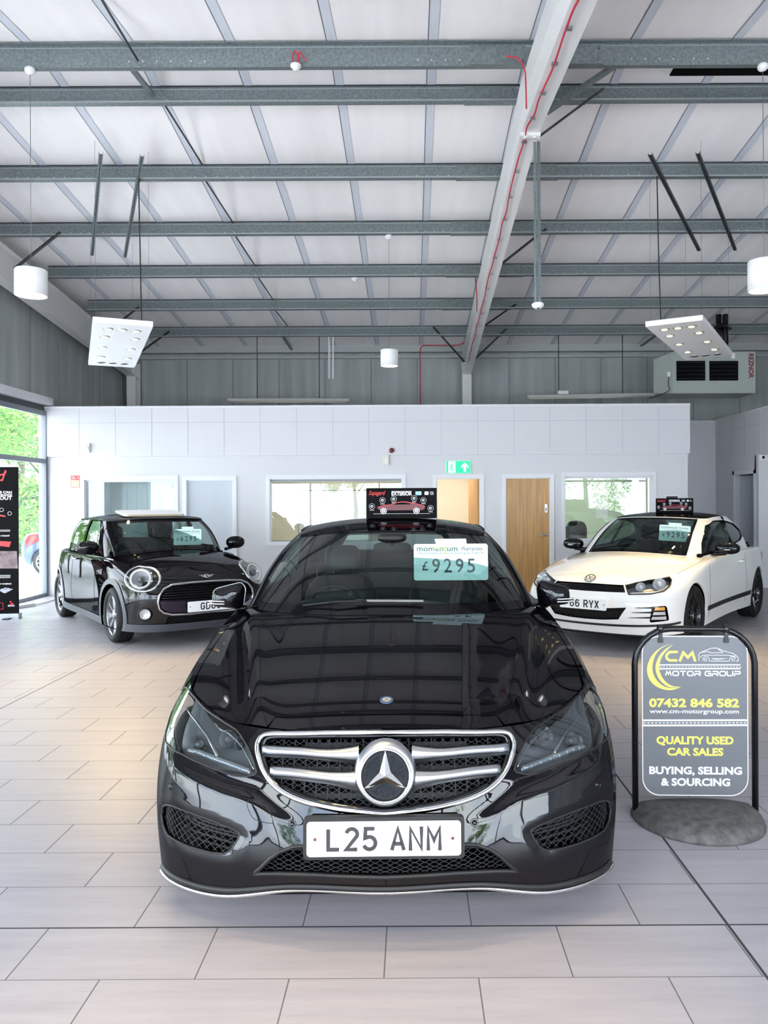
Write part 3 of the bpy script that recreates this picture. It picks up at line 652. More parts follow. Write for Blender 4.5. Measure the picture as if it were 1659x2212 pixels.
mb = MB(); mb.box((XL - .10, YF, 3.08), (XL + .03, YO + .1, 3.20)); struct(mb.build('trim_3', M_GALVD))
# glazed left side: window_1, glazed front behind the camera: window_2
def glazing(name, pts_along, fixed, axis):
    root = empty(name); struct(root); g = MB(); fr = MB()
    def bx(a0, a1, z0, z1, d, t=.03):
        if axis == 'y': g_ = ((fixed - t, a0, z0), (fixed + t, a1, z1))
        else: g_ = ((a0, fixed - t, z0), (a1, fixed + t, z1))
        d.box(*g_)
    A, B = pts_along[0], pts_along[-1]; bx(A, B, .0, 3.1, g, .004); g.build('pane', M_WGLASS, root)
    bx(A, B, 0, .055, fr, .035); bx(A, B, 2.225, 2.30, fr, .035); bx(A, B, 3.02, 3.10, fr, .035)
    for p in pts_along: bx(p - .03, p + .03, 0, 3.1, fr, .04)
    fr.build('frame', M_FRAMEG, root); return root
glazing('window_1', [YF + .05, .6, 3.1, 5.6, 8.1, 10.6, YO - .035], XL + .02, 'y')
glazing('window_2', [XL + .1, -3.7, -1.2, 1.3, 3.8, 6.3, XRW - .1], YF, 'x')
# rafters, columns and purlins ------------------------------------------------
XRF = [(-5.95, 'left gable side'), (1.17, 'middle'), (8.25, 'right gable side')]
for X, nm in XRF:
    root = empty('steel_portal_frame', (0, 0, 0)); tag(root, {'middle': 'white steel roof beam and column carrying a long red cable', 'left gable side': 'white steel roof beam beside the grey left gable wall above the glazing', 'right gable side': 'white steel roof beam beside the right gable wall'}[nm], 'roof beam', 'steel portal frames')
    for part, (ya, yb) in (('rear', (YR, YB - .2)), ('front', (YF + .2, YR))):
        mb = MB(); d = .50
        za, zb = zp(ya), zp(yb); w = .088
        for (x0, x1, t0, t1) in ((-w, w, 0, -.014), (-w, w, -d + .014, -d), (-.006, .006, -.01, -d + .01)):
            mb.add([(X + x0, ya, za + t0), (X + x1, ya, za + t0), (X + x1, yb, zb + t0), (X + x0, yb, zb + t0), (X + x0, ya, za + t1), (X + x1, ya, za + t1), (X + x1, yb, zb + t1), (X + x0, yb, zb + t1)], [(0, 1, 2, 3), (7, 6, 5, 4), (0, 4, 5, 1), (1, 5, 6, 2), (2, 6, 7, 3), (3, 7, 4, 0)])
        mb.build('rafter', M_RAFT, root)
    mb = MB(); mb.box((X - .095, YB - .42, 0), (X + .095, YB - .40, 4.42)); mb.box((X - .095, YB - .14, 0), (X + .095, YB - .12, 4.55)); mb.box((X - .006, YB - .40, 0), (X + .006, YB - .12, 4.55))
    mb.add([(X - .095, YB - .42, 4.42), (X + .095, YB - .42, 4.42), (X + .095, YB - 1.1, 4.34), (X - .095, YB - 1.1, 4.34)], [(0, 1, 2, 3)]); mb.build('column', M_RAFT, root)
    mb = MB(); mb.box((X - .10, YR - .035, zp(YR) - .54), (X + .10, YR + .035, zp(YR) - .505))
    for s in (-1, 1): mb.lathe([(0, -.01), (.02, -.01), (.02, 0)], Matrix.Translation((X + s * .045, YR, zp(YR) - .54)), n=8)
    mb.build('apex_plate', M_RAFT, root)
ys_b = [7.98 + 1.5 * i for i in range(6)]; ys_f = [7.28 - 1.5 * i for i in range(6)]
ORD = ['first', 'second', 'third', 'fourth', 'fifth', 'sixth']
def purlin_mesh(x0, x1, sgn):
    mb = MB(); t = .004; h = .20; f = .062                          # Z section: web, two flanges, lips
    mb.box((x0, -t, 0), (x1, t, h)); mb.box((x0, -f if sgn > 0 else 0, 0), (x1, 0 if sgn > 0 else f, .005)); mb.box((x0, 0 if sgn > 0 else -f, h - .005), (x1, f if sgn > 0 else 0, h))
    mb.box((x0, (-f if sgn > 0 else f) - .003, 0), (x1, (-f if sgn > 0 else f) + .003, .018), 1)
    mb.box((x0, -t - .004, h - .030), (x1, -t, h - .022), 1); mb.box((x0, -t - .010, h), (x1, f, h + .012), 2)   # rolled edge line, dark strip standing for the gap shadow under the liner
    for xx in (x0 + .9, (x0 + x1) / 2 - .3, x1 - 1.1):
        for k in range(6):
            c = (xx + .13 * k + (.06 if k > 3 else 0), -t - .001, .055); mb.add([(c[0] + .007 * math.cos(a), c[1], c[2] + .007 * math.sin(a)) for a in np.linspace(0, 2 * math.pi, 8, endpoint=False)], [tuple(range(8))], 3)
    return mb
for bay, (x0, x1) in enumerate(((XRF[0][0] + .12, XRF[1][0]), (XRF[1][0], XRF[2][0] - .1))):
    bn = 'left bay' if bay == 0 else 'right bay'
    for side, ys in (('back', ys_b), ('front', ys_f)):
        for i, Y in enumerate(ys):
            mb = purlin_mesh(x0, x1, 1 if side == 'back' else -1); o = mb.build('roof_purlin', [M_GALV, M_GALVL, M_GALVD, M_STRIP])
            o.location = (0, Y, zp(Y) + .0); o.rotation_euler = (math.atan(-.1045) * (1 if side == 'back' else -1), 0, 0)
            lab = f'galvanised steel purlin, {bn}, {ORD[i]} behind the ridge' if side == 'back' else f'galvanised steel purlin, {bn}, {ORD[i]} in front of the ridge'
            tag(o, lab, 'purlin', 'galvanised roof purlins')
            sl = MB(); xs_ = XRF[1][0]; s0, s1 = (xs_ - .62, xs_ - .09) if bay == 0 else (xs_ + .09, xs_ + .62)
            sl.box((s0, -.012, -.012), (s1, -.004, .19)); sl.box((s0, -.075, -.014), (s1, 0, -.006)); bl = sl
            for k in range(4):
                for xx in (s0 + .03, s1 - .03): bl.lathe([(0, .0), (.009, 0), (.009, .012), (0, .012)], Matrix.Translation((xx, -.013, .04 + .03 * k if False else (.045 if k % 2 else .15))) @ Matrix.Rotation(math.pi / 2, 4, 'X'), n=6)
            sl.build('sleeve', M_GALV, o)
# fly braces and ties
def rod(name, p, q, w, mat, label, cat, group=None, round_=False):
    mb = MB()
    if round_: mb.tube([p, q], w / 2, n=6)
    else: mb.bar(p, q, w, w * .6)
    return tag(mb.build(name, mat), label, cat, group)
for (a, b, Y1, Y2, w, nm) in (((1335, 137), (1180, 243), 7.4, 7.9, .06, 'thick grey brace from the middle roof beam to the purlin nearest the ridge'), ((1303, 192), (1163, 296), 7.9, 7.7, .035, 'thin dark brace with a cable, from the apex of the middle roof beam'),
        ((1180, 494), (1086, 568), 10.9, 11.3, .035, 'dark brace right of the middle roof beam below the fourth purlin'), ((1114, 657), (1046, 704), 13.9, 14.2, .035, 'dark brace right of the middle roof beam near the sixth purlin'),
        ((1094, 710), (1024, 778), 15.4, 15.8, .035, 'dark brace low on the right side of the middle roof beam'), ((936, 706), (1003, 781), 15.4, 15.8, .035, 'dark brace low on the left side of the middle roof beam'),
        ((130, 502), (32, 580), 10.9, 11.35, .04, 'grey brace across the left roof beam behind the hanging drum lamp'), ((300, 663), (266, 690), 13.9, 14.1, .035, 'short dark brace behind the left light panel'), ((365, 716), (302, 762), 15.4, 15.7, .035, 'dark brace between left light panel and back wall'),
        ((330, 205), (283, 146), 7.96, 7.32, .05, 'grey strut joining the two ridge purlins'), ((630, 755), (612, 728), 16.2, 15.5, .05, 'short dark strut at the back eaves'), ((1385, 747), (1420, 722), 16.2, 15.5, .05, 'dark strut at the back eaves near the heater')):
    rod('roof_brace', at(*a, Y1), at(*b, Y2), w, M_GALVD if w < .045 else M_GALV, nm, 'brace', 'roof braces')
sag = [((217, -5), 6.4, (298, 131), 7.2), ((358, 230), 8.0, (437, 355), 9.45), ((446, 393), 9.5, (504, 482), 10.95), ((510, 512), 11.0, (552, 575), 12.45), ((559, 601), 12.5, (590, 648), 13.95), ((596, 672), 14.0, (622, 705), 15.4)]
for i, (a, y1, b, y2) in enumerate(sag):
    rod('sag_rod', at(*a, y1), at(*b, y2), .02, M_GALVD, 'thin dark steel rod slanting between two purlins in the left bay, ' + ['nearest the camera', 'just behind the ridge', 'behind the second purlin', 'behind the third purlin', 'behind the fourth purlin', 'farthest back'][i], 'tie rod', 'tie rods between the purlins', True)
# ================================================================ office block
M_PART = pm('office_partition', (.78, .78, .82), .5)
def X_at(px_, Y=YO): return at(px_, 1050, Y).x
Zat = lambda py_, px_=800, Y=YO: at(px_, py_, Y).z
ops = [('window', 183, 377, 1036, 1168), ('door', 403, 503, 1037, None), ('window', 583, 868, 1034, 1169), ('door', 943, 1037, 1033, None), ('door', 1092, 1188, 1032, None), ('window', 1220, 1409, 1028, 1165)]
rects = []
for k, a, b, t, bt in ops: rects.append((k, X_at(a), X_at(b), 0 if bt is None else Zat(bt, (a + b) / 2), Zat(t, (a + b) / 2)))
mb = MB(); x = XL + .03
for k, x0, x1, z0, z1 in rects:
    mb.box((x, YO, 0), (x0, YO + .10, 2.36)); mb.box((x0, YO, z1), (x1, YO + .10, 2.36))
    if z0 > 0: mb.box((x0, YO, 0), (x1, YO + .10, z0))
    x = x1
mb.box((x, YO, 0), (XO, YO + .10, 2.36)); struct(mb.build('wall_office', M_WALL))
mb = MB(); mb.box((XL + .03, YO - .045, 2.34), (XO + .025, YO + .10, ZO), 0); x = X_at(174)
zj = Zat(914, 250)
while x < XO: mb.box((x - .004, YO - .047, 2.35), (x + .004, YO - .044, ZO - .01), 1); x += .608
mb.box((XL + .03, YO - .047, zj - .004), (XO + .02, YO - .044, zj + .004), 1); mb.box((XL + .03, YO - .052, ZO - .02), (XO + .03, YO - .04, ZO + .012), 2); struct(mb.build('wall_office_fascia', [M_WALL, M_JOINT, M_FRAMEW]))
mb = MB(); mb.box((XL + .03, YO + .10, ZO - .1), (XO, YB - .5, ZO - .02)); mb.box((XO - .1, YO + .1, 0), (XO, YB - 1.12, ZO - .02)); struct(mb.build('wall_office_side', M_PART))
mb = MB(); mb.box((XL + .03, YO + .10, 2.42), (XO - .1, YB - .5, 2.5)); struct(mb.build('ceiling_office', pm('office_ceiling', (.8, .8, .8), .7)))
rooms = [(XL + .1, -3.02, M_PBLUE, 'left'), (-2.94, .05, M_CREAM, 'middle'), (.13, 1.25, M_CREAM, 'passage'), (1.33, 2.42, M_PBLUE, 'store'), (2.5, XO - .1, M_PGREEN, 'right')]
for (x0, x1, m, nm) in rooms:
    mb = MB(); mb.box((x0, 15.75, 0), (x1, 15.8, 2.42)); mb.box((x0 - .04, YO + .10, 0), (x0, 15.8, 2.42)); mb.box((x1, YO + .1, 0), (x1 + .04, 15.8, 2.42)); struct(mb.build('wall_' + nm + '_room', m))
    lp = MB(); lp.box((-.3, -.3, 0), (.3, .3, .03)); o = lp.build('office_fill_light', pm('fill_light_white', (.9, .9, .9), .5, emit=(1, .98, .93), estr=9.)); o.location = ((x0 + x1) / 2, 14.2, 2.385)  # unseen glowing panel, added to brighten each room
    tag(o, f'added square fill light, unseen, inside the {nm} office room', 'fill light', 'added office fill lights')
# architraves, frames, glass
wi = di = 0
for n, (k, x0, x1, z0, z1) in enumerate(rects):
    mb = MB(); t = .065; yy = YO - .022
    def fr(a, b): mb.box((a[0], yy, a[1]), (b[0], YO + .005, b[1]))
    fr((x0 - t, z0 - (t if z0 > 0 else 0)), (x0, z1 + t)); fr((x1, z0 - (t if z0 > 0 else 0)), (x1 + t, z1 + t)); fr((x0, z1), (x1, z1 + t))
    if z0 > 0: fr((x0, z0 - t), (x1, z0))
    mb.box((x0, YO, z0), (x0 + .012, YO + .1, z1)); mb.box((x1 - .012, YO, z0), (x1, YO + .1, z1)); mb.box((x0, YO, z1 - .012), (x1, YO + .1, z1))
    if k == 'window':
        wi += 1; root = empty(f'window_{wi + 2}'); struct(root); mb.build('window_frame', M_FRAMEW, root)
        g = MB(); g.box((x0 + .01, YO + .06, z0), (x1 - .01, YO + .066, z1 - .01)); g.build('pane', M_OGLASS, root)
        s = MB(); s.box((x0 + .01, YO + .05, z1 - .04), (x1 - .01, YO + .075, z1 - .012)); s.box((x0 + .01, YO + .05, z0), (x1 - .01, YO + .075, z0 + .012)); s.build('glazing_bead', M_FRAMEW if n == 0 else M_TRIM if False else M_FRAMEG if n == 2 else M_FRAMEW, root)
    else:
        di += 1; root = empty(f'door_{di}'); struct(root); mb.build('door_frame', M_FRAMEW, root)
        if n == 1: d = MB(); d.box((x0 + .012, YO + .03, .01), (x1 - .012, YO + .07, z1 - .012)); d.build('door_leaf', pm('pale_grey_door', (.56, .585, .64), .5), root)
        if n == 3:
            d = MB(); Md = Matrix.Translation((x1 - .02, YO + .08, 0)) @ Matrix.Rotation(math.radians(98), 4, 'Z'); d.box((0, -.02, .01), (.72, .02, z1 - .015), 0, Md); lf = d.build('door_leaf', M_WOOD, root)
            h = MB(); h.cbox((.62, .03, 1.02), (.04, .02, .16), 0, Md); h.bar(Md @ Vector((.62, .05, 1.04)), Md @ Vector((.52, .05, 1.04)), .02, .02); h.build('door_handle', M_CHROME, lf)
        if n == 4:
            d = MB(); d.box((x0 + .012, YO + .02, .01), (x1 - .012, YO + .06, z1 - .012)); lf = d.build('door_leaf', M_WOOD, root)
            hx, hz = at(1180, 1156, YO).x, at(1180, 1156, YO).z
            h = MB(); h.lathe([(0, .012), (.026, .012), (.026, 0)], Matrix.Translation((hx, YO + .02, hz)) @ Matrix.Rotation(math.pi / 2, 4, 'X'), n=20); h.tube([(hx, YO + .02, hz), (hx, YO - .035, hz), (hx - .12, YO - .035, hz + .002)], .010, n=8); h.build('door_handle', M_CHROME, lf)
            z_ = at(1180, 1098, YO).z; h = MB(); h.poly([(hx + a, YO + .008, z_ + b) for a, b in rounded(.045, .145, .02)], (0, .014, 0)); ld = h.build('door_code_lock', M_SATIN, lf)
            h = MB(); h.cbox((hx, YO + .002, z_ - .02), (.02, .012, .06)); h.build('lock_keys', pm('lock_grey', (.3, .3, .32), .4), ld)
# right-hand recess: back wall, bulkhead with panel joints, pier, door opening
mb = MB(); mb.box((XO - .02, 15.77, 0), (XP + .1, 15.9, ZO)); mb.box((XO - .02, 15.765, ZO - .03), (XP, 15.775, ZO), 1); struct(mb.build('wall_recess', [M_WALL, M_FRAMEW]))
mb = MB(); mb.box((XP, YF + .2, 2.35), (XP + .10, 15.77, ZO), 0); y = 15.6
while y > 1: mb.box((XP - .003, y - .004, 2.36), (XP, y + .004, ZO), 1); y -= .608
mb.box((XP - .003, YF + .2, zj - .004), (XP, 15.77, zj + .004), 1); mb.box((XP - .012, YF + .2, ZO - .015), (XP + .11, 15.77, ZO + .012), 2); struct(mb.build('wall_bulkhead', [M_WALL, M_JOINT, M_FRAMEW]))
mb = MB(); mb.box((XP, 14.85, 0), (XP + .1, 15.77, 2.35)); mb.box((XP, 13.87, 2.03), (XP + .1, 14.85, 2.35)); mb.box((XP, 13.87, 0), (XP + .1, 13.97, 2.35)); struct(mb.build('wall_recess_side', M_WALL))
mb = MB(); mb.box((XP - .02, 13.77, 0), (XRW, 13.87, 2.35)); struct(mb.build('wall_right_pier', M_WALL))
root = empty('door_4'); struct(root); mb = MB(); mb.box((XP - .02, 13.92, 0), (XP + .0, 13.985, 2.1)); mb.box((XP - .02, 14.83, 0), (XP + .0, 14.9, 2.1)); mb.box((XP - .02, 13.92, 2.03), (XP, 14.9, 2.1)); mb.build('door_frame', M_FRAMEW, root)
mb = MB(); mb.box((XP + .1, 14.86, .01), (XP + .88, 14.9, 2.02)); mb.build('door_leaf', pm('pale_grey_door', (.56, .585, .64), .5), root)
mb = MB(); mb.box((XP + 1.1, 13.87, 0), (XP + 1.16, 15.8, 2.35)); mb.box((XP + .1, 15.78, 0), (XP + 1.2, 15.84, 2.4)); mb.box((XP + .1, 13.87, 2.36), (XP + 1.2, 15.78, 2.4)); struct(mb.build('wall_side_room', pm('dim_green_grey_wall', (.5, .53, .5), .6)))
# ================================================================ outside
M_GROUND = pm('pale_paving_outside', (.84, .83, .85), .8, noise=(3, .1, (1, 1, 1)))
mb = MB(); mb.box((-70, -60, -.35), (XL - .12, 70, -.12)); mb.box((XL - .12, -60, -.35), (60, YF - .12, -.12)); mb.box((XL - .12, YB + .12, -.35), (60, 70, -.12)); struct(mb.build('ground_outside', M_GROUND))
M_LEAF = [pm('leaf_bright', (.12, .29, .035), .6), pm('leaf_mid', (.06, .17, .03), .6), pm('leaf_yellow', (.25, .38, .06), .6)]
M_BARK = pm('bark', (.07, .055, .04), .9)
def foliage_mesh(seed, n, rx, rz, size):
    rnd = random.Random(seed); mb = MB(); clumps = []
    for _ in range(34):
        a, h = rnd.uniform(0, 6.283), rnd.uniform(-.8, 1); r = (1 - h * h * .7) ** .5 * rnd.uniform(.4, 1.); clumps.append((r * rx * math.cos(a), r * rx * math.sin(a), h * rz, rnd.uniform(.22, .42) * rx))
    for _ in range(n):
        c = clumps[rnd.randrange(34)]; u = Vector((rnd.gauss(0, 1), rnd.gauss(0, 1), rnd.gauss(0, 1))).normalized() * c[3] * rnd.uniform(.55, 1.05); p = Vector(c[:3]) + u
        a = Vector((rnd.gauss(0, 1), rnd.gauss(0, 1), rnd.gauss(0, .6))).normalized() * size * rnd.uniform(.6, 1.3); b = a.cross(Vector((rnd.gauss(0, 1), rnd.gauss(0, 1), rnd.gauss(0, 1)))).normalized() * a.length * .45
        mb.add([p - a, p + b, p + a, p - b], [(0, 1, 2, 3)], 0 if rnd.random() < .5 else (1 if rnd.random() < .6 else 2))
    me = bpy.data.meshes.new('foliage'); me.from_pydata(mb.v, [], mb.f); me.polygons.foreach_set('material_index', mb.m)
    for m in M_LEAF: me.materials.append(m)
    return me
FM = [foliage_mesh(s, 15000, 2.1, 2.6, .062) for s in (1, 2)]
tk = MB(); tk.tube([(0, 0, 0), (.08, .03, 1.2), (0, .1, 2.6), (.1, 0, 4.2)], [.16, .12, .09, .04], n=8)
for a in range(5): tk.tube([(0, .08, 2.0 + .3 * a), (.8 * math.cos(a * 1.3), .8 * math.sin(a * 1.3), 3.0 + .3 * a)], [.05, .015], n=5)
TKM = bpy.data.meshes.new('trunk'); TKM.from_pydata(tk.v, [], tk.f); TKM.materials.append(M_BARK)
def tree(x, y, s, k, label, group):
    r = empty('leafy_tree', (x, y, -.12), random.uniform(0, 6), label, 'tree', group); r.scale = (s, s, s)
    t = bpy.data.objects.new('trunk', TKM); COL.objects.link(t); t.parent = r
    f = bpy.data.objects.new('foliage', FM[k % 2]); COL.objects.link(f); f.parent = r; f.location = (0, 0, 3.0)
for i, (x, y, s, lab) in enumerate(((-10.3, 16.4, .95, 'bright green leafy tree outside, nearest the left glazing'), (-14.7, 17.4, .95, 'green leafy tree outside behind the nearest one, left glazing'), (-10.4, 22.6, 1.0, 'green leafy tree outside above the blue car'), (-15.9, 22.3, 1.1, 'large green tree outside deeper behind the left glazing'), (-15.0, 30.0, 1.3, 'tall green tree farthest back outside the left glazing'))):
    tree(x, y, s, i, lab, 'trees outside the left glazing')
for i, (x, y, s) in enumerate(((-12, 8, 1.2), (-13, 2, 1.2), (-11, -19, 1.1), (-3.5, -21, 1.0), (3.0, -20, .8), (10.5, -21, 1.2))):
    tree(x, y, s, i + 1, 'leafy tree in the car park, seen mirrored in the dark bumper', 'trees around the car park')
mb = MB(); rnd = random.Random(5)
for _ in range(9000):
    p = Vector((rnd.uniform(-21, -6.5), 25.0 + rnd.uniform(-.6, .6), rnd.uniform(-.1, 2.3))); a = Vector((rnd.gauss(0, 1), rnd.gauss(0, 1), rnd.gauss(0, 1))).normalized() * rnd.uniform(.08, .16); b = a.cross(Vector((rnd.gauss(0, 1), rnd.gauss(0, 1), rnd.gauss(0, 1)))).normalized() * a.length * .5
    mb.add([p - a, p + b, p + a, p - b], [(0, 1, 2, 3)], rnd.choice((0, 1, 1, 2)))
me = bpy.data.meshes.new('hedge'); me.from_pydata(mb.v, [], mb.f); me.polygons.foreach_set('material_index', mb.m); tag(link('hedge', me, M_LEAF), 'long green hedge outside beyond the blue car', 'hedge', kind='stuff')
# low office building outside left, seen through the glazing
o = empty('outbuilding', (0, 0, 0), 0, 'pale low building outside behind the left glazing', 'building'); mb = MB(); mb.box((-20, 35, -.1), (-10, 39, 3.2)); mb.build('wall', pm('pale_render', (.66, .68, .68), .7), o); mb = MB(); mb.box((-20.3, 34.8, 3.2), (-9.7, 39.2, 3.5)); mb.build('roof', pm('slate', (.2, .22, .24), .6), o)
for x in (-15.5, -12.5): mb = MB(); mb.box((x, 34.95, 1.0), (x + 1.4, 35.0, 2.2)); mb.build('window', pm('dark_pane', (.05, .07, .08), .1), o)
# blue hatchback outside (rear end seen through the glass)
def blue_car():
    R = empty('blue_hatchback_car', (-5.30, 19.0, -.12), math.pi / 2, 'blue hatchback parked outside the glazing, its red tail lamp and silver wheel visible', 'car')
    H = lambda u, v: np.interp(v, [0, .5, 1.1, 3.9], [.75, .88, .98, 1.0]) - .1 * np.abs(u) ** 2
    rows = [[(0, .08, .18), (.6, .16, .18), (.80, .5, .18), (.82, .85, .18), (.82, 2., .18), (.82, 3.3, .2), (.70, 3.80, .25), (0, 3.88, .25)], [(0, 0, .5), (.6, .1, .5), (.82, .5, .52), (.85, .85, .55), (.85, 2., .6), (.85, 3.3, .6), (.72, 3.88, .6), (0, 3.95, .6)], [(0, .12, .72), (.55, .25, .72), (.74, .6, .78), (.80, .9, .83), (.82, 2, .92), (.81, 3.3, .97), (.64, 3.74, .97), (0, 3.82, .98)]]
    top = [(0, .2), (.5, .35), (.66, .65), (.74, .95), (.77, 2.), (.76, 3.25), (.58, 3.62), (0, 3.7)]; S = Skirt(fill_rows(rows, top, H)); a0, a1, b0, b1 = S.dom
    B = pm('blue_paint', (.05, .09, .26), .12, coat=.5); side = lambda pts, Q=S: invert(Q, lambda P: P[:, 1:3], pts, dom=(.02, Q.dom[1], Q.dom[2], Q.dom[3]), front=lambda P, N: (P[:, 0] > .25) & (np.abs(N[:, 0]) > .2))
    ar = [side([(v0 + .34 * math.cos(math.radians(x)), .31 + .34 * math.sin(math.radians(x))) for x in range(-30, 212, 10)]) for v0 in (.8, 3.29)]
    panel(S, [(a0, b0), (a1, b0), (a1, b1), (a0, b1)], ar + [mirror(x) for x in ar], 'body_shell', B, R, step=.08, lip=.02)
    gp = [[(0, 1.1), (.5, 1.2), (.73, 1.6), (.75, 2.4), (.74, 3.2), (.55, 3.6), (0, 3.66)], [(0, 1.5, 1.22), (.46, 1.6, 1.22), (.66, 1.9, 1.22), (.69, 2.4, 1.22), (.67, 3.1, 1.22), (.48, 3.5, 1.22), (0, 3.56, 1.22)], [(0, 1.95, 1.44), (.4, 2.0, 1.44), (.56, 2.15, 1.43), (.6, 2.5, 1.45), (.57, 3.0, 1.44), (.42, 3.35, 1.42), (0, 3.4, 1.43)]]
    G = Skirt([[(p[0], p[1], float(H(p[0], p[1]))) for p in gp[0]], gp[1], gp[2]]); q = G.dom
    sw = side([(1.75, 1.02), (3.3, 1.06), (3.15, 1.25), (2.9, 1.38), (2.2, 1.38)], G); panel(G, [(q[0], 0), (q[1], 0), (q[1], q[3]), (q[0], q[3])], [sw, mirror(sw)], 'pillars', B, R, step=.1, lip=.01)
    for z in (sw, mirror(sw)): panel(G, z, [], 'side_window', M_GLASSD, R, step=.1, lip=0, off=-.01)
    e = G.ev(np.linspace(q[0], q[1], 60), np.full(60, q[3])); panel(Sheet(lambda u, v: 1.46 - .04 * (np.abs(u) / .6) ** 2 - .03 * (v - 2.6) ** 2, (-1, 1, 1, 4)), [tuple(map(float, p[:2])) for p in e], [], 'roof', B, R, step=.1, lip=0)
    e = S.ev(np.linspace(a0, a1, 100), np.full(100, b1)); panel(Sheet(H, (-1, 1, 0, 4)), [tuple(map(float, p[:2])) for p in e], [], 'bonnet', B, R, step=.1, lip=0)
    for sg in (1, -1):
        z = side([(3.42, .80), (3.72, .66), (3.78, .78), (3.66, 1.0), (3.5, .99)]); z = z if sg > 0 else mirror(z); z = z if area2(z) > 0 else z[::-1]; panel(S, z, [], 'tail_lamp', M_RED, R, step=.06, lip=.02, off=.012)
        for v0 in (.8, 3.29): wheel(R, (sg * .74, v0, .305), .305, .195, .22, sg, 'multi', M_RIMS, 12)
    mb = MB(); mb.box((-.6, .5, .25), (.6, 3.4, .9)); mb.build('cabin_floor', M_DARK, R)
# ================================================================ luminaires
M_LAMPB = pm('lamp_white_body', (.82, .82, .82), .4); M_GLOW = pm('lamp_glow', (1, 1, 1), .5, emit=(1, .97, .9), estr=4.); M_GLOWY = pm('warm_glow', (1, 1, 1), .5, emit=(1, .76, .22), estr=1.3)
def drum(px_, ytop, ybot, wpx, Y, rose, label):
    c0 = at(px_, ytop, Y); c1 = at(px_, ybot, Y); r = wpx * Y / FPX / 2; z0, z1 = c0.z, c1.z; x = c0.x
    R = empty('drum_pendant_lamp', (x, Y, z1), 0, label, 'pendant lamp', 'white drum pendant lamps'); h = z0 - z1
    mb = MB(); mb.lathe([(0, h), (r * .96, h), (r, h - .01), (r, 0), (r * .93, 0), (r * .9, .03), (r * .75, .05), (0, .05)], n=40); mb.build('drum_shade', M_LAMPB, R)
    mb = MB(); mb.lathe([(0, .035), (r * .62, .035), (r * .66, .045)], n=24); mb.build('lamp_disc', M_GLOW, R)
    zt = zp(Y) - .0; mb = MB(); mb.tube([(0, 0, h), (0, 0, zt - z1 - .02)], .003, n=5); mb.build('suspension_wire', M_GALV, R)
    mb = MB(); mb.ball((0, 0, zt - z1 - .02), (.05, .05, .04), nu=16, nv=8); mb.build('ceiling_rose', M_LAMPB, R)
    ld = bpy.data.lights.new('drum_lamp_light', 'SPOT'); ld.energy = 12; ld.spot_size = 2.2; ld.spot_blend = .8; ld.shadow_soft_size = .08; ld.color = (1, .95, .86); lo = bpy.data.objects.new('lamp_light', ld); COL.objects.link(lo); lo.parent = R; lo.location = (0, 0, -.02)
drum(67, 583, 639, 66, 7.28, None, 'white drum pendant lamp hanging at the left edge')
drum(1650, 563, 628, 66, 7.28, None, 'white drum pendant lamp hanging at the right edge')
drum(841, 756, 791, 38, 10.98, None, 'small white drum pendant lamp hanging above the middle of the office wall')
def raft(corners, Z, label, aim, power=100, far_dark=True):
    P = [atz(x, y, Z) for x, y in corners] if len(corners[0]) == 2 else [Vector(c) for c in corners]     # near-left, near-right, far-right, far-left
    ctr = sum(P, Vector()) / 4; ux = ((P[1] - P[0]) + (P[2] - P[3])) / 2; uy = ((P[3] - P[0]) + (P[2] - P[1])) / 2; ux.z = uy.z = 0; w, l = ux.length, uy.length; rz = math.atan2(uy.y, uy.x) - math.pi / 2
    R = empty('spotlight_raft', (ctr.x, ctr.y, Z), rz, label, 'light panel', 'hanging spotlight panels')
    mb = MB(); mb.box((-w / 2, -l / 2, 0), (w / 2, l / 2, .06)); mb.build('panel_body', M_LAMPB, R)
    pos = [(-.24, -.40), (0, -.40), (.24, -.40), (-.27, -.24), (.27, -.24), (-.27, .0), (.27, .0), (-.27, .24), (.27, .24), (-.24, .40), (0, .40), (.24, .40)]
    for k, (a, b) in enumerate(pos):
        M = Matrix.Translation((a * w / .62 * .62, b * l, 0)); mb = MB(); rr = w * .075; mb.lathe([(rr * 1.25, 0), (rr * 1.25, -.006), (rr, -.008), (rr * .9, -.002)], M, n=20); so = mb.build('spot_ring', M_SATIN, R)
        off = far_dark and k >= 9; mb = MB(); mb.lathe([(0, -.004), (rr * .92, -.004)], M, n=16) if off else mb.ball(M @ Vector((0, 0, -.004)), (rr * .85, rr * .85, .012), nu=14, nv=6); mb.build('spot_bulb', M_TRIM if off else M_GLOWY, so)
    for (a, b) in ((-.45, -.45), (.45, -.45), (.45, .45), (-.45, .45)):
        mb = MB(); wv = Matrix.Rotation(rz, 3, 'Z') @ Vector((a * w, b * l, 0)); yw = ctr.y + wv.y; mb.tube([(a * w, b * l, .06), (a * w, b * l, max(.1, zp(yw) - Z))], .0015, n=4); mb.build('suspension_wire', M_GALV, R)
    for k in (0, 2, 5, 8):                                            # the spot bulbs' own light
        v = Matrix.Rotation(rz, 3, 'Z') @ Vector((pos[k][0] * w, pos[k][1] * l, -.05))
        ld = bpy.data.lights.new('spot_bulb_light', 'SPOT'); ld.energy = power; ld.color = (1, .70, .28); ld.spot_size = .95; ld.spot_blend = .9; ld.shadow_soft_size = .035
        lo = bpy.data.objects.new('spot_bulb_light', ld); COL.objects.link(lo); lo.location = (ctr.x + v.x, ctr.y + v.y, Z - .05); t_ = Vector(aim) + Vector((v.x, v.y, 0)) * .5
        lo.rotation_euler = (t_ - lo.location).to_track_quat('-Z', 'Y').to_euler()
    return P, ctr
raft([(201.5, 695.6), (329.8, 705.7), (291, 795), (190, 787.7)], 3.53, 'white hanging light panel with spotlights, left of the middle lamp', (-2.6, 7.2, 0))
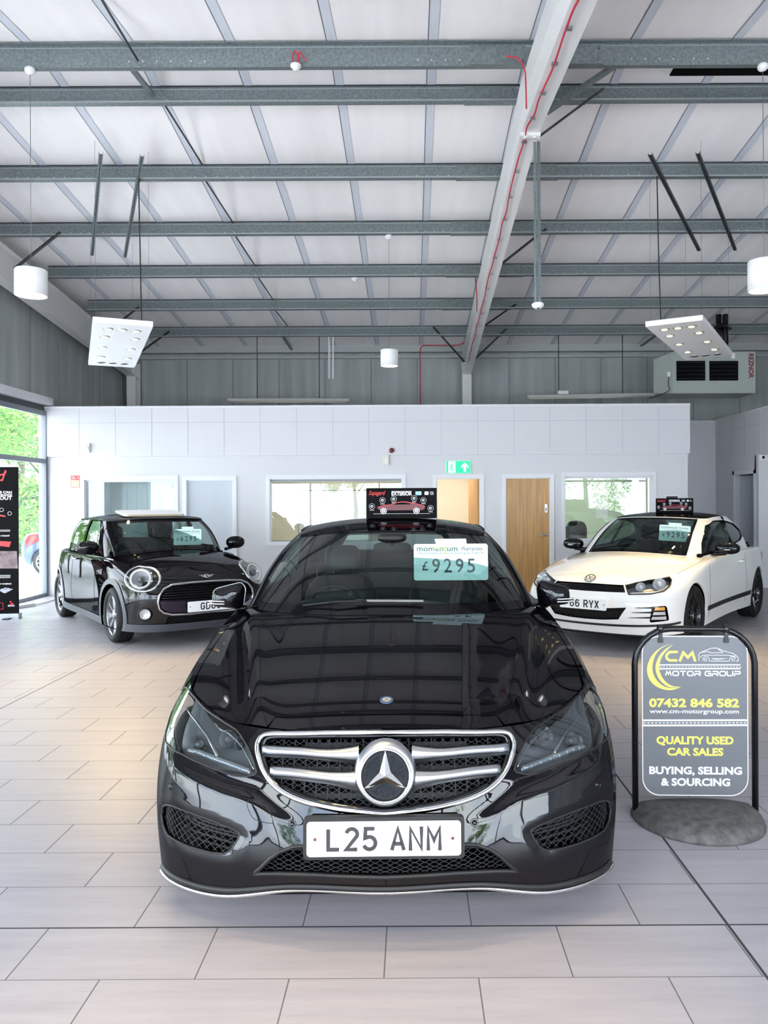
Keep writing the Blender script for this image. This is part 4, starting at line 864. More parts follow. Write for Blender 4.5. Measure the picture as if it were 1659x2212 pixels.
raft([(1394.8, 706.6), (1517.8, 691), (1581.8, 768.6), (1480.7, 778)], 3.53, 'white hanging light panel with spotlights in front of the wall heater', (2.5, 7.9, 0))
raft([(-.85, .1, 3.5), (-.2, .1, 3.5), (-.2, 2.6, 3.5), (-.85, 2.6, 3.5)], 3.5, 'white hanging light panel with spotlights above the camera', (-.3, 1.9, 0), power=55, far_dark=False)
# slotted channels and power cables of the two panels
def channel(p, q, label, mat=None, group='slotted hanging channels', w=.042, name='slotted_channel'):
    R = MB(); p, q = Vector(p), Vector(q); d = q - p; L = d.length; R.bar(p, q, w, .004); sd = d.normalized().cross(Vector((0, 0, 1))); sd = sd.normalized() if sd.length > .01 else Vector((1, 0, 0))
    up = sd.cross(d.normalized())
    for s in (-1, 1): R.bar(p + sd * s * w / 2 + up * .012, q + sd * s * w / 2 + up * .012, .004, .026)
    o = R.build(name, mat or M_GALV); tag(o, label, 'channel', group)
    s = MB(); n = int(L / .05)
    for k in range(n):
        c = p + d * ((k + .5) / n) - up * .0035; s.bar(c - d.normalized() * .012, c + d.normalized() * .012, .012, .002)
    s.build('slots', M_DARK, o)
def under(px_, py_):                                      # point on the plane just below the purlins, back slope
    x_, y_ = px_rel(px_, py_); k_ = -y_ / FPX; Y = (5.63 + .1045 * YR - CH) / (k_ + .1045); return Vector((x_ * Y / FPX, Y, CH + k_ * Y))
for (a, b, lab, m_) in (((218, 333), (199, 552), 'slotted grey channel under the purlins above the left light panel, outer of the pair', M_GALV), ((307, 338), (270, 556), 'slotted grey channel under the purlins above the left light panel, beside the black cable', M_GALV),
        ((1404, 335), (1510, 542), 'dark slotted channel under the purlins, beside the black cable of the right light panel', M_GALVD), ((1507, 332), (1588, 541), 'dark slotted channel under the purlins, outer one above the right light panel', M_GALVD)):
    channel(under(*a), under(*b), lab, m_)
def cable(name, pts, r, mat, label, cat='cable', group=None):
    mb = MB(); mb.tube(smooth_open(pts, 5), r, n=6); return tag(mb.build(name, mat), label, cat, group)
M_CBLK = pm('black_cable', (.01, .01, .012), .5); M_CRED = pm('red_cable', (.55, .02, .05), .5)
cable('power_cable', [under(301, 385), at(300, 420, 9.42), at(303, 560, 9.5), at(306, 703, 9.6)], .008, M_CBLK, 'black cable hanging down to the left light panel', group='black panel cables')
cable('power_cable', [under(1419, 380), at(1420, 420, 9.42), at(1423, 560, 9.5), at(1428, 703, 9.6)], .008, M_CBLK, 'black cable hanging down to the right light panel', group='black panel cables')
# ceiling details
def detector(p, label, r=.06, name='smoke_detector'):
    mb = MB(); mb.lathe([(0, -.055), (r * .5, -.05), (r * .7, -.03), (r, -.02), (r, 0), (0, 0)], Matrix.Translation(p), n=24); return tag(mb.build(name, M_LAMPB), label, 'smoke detector', 'ceiling smoke detectors')
p = at(639, 140, 7.24); detector(p, 'white smoke detector with red wires on the purlin nearest the ridge', .05)
cable('red_wire', [p + Vector((.0, 0, 0)), at(632, 128, 7.2), at(636, 110, 7.2), at(644, 122, 7.2), at(640, 138, 7.2)], .006, M_CRED, 'looped red wire above the smoke detector on the first purlin')
cable('red_wire', [at(646, 136, 7.2), at(646, 112, 7.2), at(655, 124, 7.2), at(663, 131, 7.2)], .006, M_CRED, 'red wire tail right of the smoke detector loop')
detector(at(767, 601, 12.4), 'small white smoke detector under the fifth purlin', .06)
pr = at(1160, 303, 7.7); pq = at(1163, 658, 7.7)
channel((pr.x, 7.7, 5.12), (pr.x, 7.7, pq.z + .02), 'vertical slotted channel hanging from the middle roof beam with a detector at its foot', w=.042)
mb = MB(); mb.lathe([(0, -.03), (.03, -.03), (.055, -.01), (.062, .012), (.045, .028), (0, .028)], Matrix.Translation((pr.x, 7.7, pq.z - .01)), n=28); dt = tag(mb.build('beam_detector', M_LAMPB), 'white round detector at the foot of the hanging channel', 'detector')
mb = MB(); mb.ball((pr.x, 7.68, pq.z - .04), (.014, .014, .008), nu=10, nv=6); mb.build('detector_lens', M_TRIM, dt)
# red cable along the middle beam: bottom flange left edge
Zb = lambda Y: zp(Y) - .512
xr = XRF[1][0] - .05
pts = [(xr + random.uniform(-.012, .012), y, Zb(y) - .012) for y in np.arange(4.4, 15.8, .3)]
o = cable('red_cable', pts, .008, M_CRED, 'long red cable clipped along the underside of the middle roof beam')
for i, y in enumerate(np.arange(5.0, 15.5, .55)):
    c = MB(); c.cbox((xr + .012, y, Zb(y) - .010), (.05, .03, .018)); c.build('cable_clip', M_SATIN, o)
cable('red_cable', [at(1094, 122, 7.08), at(1118, 126, 7.08), at(1133, 150, 7.1), at(1136, 190, 7.15), at(1137, 235, 7.2)], .008, M_CRED, 'red cable curling from the first purlin onto the middle beam')
cable('red_cable', [at(1027, 600, 12.6), at(1030, 640, 12.7), at(1030, 672, 13.2)], .009, M_CRED, 'short red cable drop beside the middle beam near the sixth purlin')
cable('red_cable', [at(1009, 737, 16.1), at(985, 746, 16.2), at(930, 746, 16.3), at(909, 752, 16.5), at(908, 800, 16.7), at(908, 874, 16.75)], .011, M_CRED, 'red cable running down the grey back wall')
channel(at(715, 722, 15.5), at(715, 818, 15.5), 'white vertical tray hanging before the grey back wall', M_LAMPB, w=.08, name='hanging_tray')
mb = MB(); mb.box((2.62, 7.44, 5.845), (3.85, 7.86, 5.86)); mb.box((3.0, 7.5, 5.82), (3.5, 7.56, 5.845)); tag(mb.build('roof_lining_gap', M_DARK), 'dark torn gap in the white roof lining beside the ridge, upper right', 'lining gap')
# tube lights above the office
def batten(x0, y0, x1, y1, Y, label, rods, box=None):
    a, b = at(x0, y0, Y), at(x1, y1, Y); R = empty('tube_light', ((a.x + b.x) / 2, Y, a.z), 0, label, 'tube light', 'long tube lights above the offices'); L = (b.x - a.x) / 2; zz = (b.z - a.z) / 2
    mb = MB(); mb.add([Vector((s * L, dy, zz * s + zz + dz)) for s in (-1, 1) for dy, dz in ((-.05, -.025), (.05, -.025), (.05, .025), (-.05, .025))], [(0, 1, 2, 3), (7, 6, 5, 4), (0, 4, 5, 1), (1, 5, 6, 2), (2, 6, 7, 3), (3, 7, 4, 0)]); mb.build('batten_body', pm('batten_grey', (.5, .5, .47), .5), R)
    mb = MB(); mb.tube([(-L + .03, -.02, -.04), (L - .03, -.02, -.04 + 2 * zz)], .018, n=8); mb.build('tube', pm('unlit_tube', (.62, .60, .52), .3), R)
    for x in rods:
        xx = at(x, y0, Y).x - (a.x + b.x) / 2; mb = MB(); mb.tube([(xx, 0, .03 + zz), (xx, 0, zp(15.5) - a.z + .03)], .009, n=6); mb.build('suspension_rod', M_GALVD, R)
    if box: mb = MB(); xx = at(box, y0, Y).x - (a.x + b.x) / 2; mb.cbox((xx, 0, .06 + zz), (.2, .1, .07)); mb.build('junction_box', M_LAMPB, R)
batten(493, 864, 754, 864, 15.48, 'long unlit tube light hanging above the office, left of the lamp', (556, 690))
batten(1140, 857, 1415, 852, 15.48, 'long unlit tube light hanging above the office beside the heater', (1207, 1345), 1216)
# heater
def heater():
    Y = 14.6; a = at(1454, 766, Y); b = at(1632, 849, Y); R = empty('unit_heater', (a.x, Y, b.z), 0, 'large pale grey-green unit heater with dark louvres hanging in the back right corner', 'heater'); W, Hh = b.x - a.x, a.z - b.z + .05
    M = pm('heater_enamel', (.40, .44, .40), .4); mb = MB(); mb.box((0, 0, 0), (W, .75, Hh)); mb.build('casing', M, R)
    mb = MB(); mb.add([(0, 0, 0), (0, 0, Hh), (-.26, .35, Hh * .9), (-.26, .35, .05), (0, .75, 0), (0, .75, Hh)], [(0, 1, 2, 3), (4, 3, 2, 5), (0, 3, 4), (1, 5, 2)]); mb.build('side_hood', M, R)
    for (x0, x1) in ((1461, 1523), (1532, 1594)):
        p, q = at(x0, 780, Y), at(x1, 822, Y); mb = MB(); mb.box((p.x - a.x, -.012, q.z - b.z), (q.x - a.x, -.002, p.z - b.z)); lo = mb.build('louvre_opening', M_DARK, R)
        for k in range(5): z = q.z - b.z + (p.z - q.z) * (k + .5) / 5; l = MB(); l.bar((p.x - a.x + .01, -.02, z), (q.x - a.x - .01, -.02, z), .03, .006); l.build('louvre', pm('louvre_black', (.012, .012, .012), .5), lo)
    t = MB(); Mt = Matrix.Translation((W - .085, -.004, Hh * .66)) @ Matrix.Rotation(math.pi / 2, 4, 'X') @ Matrix.Rotation(-math.pi / 2, 4, 'Z'); add_text(t, 'REZNOR', Mt, .13, bold=.03, width=.46); t.build('red_lettering', pm('dark_red_print', (.22, .01, .03), .5), R)
    mb = MB(); mb.cbox((W - .42, .0, Hh - .08), (.07, .02, .1)); mb.build('control_box', M_LAMPB, R)
    for x in (W - .55, W - .42): mb = MB(); mb.tube([(x, .35, Hh), (x, .35, zp(Y) + .2 - b.z)], .055, n=12); mb.build('flue_pipe', M_TRIM, R)
    mb = MB(); mb.lathe([(.20, 0), (.08, .10), (.0, .12)], Matrix.Translation((W - .5, .35, zp(Y) - b.z - .1)), n=16); mb.build('flue_cowl', M_TRIM, R)
    for x in (-.05, .35, W * .6): mb = MB(); mb.tube([(x, .3, Hh), (x, .3, zp(Y) + .2 - b.z)], .004, n=4); mb.build('suspension_wire', M_GALV, R)
    mb = MB(); mb.tube(smooth_open([(-.09, -.01, .30), (-.10, -.02, .15), (-.08, -.02, .06), (-.22, .1, -.02), (-.4, .2, -.06)], 4), .008, n=6); mb.build('power_lead', M_CBLK, R)
    mb = MB(); mb.cbox((-.09, .0, .36), (.06, .05, .09)); mb.build('socket', M_LAMPB, R)
heater()
# ================================================================ small things on the office wall
def on_wall(px_, py_, Y=YO - .002): return at(px_, py_, Y)
p = on_wall(189, 968, YO - .05); mb = MB(); mb.cbox((p.x, YO - .07, p.z), (.10, .05, .155)); s = tag(mb.build('motion_sensor', pm('ivory_plastic', (.72, .68, .58), .5)), 'ivory motion sensor high on the left of the office wall', 'sensor'); mb = MB(); mb.ball((p.x + .01, YO - .098, p.z - .01), (.035, .012, .05), nu=12, nv=8); mb.build('sensor_window', M_LAMPB, s)
p = on_wall(833, 994); mb = MB(); mb.cbox((p.x, YO - .03, p.z), (.11, .05, .165)); s = tag(mb.build('wall_controller', pm('ivory_plastic', (.72, .68, .58), .5)), 'ivory box on the office wall under the round red sounder', 'control box'); mb = MB(); mb.cbox((p.x + .015, YO - .058, p.z - .01), (.05, .01, .10)); mb.build('controller_face', M_LAMPB, s)
p = on_wall(846, 973, YO - .05); mb = MB(); mb.lathe([(0, .05), (.03, .048), (.042, .035), (.044, 0)], Matrix.Translation((p.x, YO - .045, p.z)) @ Matrix.Rotation(math.pi / 2, 4, 'X'), n=28); s = tag(mb.build('alarm_sounder', pm('sounder_red', (.22, .02, .03), .35)), 'round dark red alarm sounder above the office wall control box', 'alarm'); mb = MB(); mb.lathe([(.012, .054), (.022, .052)], Matrix.Translation((p.x, YO - .045, p.z)) @ Matrix.Rotation(math.pi / 2, 4, 'X'), n=20); mb.build('sounder_grille', M_TRIM, s)
# exit sign
def exit_sign():
    a, b = on_wall(964, 996), on_wall(1016, 1022); w, h = b.x - a.x, a.z - b.z; cx, cz = (a.x + b.x) / 2, (a.z + b.z) / 2; M = Matrix.Translation((cx, YO - .035, cz)) @ Matrix.Rotation(math.pi / 2, 4, 'X')
    mb = MB(); mb.cbox((cx, YO - .017, cz), (w + .015, .034, h + .015)); R = tag(mb.build('exit_sign', M_LAMPB), 'lit green emergency exit sign with running figure and upward arrow', 'exit sign')
    mb = MB(); mb.poly([M @ Vector((x, y, .001)) for x, y in rounded(w, h, .004)]); mb.build('green_face', pm('exit_green', (0, .5, .12), .4, emit=(0, .75, .2), estr=.75), R)
    Mw = pm('exit_white', (.9, 1, .95), .4, emit=(.85, 1, .92), estr=.9); t = MB(); q = h / .2
    t.poly([M @ Vector((x, y, .003)) for x, y in ((.105 * q, .075 * q), (.165 * q, .01 * q), (.165 * q, -.02 * q), (.125 * q, .018 * q), (.125 * q, -.075 * q), (.085 * q, -.075 * q), (.085 * q, .018 * q), (.045 * q, -.02 * q), (.045 * q, .01 * q))]); t.build('arrow', Mw, R)
    t = MB(); t.poly([M @ Vector((x * q, y * q, .002)) for x, y in ((-.165, -.09), (-.05, -.09), (-.05, .09), (-.165, .09))]); t.build('doorway_symbol', Mw, R)
    t = MB(); Mg = Matrix.Translation((0, 0, .0)); S_ = lambda L, w_: stroke(t, [(x * q, y * q) for x, y in L], w_ * q, M, lift=.004)
    t.poly([M @ Vector((-.10 * q + .013 * q * math.cos(a_), .058 * q + .013 * q * math.sin(a_), .004)) for a_ in np.linspace(0, 6.28, 12, endpoint=False)])
    S_([(-.105, .04), (-.115, -.01)], .026); S_([(-.115, -.01), (-.09, -.04), (-.095, -.075)], .016); S_([(-.115, -.01), (-.135, -.045), (-.16, -.05)], .016); S_([(-.105, .035), (-.075, .02), (-.065, .0)], .012); S_([(-.105, .035), (-.14, .02), (-.145, -.01)], .012); t.build('running_figure', pm('exit_green', (0, .5, .12), .4), R)
exit_sign()
def fire_notice(px_, py_, Y, label, ry=0.):
    c = at(px_, py_, Y); M = Matrix.Translation(c) @ Matrix.Rotation(ry, 4, 'Z') @ Matrix.Rotation(math.pi / 2, 4, 'X'); mb = MB(); w, h = .145, .20
    mb.poly([M @ Vector((x, y, 0)) for x, y in rounded(w, h, .004)], M.to_3x3() @ Vector((0, 0, -.003))); R = tag(mb.build('fire_action_notice', pm('notice_red', (.62, .05, .06), .4)), label, 'notice')
    mb = MB(); mb.poly([M @ Vector((x, y - .035, .0006)) for x, y in rounded(w - .016, h * .56, .003)]); mb.build('notice_text_area', pm('notice_cream', (.70, .66, .38), .5), R)
    mb = MB(); add_text(mb, 'Fire', M @ Matrix.Translation((-.03, .075, 0)), .028, bold=.02, width=.05); add_text(mb, 'action', M @ Matrix.Translation((-.022, .048, 0)), .026, bold=.02, width=.075); stroke(mb, [(.03, .085), (.05, .075), (.045, .05), (.06, .045)], .006, M); mb.build('white_lettering', M_BOXW, R)
    mb = MB()
    for k in range(6): stroke(mb, [(-.055, .01 - .015 * k), (.055 - .012 * (k % 2), .01 - .015 * k)], .003, M, lift=.001)
    mb.build('small_print', M_INK, R)
fire_notice(162.5, 1040, YO - .004, 'small red and cream fire notice on the office wall left of the first window')
# office contents
def flat(name, x0, x1, z0, z1, Y, mat, label, cat, t=.02): mb = MB(); mb.box((x0, Y - t, z0), (x1, Y, z1)); return tag(mb.build(name, mat), label, cat)
a, b = at(645, 1060, 15.7), at(736, 1140, 15.7); o = flat('whiteboard', a.x, a.x + 1.6, b.z - .1, a.z, 15.74, pm('board_white', (.85, .85, .85), .2), 'whiteboard on the cream wall seen through the middle office window', 'whiteboard')
mb = MB(); mb.tube([(a.x, 15.71, b.z - .1), (a.x, 15.71, a.z), (a.x + 1.6, 15.71, a.z), (a.x + 1.6, 15.71, b.z - .1)], .008, n=4, closed=True); mb.build('board_frame', M_TRIM, o)
c = at(325, 1085, 15.0); o = flat('yellow_poster', c.x, c.x + .35, c.z - .25, c.z + .25, 15.74, pm('poster_yellow', (.75, .62, .12), .5), 'yellow poster inside the left office window', 'poster')
for i, (pxx, lab) in enumerate(((205, 'pale vertical blind hanging at the left of the left office window'), (288, 'pale vertical blind hanging in the middle of the left office window'))):
    c = at(pxx, 1100, 13.7); mb = MB()
    for k in range(5 + 2 * i): mb.box((c.x - .2 + k * .09, 13.70 + .012 * (k % 2), .7), (c.x - .2 + k * .09 + .085, 13.706 + .012 * (k % 2), 2.3))
    tag(mb.build('vertical_blind', pm('blind_pale', (.70, .74, .82), .6)), lab, 'blind', 'blinds in the left office')
c = at(1301, 1098, 15.72); flat('wall_paper_notice', c.x - .12, c.x + .12, c.z - .2, c.z + .22, 15.745, pm('paper_white', (.88, .9, .92), .5), 'white paper notice on the green wall in the right office', 'notice', .004)
c = at(1379, 1075, 14.6); flat('dark_cupboard_edge', c.x - .04, c.x + .04, c.z - .35, 2.3, 14.7, pm('dark_green_grey', (.05, .07, .06), .4), 'tall narrow dark panel inside the right office window', 'panel')
c = at(1396, 1075, 14.2); flat('white_cupboard', c.x - .12, c.x + .2, .1, 2.3, 14.7, M_LAMPB, 'tall white cupboard at the right edge of the right office window', 'cupboard', .45)
R = empty('office_chair', (at(1247, 1160, 13.9).x, 13.9, 0), 0, 'black office chair seen through the right office window', 'chair'); mb = MB(); mb.ball((0, .1, .95), (.2, .05, .25), p=3); mb.build('backrest', M_TRIM, R); mb = MB(); mb.ball((0, -.12, .5), (.24, .24, .05), p=3); mb.build('seat', M_TRIM, R); mb = MB(); mb.tube([(0, -.1, .08), (0, -.1, .5)], .025, n=8)
for k in range(5): a_ = k * 1.2566; mb.tube([(0, -.1, .08), (.28 * math.cos(a_), -.1 + .28 * math.sin(a_), .04)], .02, n=6)
mb.tube([(0, .12, .5), (0, .12, .85)], .02, n=6); mb.build('base', M_TRIM, R)
c = at(1450, 1076, YO - .003); mb = MB(); mb.cbox((c.x, YO - .02, c.z - .03), (.22, .04, .16)); o = tag(mb.build('wall_screen', M_FRAMEW), 'small dark screen on the office wall behind the coupe roof box', 'screen'); mb = MB(); mb.cbox((c.x, YO - .042, c.z - .035), (.19, .004, .13)); mb.build('screen_face', M_TRIM, o)
c = at(1648, 988, 13.76); mb = MB(); mb.cbox((c.x, 13.755, c.z), (.14, .03, .10)); o = tag(mb.build('door_entry_panel', M_LAMPB), 'small white access panel with dark square on the right pier', 'access panel'); mb = MB(); mb.cbox((c.x, 13.738, c.z), (.045, .006, .05)); mb.build('panel_window', M_TRIM, o)
# pop-up banner at the left edge
def banner():
    Y0 = 10.6; pr_, pb_ = at(36, 1010, Y0), atz(38, 1336, 0)
    Yb_ = pb_.y; xr_ = pb_.x; W, Ht = .85, 2.02; Yv = Yb_
    M = Matrix.Translation((xr_ - W / 2 - .0, Yv, .07)) @ Matrix.Rotation(math.radians(6), 4, 'Z') @ Matrix.Rotation(math.pi / 2, 4, 'X'); z1 = at(33, 1008, Yv).z - .07
    R = empty('pull_up_banner', (0, 0, 0), 0, 'black pull-up banner with red and white print at the left edge', 'banner')
    mb = MB(); mb.poly([M @ Vector(p) for p in ((-W / 2, 0, 0), (W / 2, 0, 0), (W / 2, z1, 0), (-W / 2, z1, 0))], M.to_3x3() @ Vector((0, 0, -.004))); S_ = mb.build('banner_sheet', M_BOXK, R)
    k = z1 / 326.; X = lambda px_: W / 2 - (38 - px_) * k; Yy = lambda py_: (1335 - py_) * k; T = lambda px_, py_: M @ Matrix.Translation((X(px_), Yy(py_), 0))
    t = MB(); add_text(t, 'Supagard', T(-50, 1030), 34 * k, shear=.35, width=118 * k, bold=.01); add_text(t, '\u00ae', T(10, 1022), 8 * k); t.build('red_logo_lettering', M_BOXR, S_)
    t = MB(); add_text(t, 'SEE HOW WE CAN', T(-14, 1066), 7 * k, width=76 * k, bold=.03); add_text(t, 'KEEP YOUR APPEARANCE', T(-16, 1072), 6 * k, width=80 * k, bold=.03); add_text(t, 'INSIDE AND OUT', T(-25, 1079), 11 * k, width=98 * k, bold=.03)
    add_text(t, 'PROTECTED PAINT', T(-8, 1163), 4 * k, width=54 * k, bold=.03); add_text(t, 'PROTECTED FABRIC', T(-6, 1270), 3.6 * k, width=56 * k, bold=.03); add_text(t, 'BIONIC', T(21.5, 1319), 4.5 * k, width=14 * k, bold=.03)
    for y in (1150, 1152.5, 1251, 1253.5, 1256): stroke(t, [(X(-40), Yy(y)), (X(20), Yy(y))], .8 * k, M)
    for (px_, py_) in ((2, 1105), (19, 1113)): stroke(t, [(X(px_) + 4 * k * math.cos(a), Yy(py_) + 4 * k * math.sin(a)) for a in np.linspace(0, 6.1, 14)], .7 * k, M, closed=True)
    t.build('white_lettering', M_BOXW, S_)
    t = MB(); t.poly([M @ Vector((X(x), Yy(y), .0006)) for x, y in ((-60, 1122), (-30, 1114), (-8, 1114), (10, 1118), (10, 1121), (-6, 1118), (-30, 1120))]); t.poly([M @ Vector((X(x), Yy(y), .0006)) for x, y in ((-40, 1172), (22, 1176), (18, 1188), (-40, 1180))])
    for (x, y) in ((20, 1310), (24, 1314), (20, 1316)): t.poly([M @ Vector((X(x) + 2 * k * math.cos(a), Yy(y) + 2 * k * math.sin(a), .0006)) for a in np.linspace(0, 6.28, 10, endpoint=False)])
    stroke(t, [(X(-10), Yy(1312)), (X(4), Yy(1312)), (X(4), Yy(1326)), (X(-10), Yy(1326))], .8 * k, M, closed=True); t.build('red_print', M_BOXR, S_)
    t = MB(); t.poly([M @ Vector((X(x), Yy(y), .0005)) for x, y in ((-80, 1197), (34, 1197), (36, 1236), (-80, 1234))]); t.build('printed_seat_photo', pm('print_brown', (.16, .11, .11), .5, noise=(9, .7, (1, 1, 1))), S_)
    t = MB(); t.poly([M @ Vector((X(x), Yy(y), .0005)) for x, y in ((-8, 1284), (10, 1278), (26, 1282), (8, 1291))]); t.build('printed_fabric', pm('print_grey', (.3, .3, .36), .5, noise=(60, .8, (1, 1, 1))), S_)
    t = MB(); t.box((-W / 2 - .02, -.07, -.05), (W / 2 + .02, .0, .07), 0, M); t.build('banner_base', M_SATIN, R)
    t = MB(); t.cbox((0, z1 + .012, 0), (W + .01, .03, .02), 0, M); t.build('top_rail', M_SATIN, R)
    for x in (W / 2 - .12, -W / 2 + .12): t = MB(); t.box((x - .04, -.066, -.12), (x + .04, -.056, .16), 0, M); t.build('foot', M_TRIM, R)
banner()
c = atz(50, 1312, .0); mb = MB(); mb.box((-.16, -.07, 0), (.16, .07, .05), 0, Matrix.Translation(c) @ Matrix.Rotation(1.2, 4, 'Z')); o = tag(mb.build('cable_junction', M_LAMPB), 'small white box on the floor beside the banner', 'junction box'); cable('floor_cable', [c + Vector((.1, .15, .02)), c + Vector((.1, .6, .015)), c + Vector((.02, 1.2, .015))], .012, M_LAMPB, 'white cable on the floor along the glazing')
# ================================================================ pavement sign
def pavement_sign():
    fl, fr_ = atz(1382, 1768, 0.), atz(1627, 1760, 0.); Y0 = (fl.y + fr_.y) / 2; k = Y0 / FPX
    L = at(1372, 1400, Y0).x; Rr = at(1628, 1400, Y0).x; top = at(1500, 1358, Y0).z; W = Rr - L; cx = (L + Rr) / 2
    rz = math.radians(-2); R = empty('pavement_sign', (cx, Y0, 0), rz, 'black-framed swinging pavement sign with grey panel and yellow lettering on a rubber base', 'sign')
    mb = MB(); r = .18; pts = [(-W / 2, 0, .03), (-W / 2, 0, top - r)] + [(-W / 2 + r - r * math.cos(a), 0, top - r + r * math.sin(a)) for a in np.linspace(.1, math.pi / 2, 8)] + [(W / 2 - r + r * math.sin(a), 0, top - r + r * math.cos(a)) for a in np.linspace(0, math.pi / 2 - .1, 8)] + [(W / 2, 0, top - r), (W / 2, 0, .03)]
    mb.tube(pts, .0155, n=12); mb.build('tube_frame', pm('powder_coat_black', (.004, .0045, .006), .25, spec=.35), R)
    # panel
    p0 = at(1387, 1374, Y0); p1 = at(1615, 1718, Y0); pw = p1.x - p0.x; ph = p0.z - p1.z; pc = ((p0.x + p1.x) / 2 - cx, 0, (p0.z + p1.z) / 2); M = Matrix.Translation(pc) @ Matrix.Rotation(math.radians(90), 4, 'X')
    mb = MB(); mb.poly([M @ Vector((x, y, .002)) for x, y in rounded(pw, ph, .085, 8)], M.to_3x3() @ Vector((0, 0, -.006))); P = mb.build('sign_panel', pm('sign_edge_white', (.75, .75, .78), .4), R)
    mb = MB(); mb.poly([M @ Vector((x, y, .0024)) for x, y in rounded(pw - .008, ph - .008, .082, 8)]); mb.build('grey_face', pm('sign_grey', (.098, .102, .115), .33), P)
    q = pw / 228.; T = lambda x, y: M @ Matrix.Translation(((x - 1501) * q, (1546 - y) * q, .0026)); O = T(1501, 1546)
    YL = pm('sign_yellow', (.83, .83, .09), .4); WH = pm('sign_white', (.74, .80, .88), .4)
    t = MB(); f = lambda x, y: ((x / 4.097 + 1330 - 1501) * q, (1546 - (y / 4.097 + 1320)) * q)
    def fillp(L, mt): mt.poly([O @ Vector((*f(x, y), .0004)) for x, y in L])
    oa = smooth_open([(500, 280), (400, 320), (320, 395), (280, 500), (300, 600), (370, 670), (480, 697), (580, 670)], 5); ob = smooth_open([(580, 670), (500, 680), (420, 660), (350, 590), (325, 500), (350, 390), (410, 320), (500, 280)], 5)
    n_ = len(oa) - 1; ob = ob[::-1]
    for (A_, B_) in ((oa, ob), (smooth_open([(510, 293), (440, 335), (385, 400), (355, 490), (375, 580), (430, 645), (490, 672), (570, 668)], 5), smooth_open([(510, 293), (465, 330), (410, 400), (385, 490), (400, 560), (440, 620), (500, 660), (570, 668)], 5))):
        m_ = min(len(A_), len(B_)); vs = [O @ Vector((*f(*p), .0004)) for p in A_[:m_]] + [O @ Vector((*f(*p), .0004)) for p in B_[:m_]]; t.add(vs, [(i, i + 1, m_ + i + 1, m_ + i) for i in range(m_ - 1)])
    def TX(s, x0, x1, y, hgt, mt, bold=.016, sp_=1., shear=0.): add_text(mt, s, T((x0 + x1) / 2 / 4.097 + 1330, y / 4.097 + 1320), hgt * q / 4.097 * 1.38, bold=bold, width=(x1 - x0) / 4.097 * q, shear=shear, space=sp_)
    St = lambda L, w_, mt, **kw: stroke(mt, [f(x, y) for x, y in L], w_ * q / 4.097, O, **kw)
    St([(550, 356), (478, 358), (455, 380), (450, 395), (455, 415), (478, 432), (545, 432)], 20, t); St([(567, 440), (600, 362), (640, 405), (680, 362), (705, 440)], 21, t)
    TX('07432 846 582', 297, 1088, 815, 74, t, bold=.032); TX('QUALITY USED', 360, 1037, 1148, 68, t, bold=.032); TX('CAR SALES', 452, 946, 1250, 66, t, bold=.032); t.build('yellow_lettering', YL, P)
    TECH = {'M': [[(0, 0), (.22, 1), (.5, .3), (.78, 1), (1, 0)]], 'O': [[(.2, 1), (.8, 1), (1, .8), (1, .2), (.8, 0), (.2, 0), (0, .2), (0, .8), (.2, 1)]], 'T': [[(-.05, 1), (1.05, 1)], [(.5, 1), (.5, -.1)]], 'R': [[(0, 1), (.85, 1), (1, .85), (1, .55), (.85, .42), (0, .42)], [(0, .42), (0, -.1)], [(.6, .42), (1, -.05)]],
            'G': [[(1, 1), (.2, 1), (0, .8), (0, .2), (.2, 0), (1, 0), (1, .5), (.5, .5)]], 'U': [[(0, 1.1), (0, .2), (.2, 0), (.8, 0), (1, .2), (1, 1.1)]], 'P': [[(0, 1), (.85, 1), (1, .85), (1, .55), (.85, .42), (0, .42), (0, -.1)]]}
    def MG(x0, yb, yt, wtot, txt, mt):
        n = sum(.55 if c_ == ' ' else 1.32 for c_ in txt) - .32; u = wtot / n; x = x0
        for c_ in txt:
            if c_ != ' ':
                for L in TECH[c_]: St([(x + p[0] * u + 3, yb - 4 - p[1] * (yb - yt - 2)) for p in L], 9.5, mt)
            x += u * (.55 if c_ == ' ' else 1.32)
    t = MB(); MG(440, 571, 531, 655, 'MOTOR GROUP', t); TX('www.cm-motorgroup.com', 303, 1088, 887, 38, t, bold=.008); TX('BUYING, SELLING', 294, 1110, 1417, 66, t, bold=.032); TX('& SOURCING', 400, 1007, 1520, 66, t, bold=.032)
    St([(385, 472), (1100, 470)], 10, t); St([(385, 508), (1100, 504)], 10, t); St([(237, 968), (1163, 962)], 15, t); St([(237, 1014), (1163, 1006)], 15, t)
    for x in range(392, 1095, 28): St([(x, 490), (x + 15, 490)], 5, t)
    for x in range(245, 1160, 34): St([(x, 991 - (x - 245) * .007), (x + 20, 991 - (x - 245) * .007)], 8, t)
    for L in ([(738, 435), (735, 385), (745, 365), (800, 340), (850, 322), (900, 322), (950, 345), (1040, 370), (1078, 400), (1085, 435), (1060, 437)], [(760, 360), (810, 352), (850, 365), (950, 362), (905, 330)], [(745, 405), (775, 385), (830, 385), (990, 385), (1060, 395)], [(835, 438), (1000, 438)], [(850, 415), (990, 412), (900, 425), (850, 415)], [(770, 436)] + arc(800, 425, 28, -28, 160, 20, 8) + [(830, 438)], [(1005, 438)] + arc(1035, 425, 28, -28, 160, 20, 8)):
        St(L, 3.4, t)
    for cx_ in (797, 1037): St(arc(cx_, 425, 12, 12, 0, 340, 8), 3, t)
    t.build('white_lettering', WH, P)
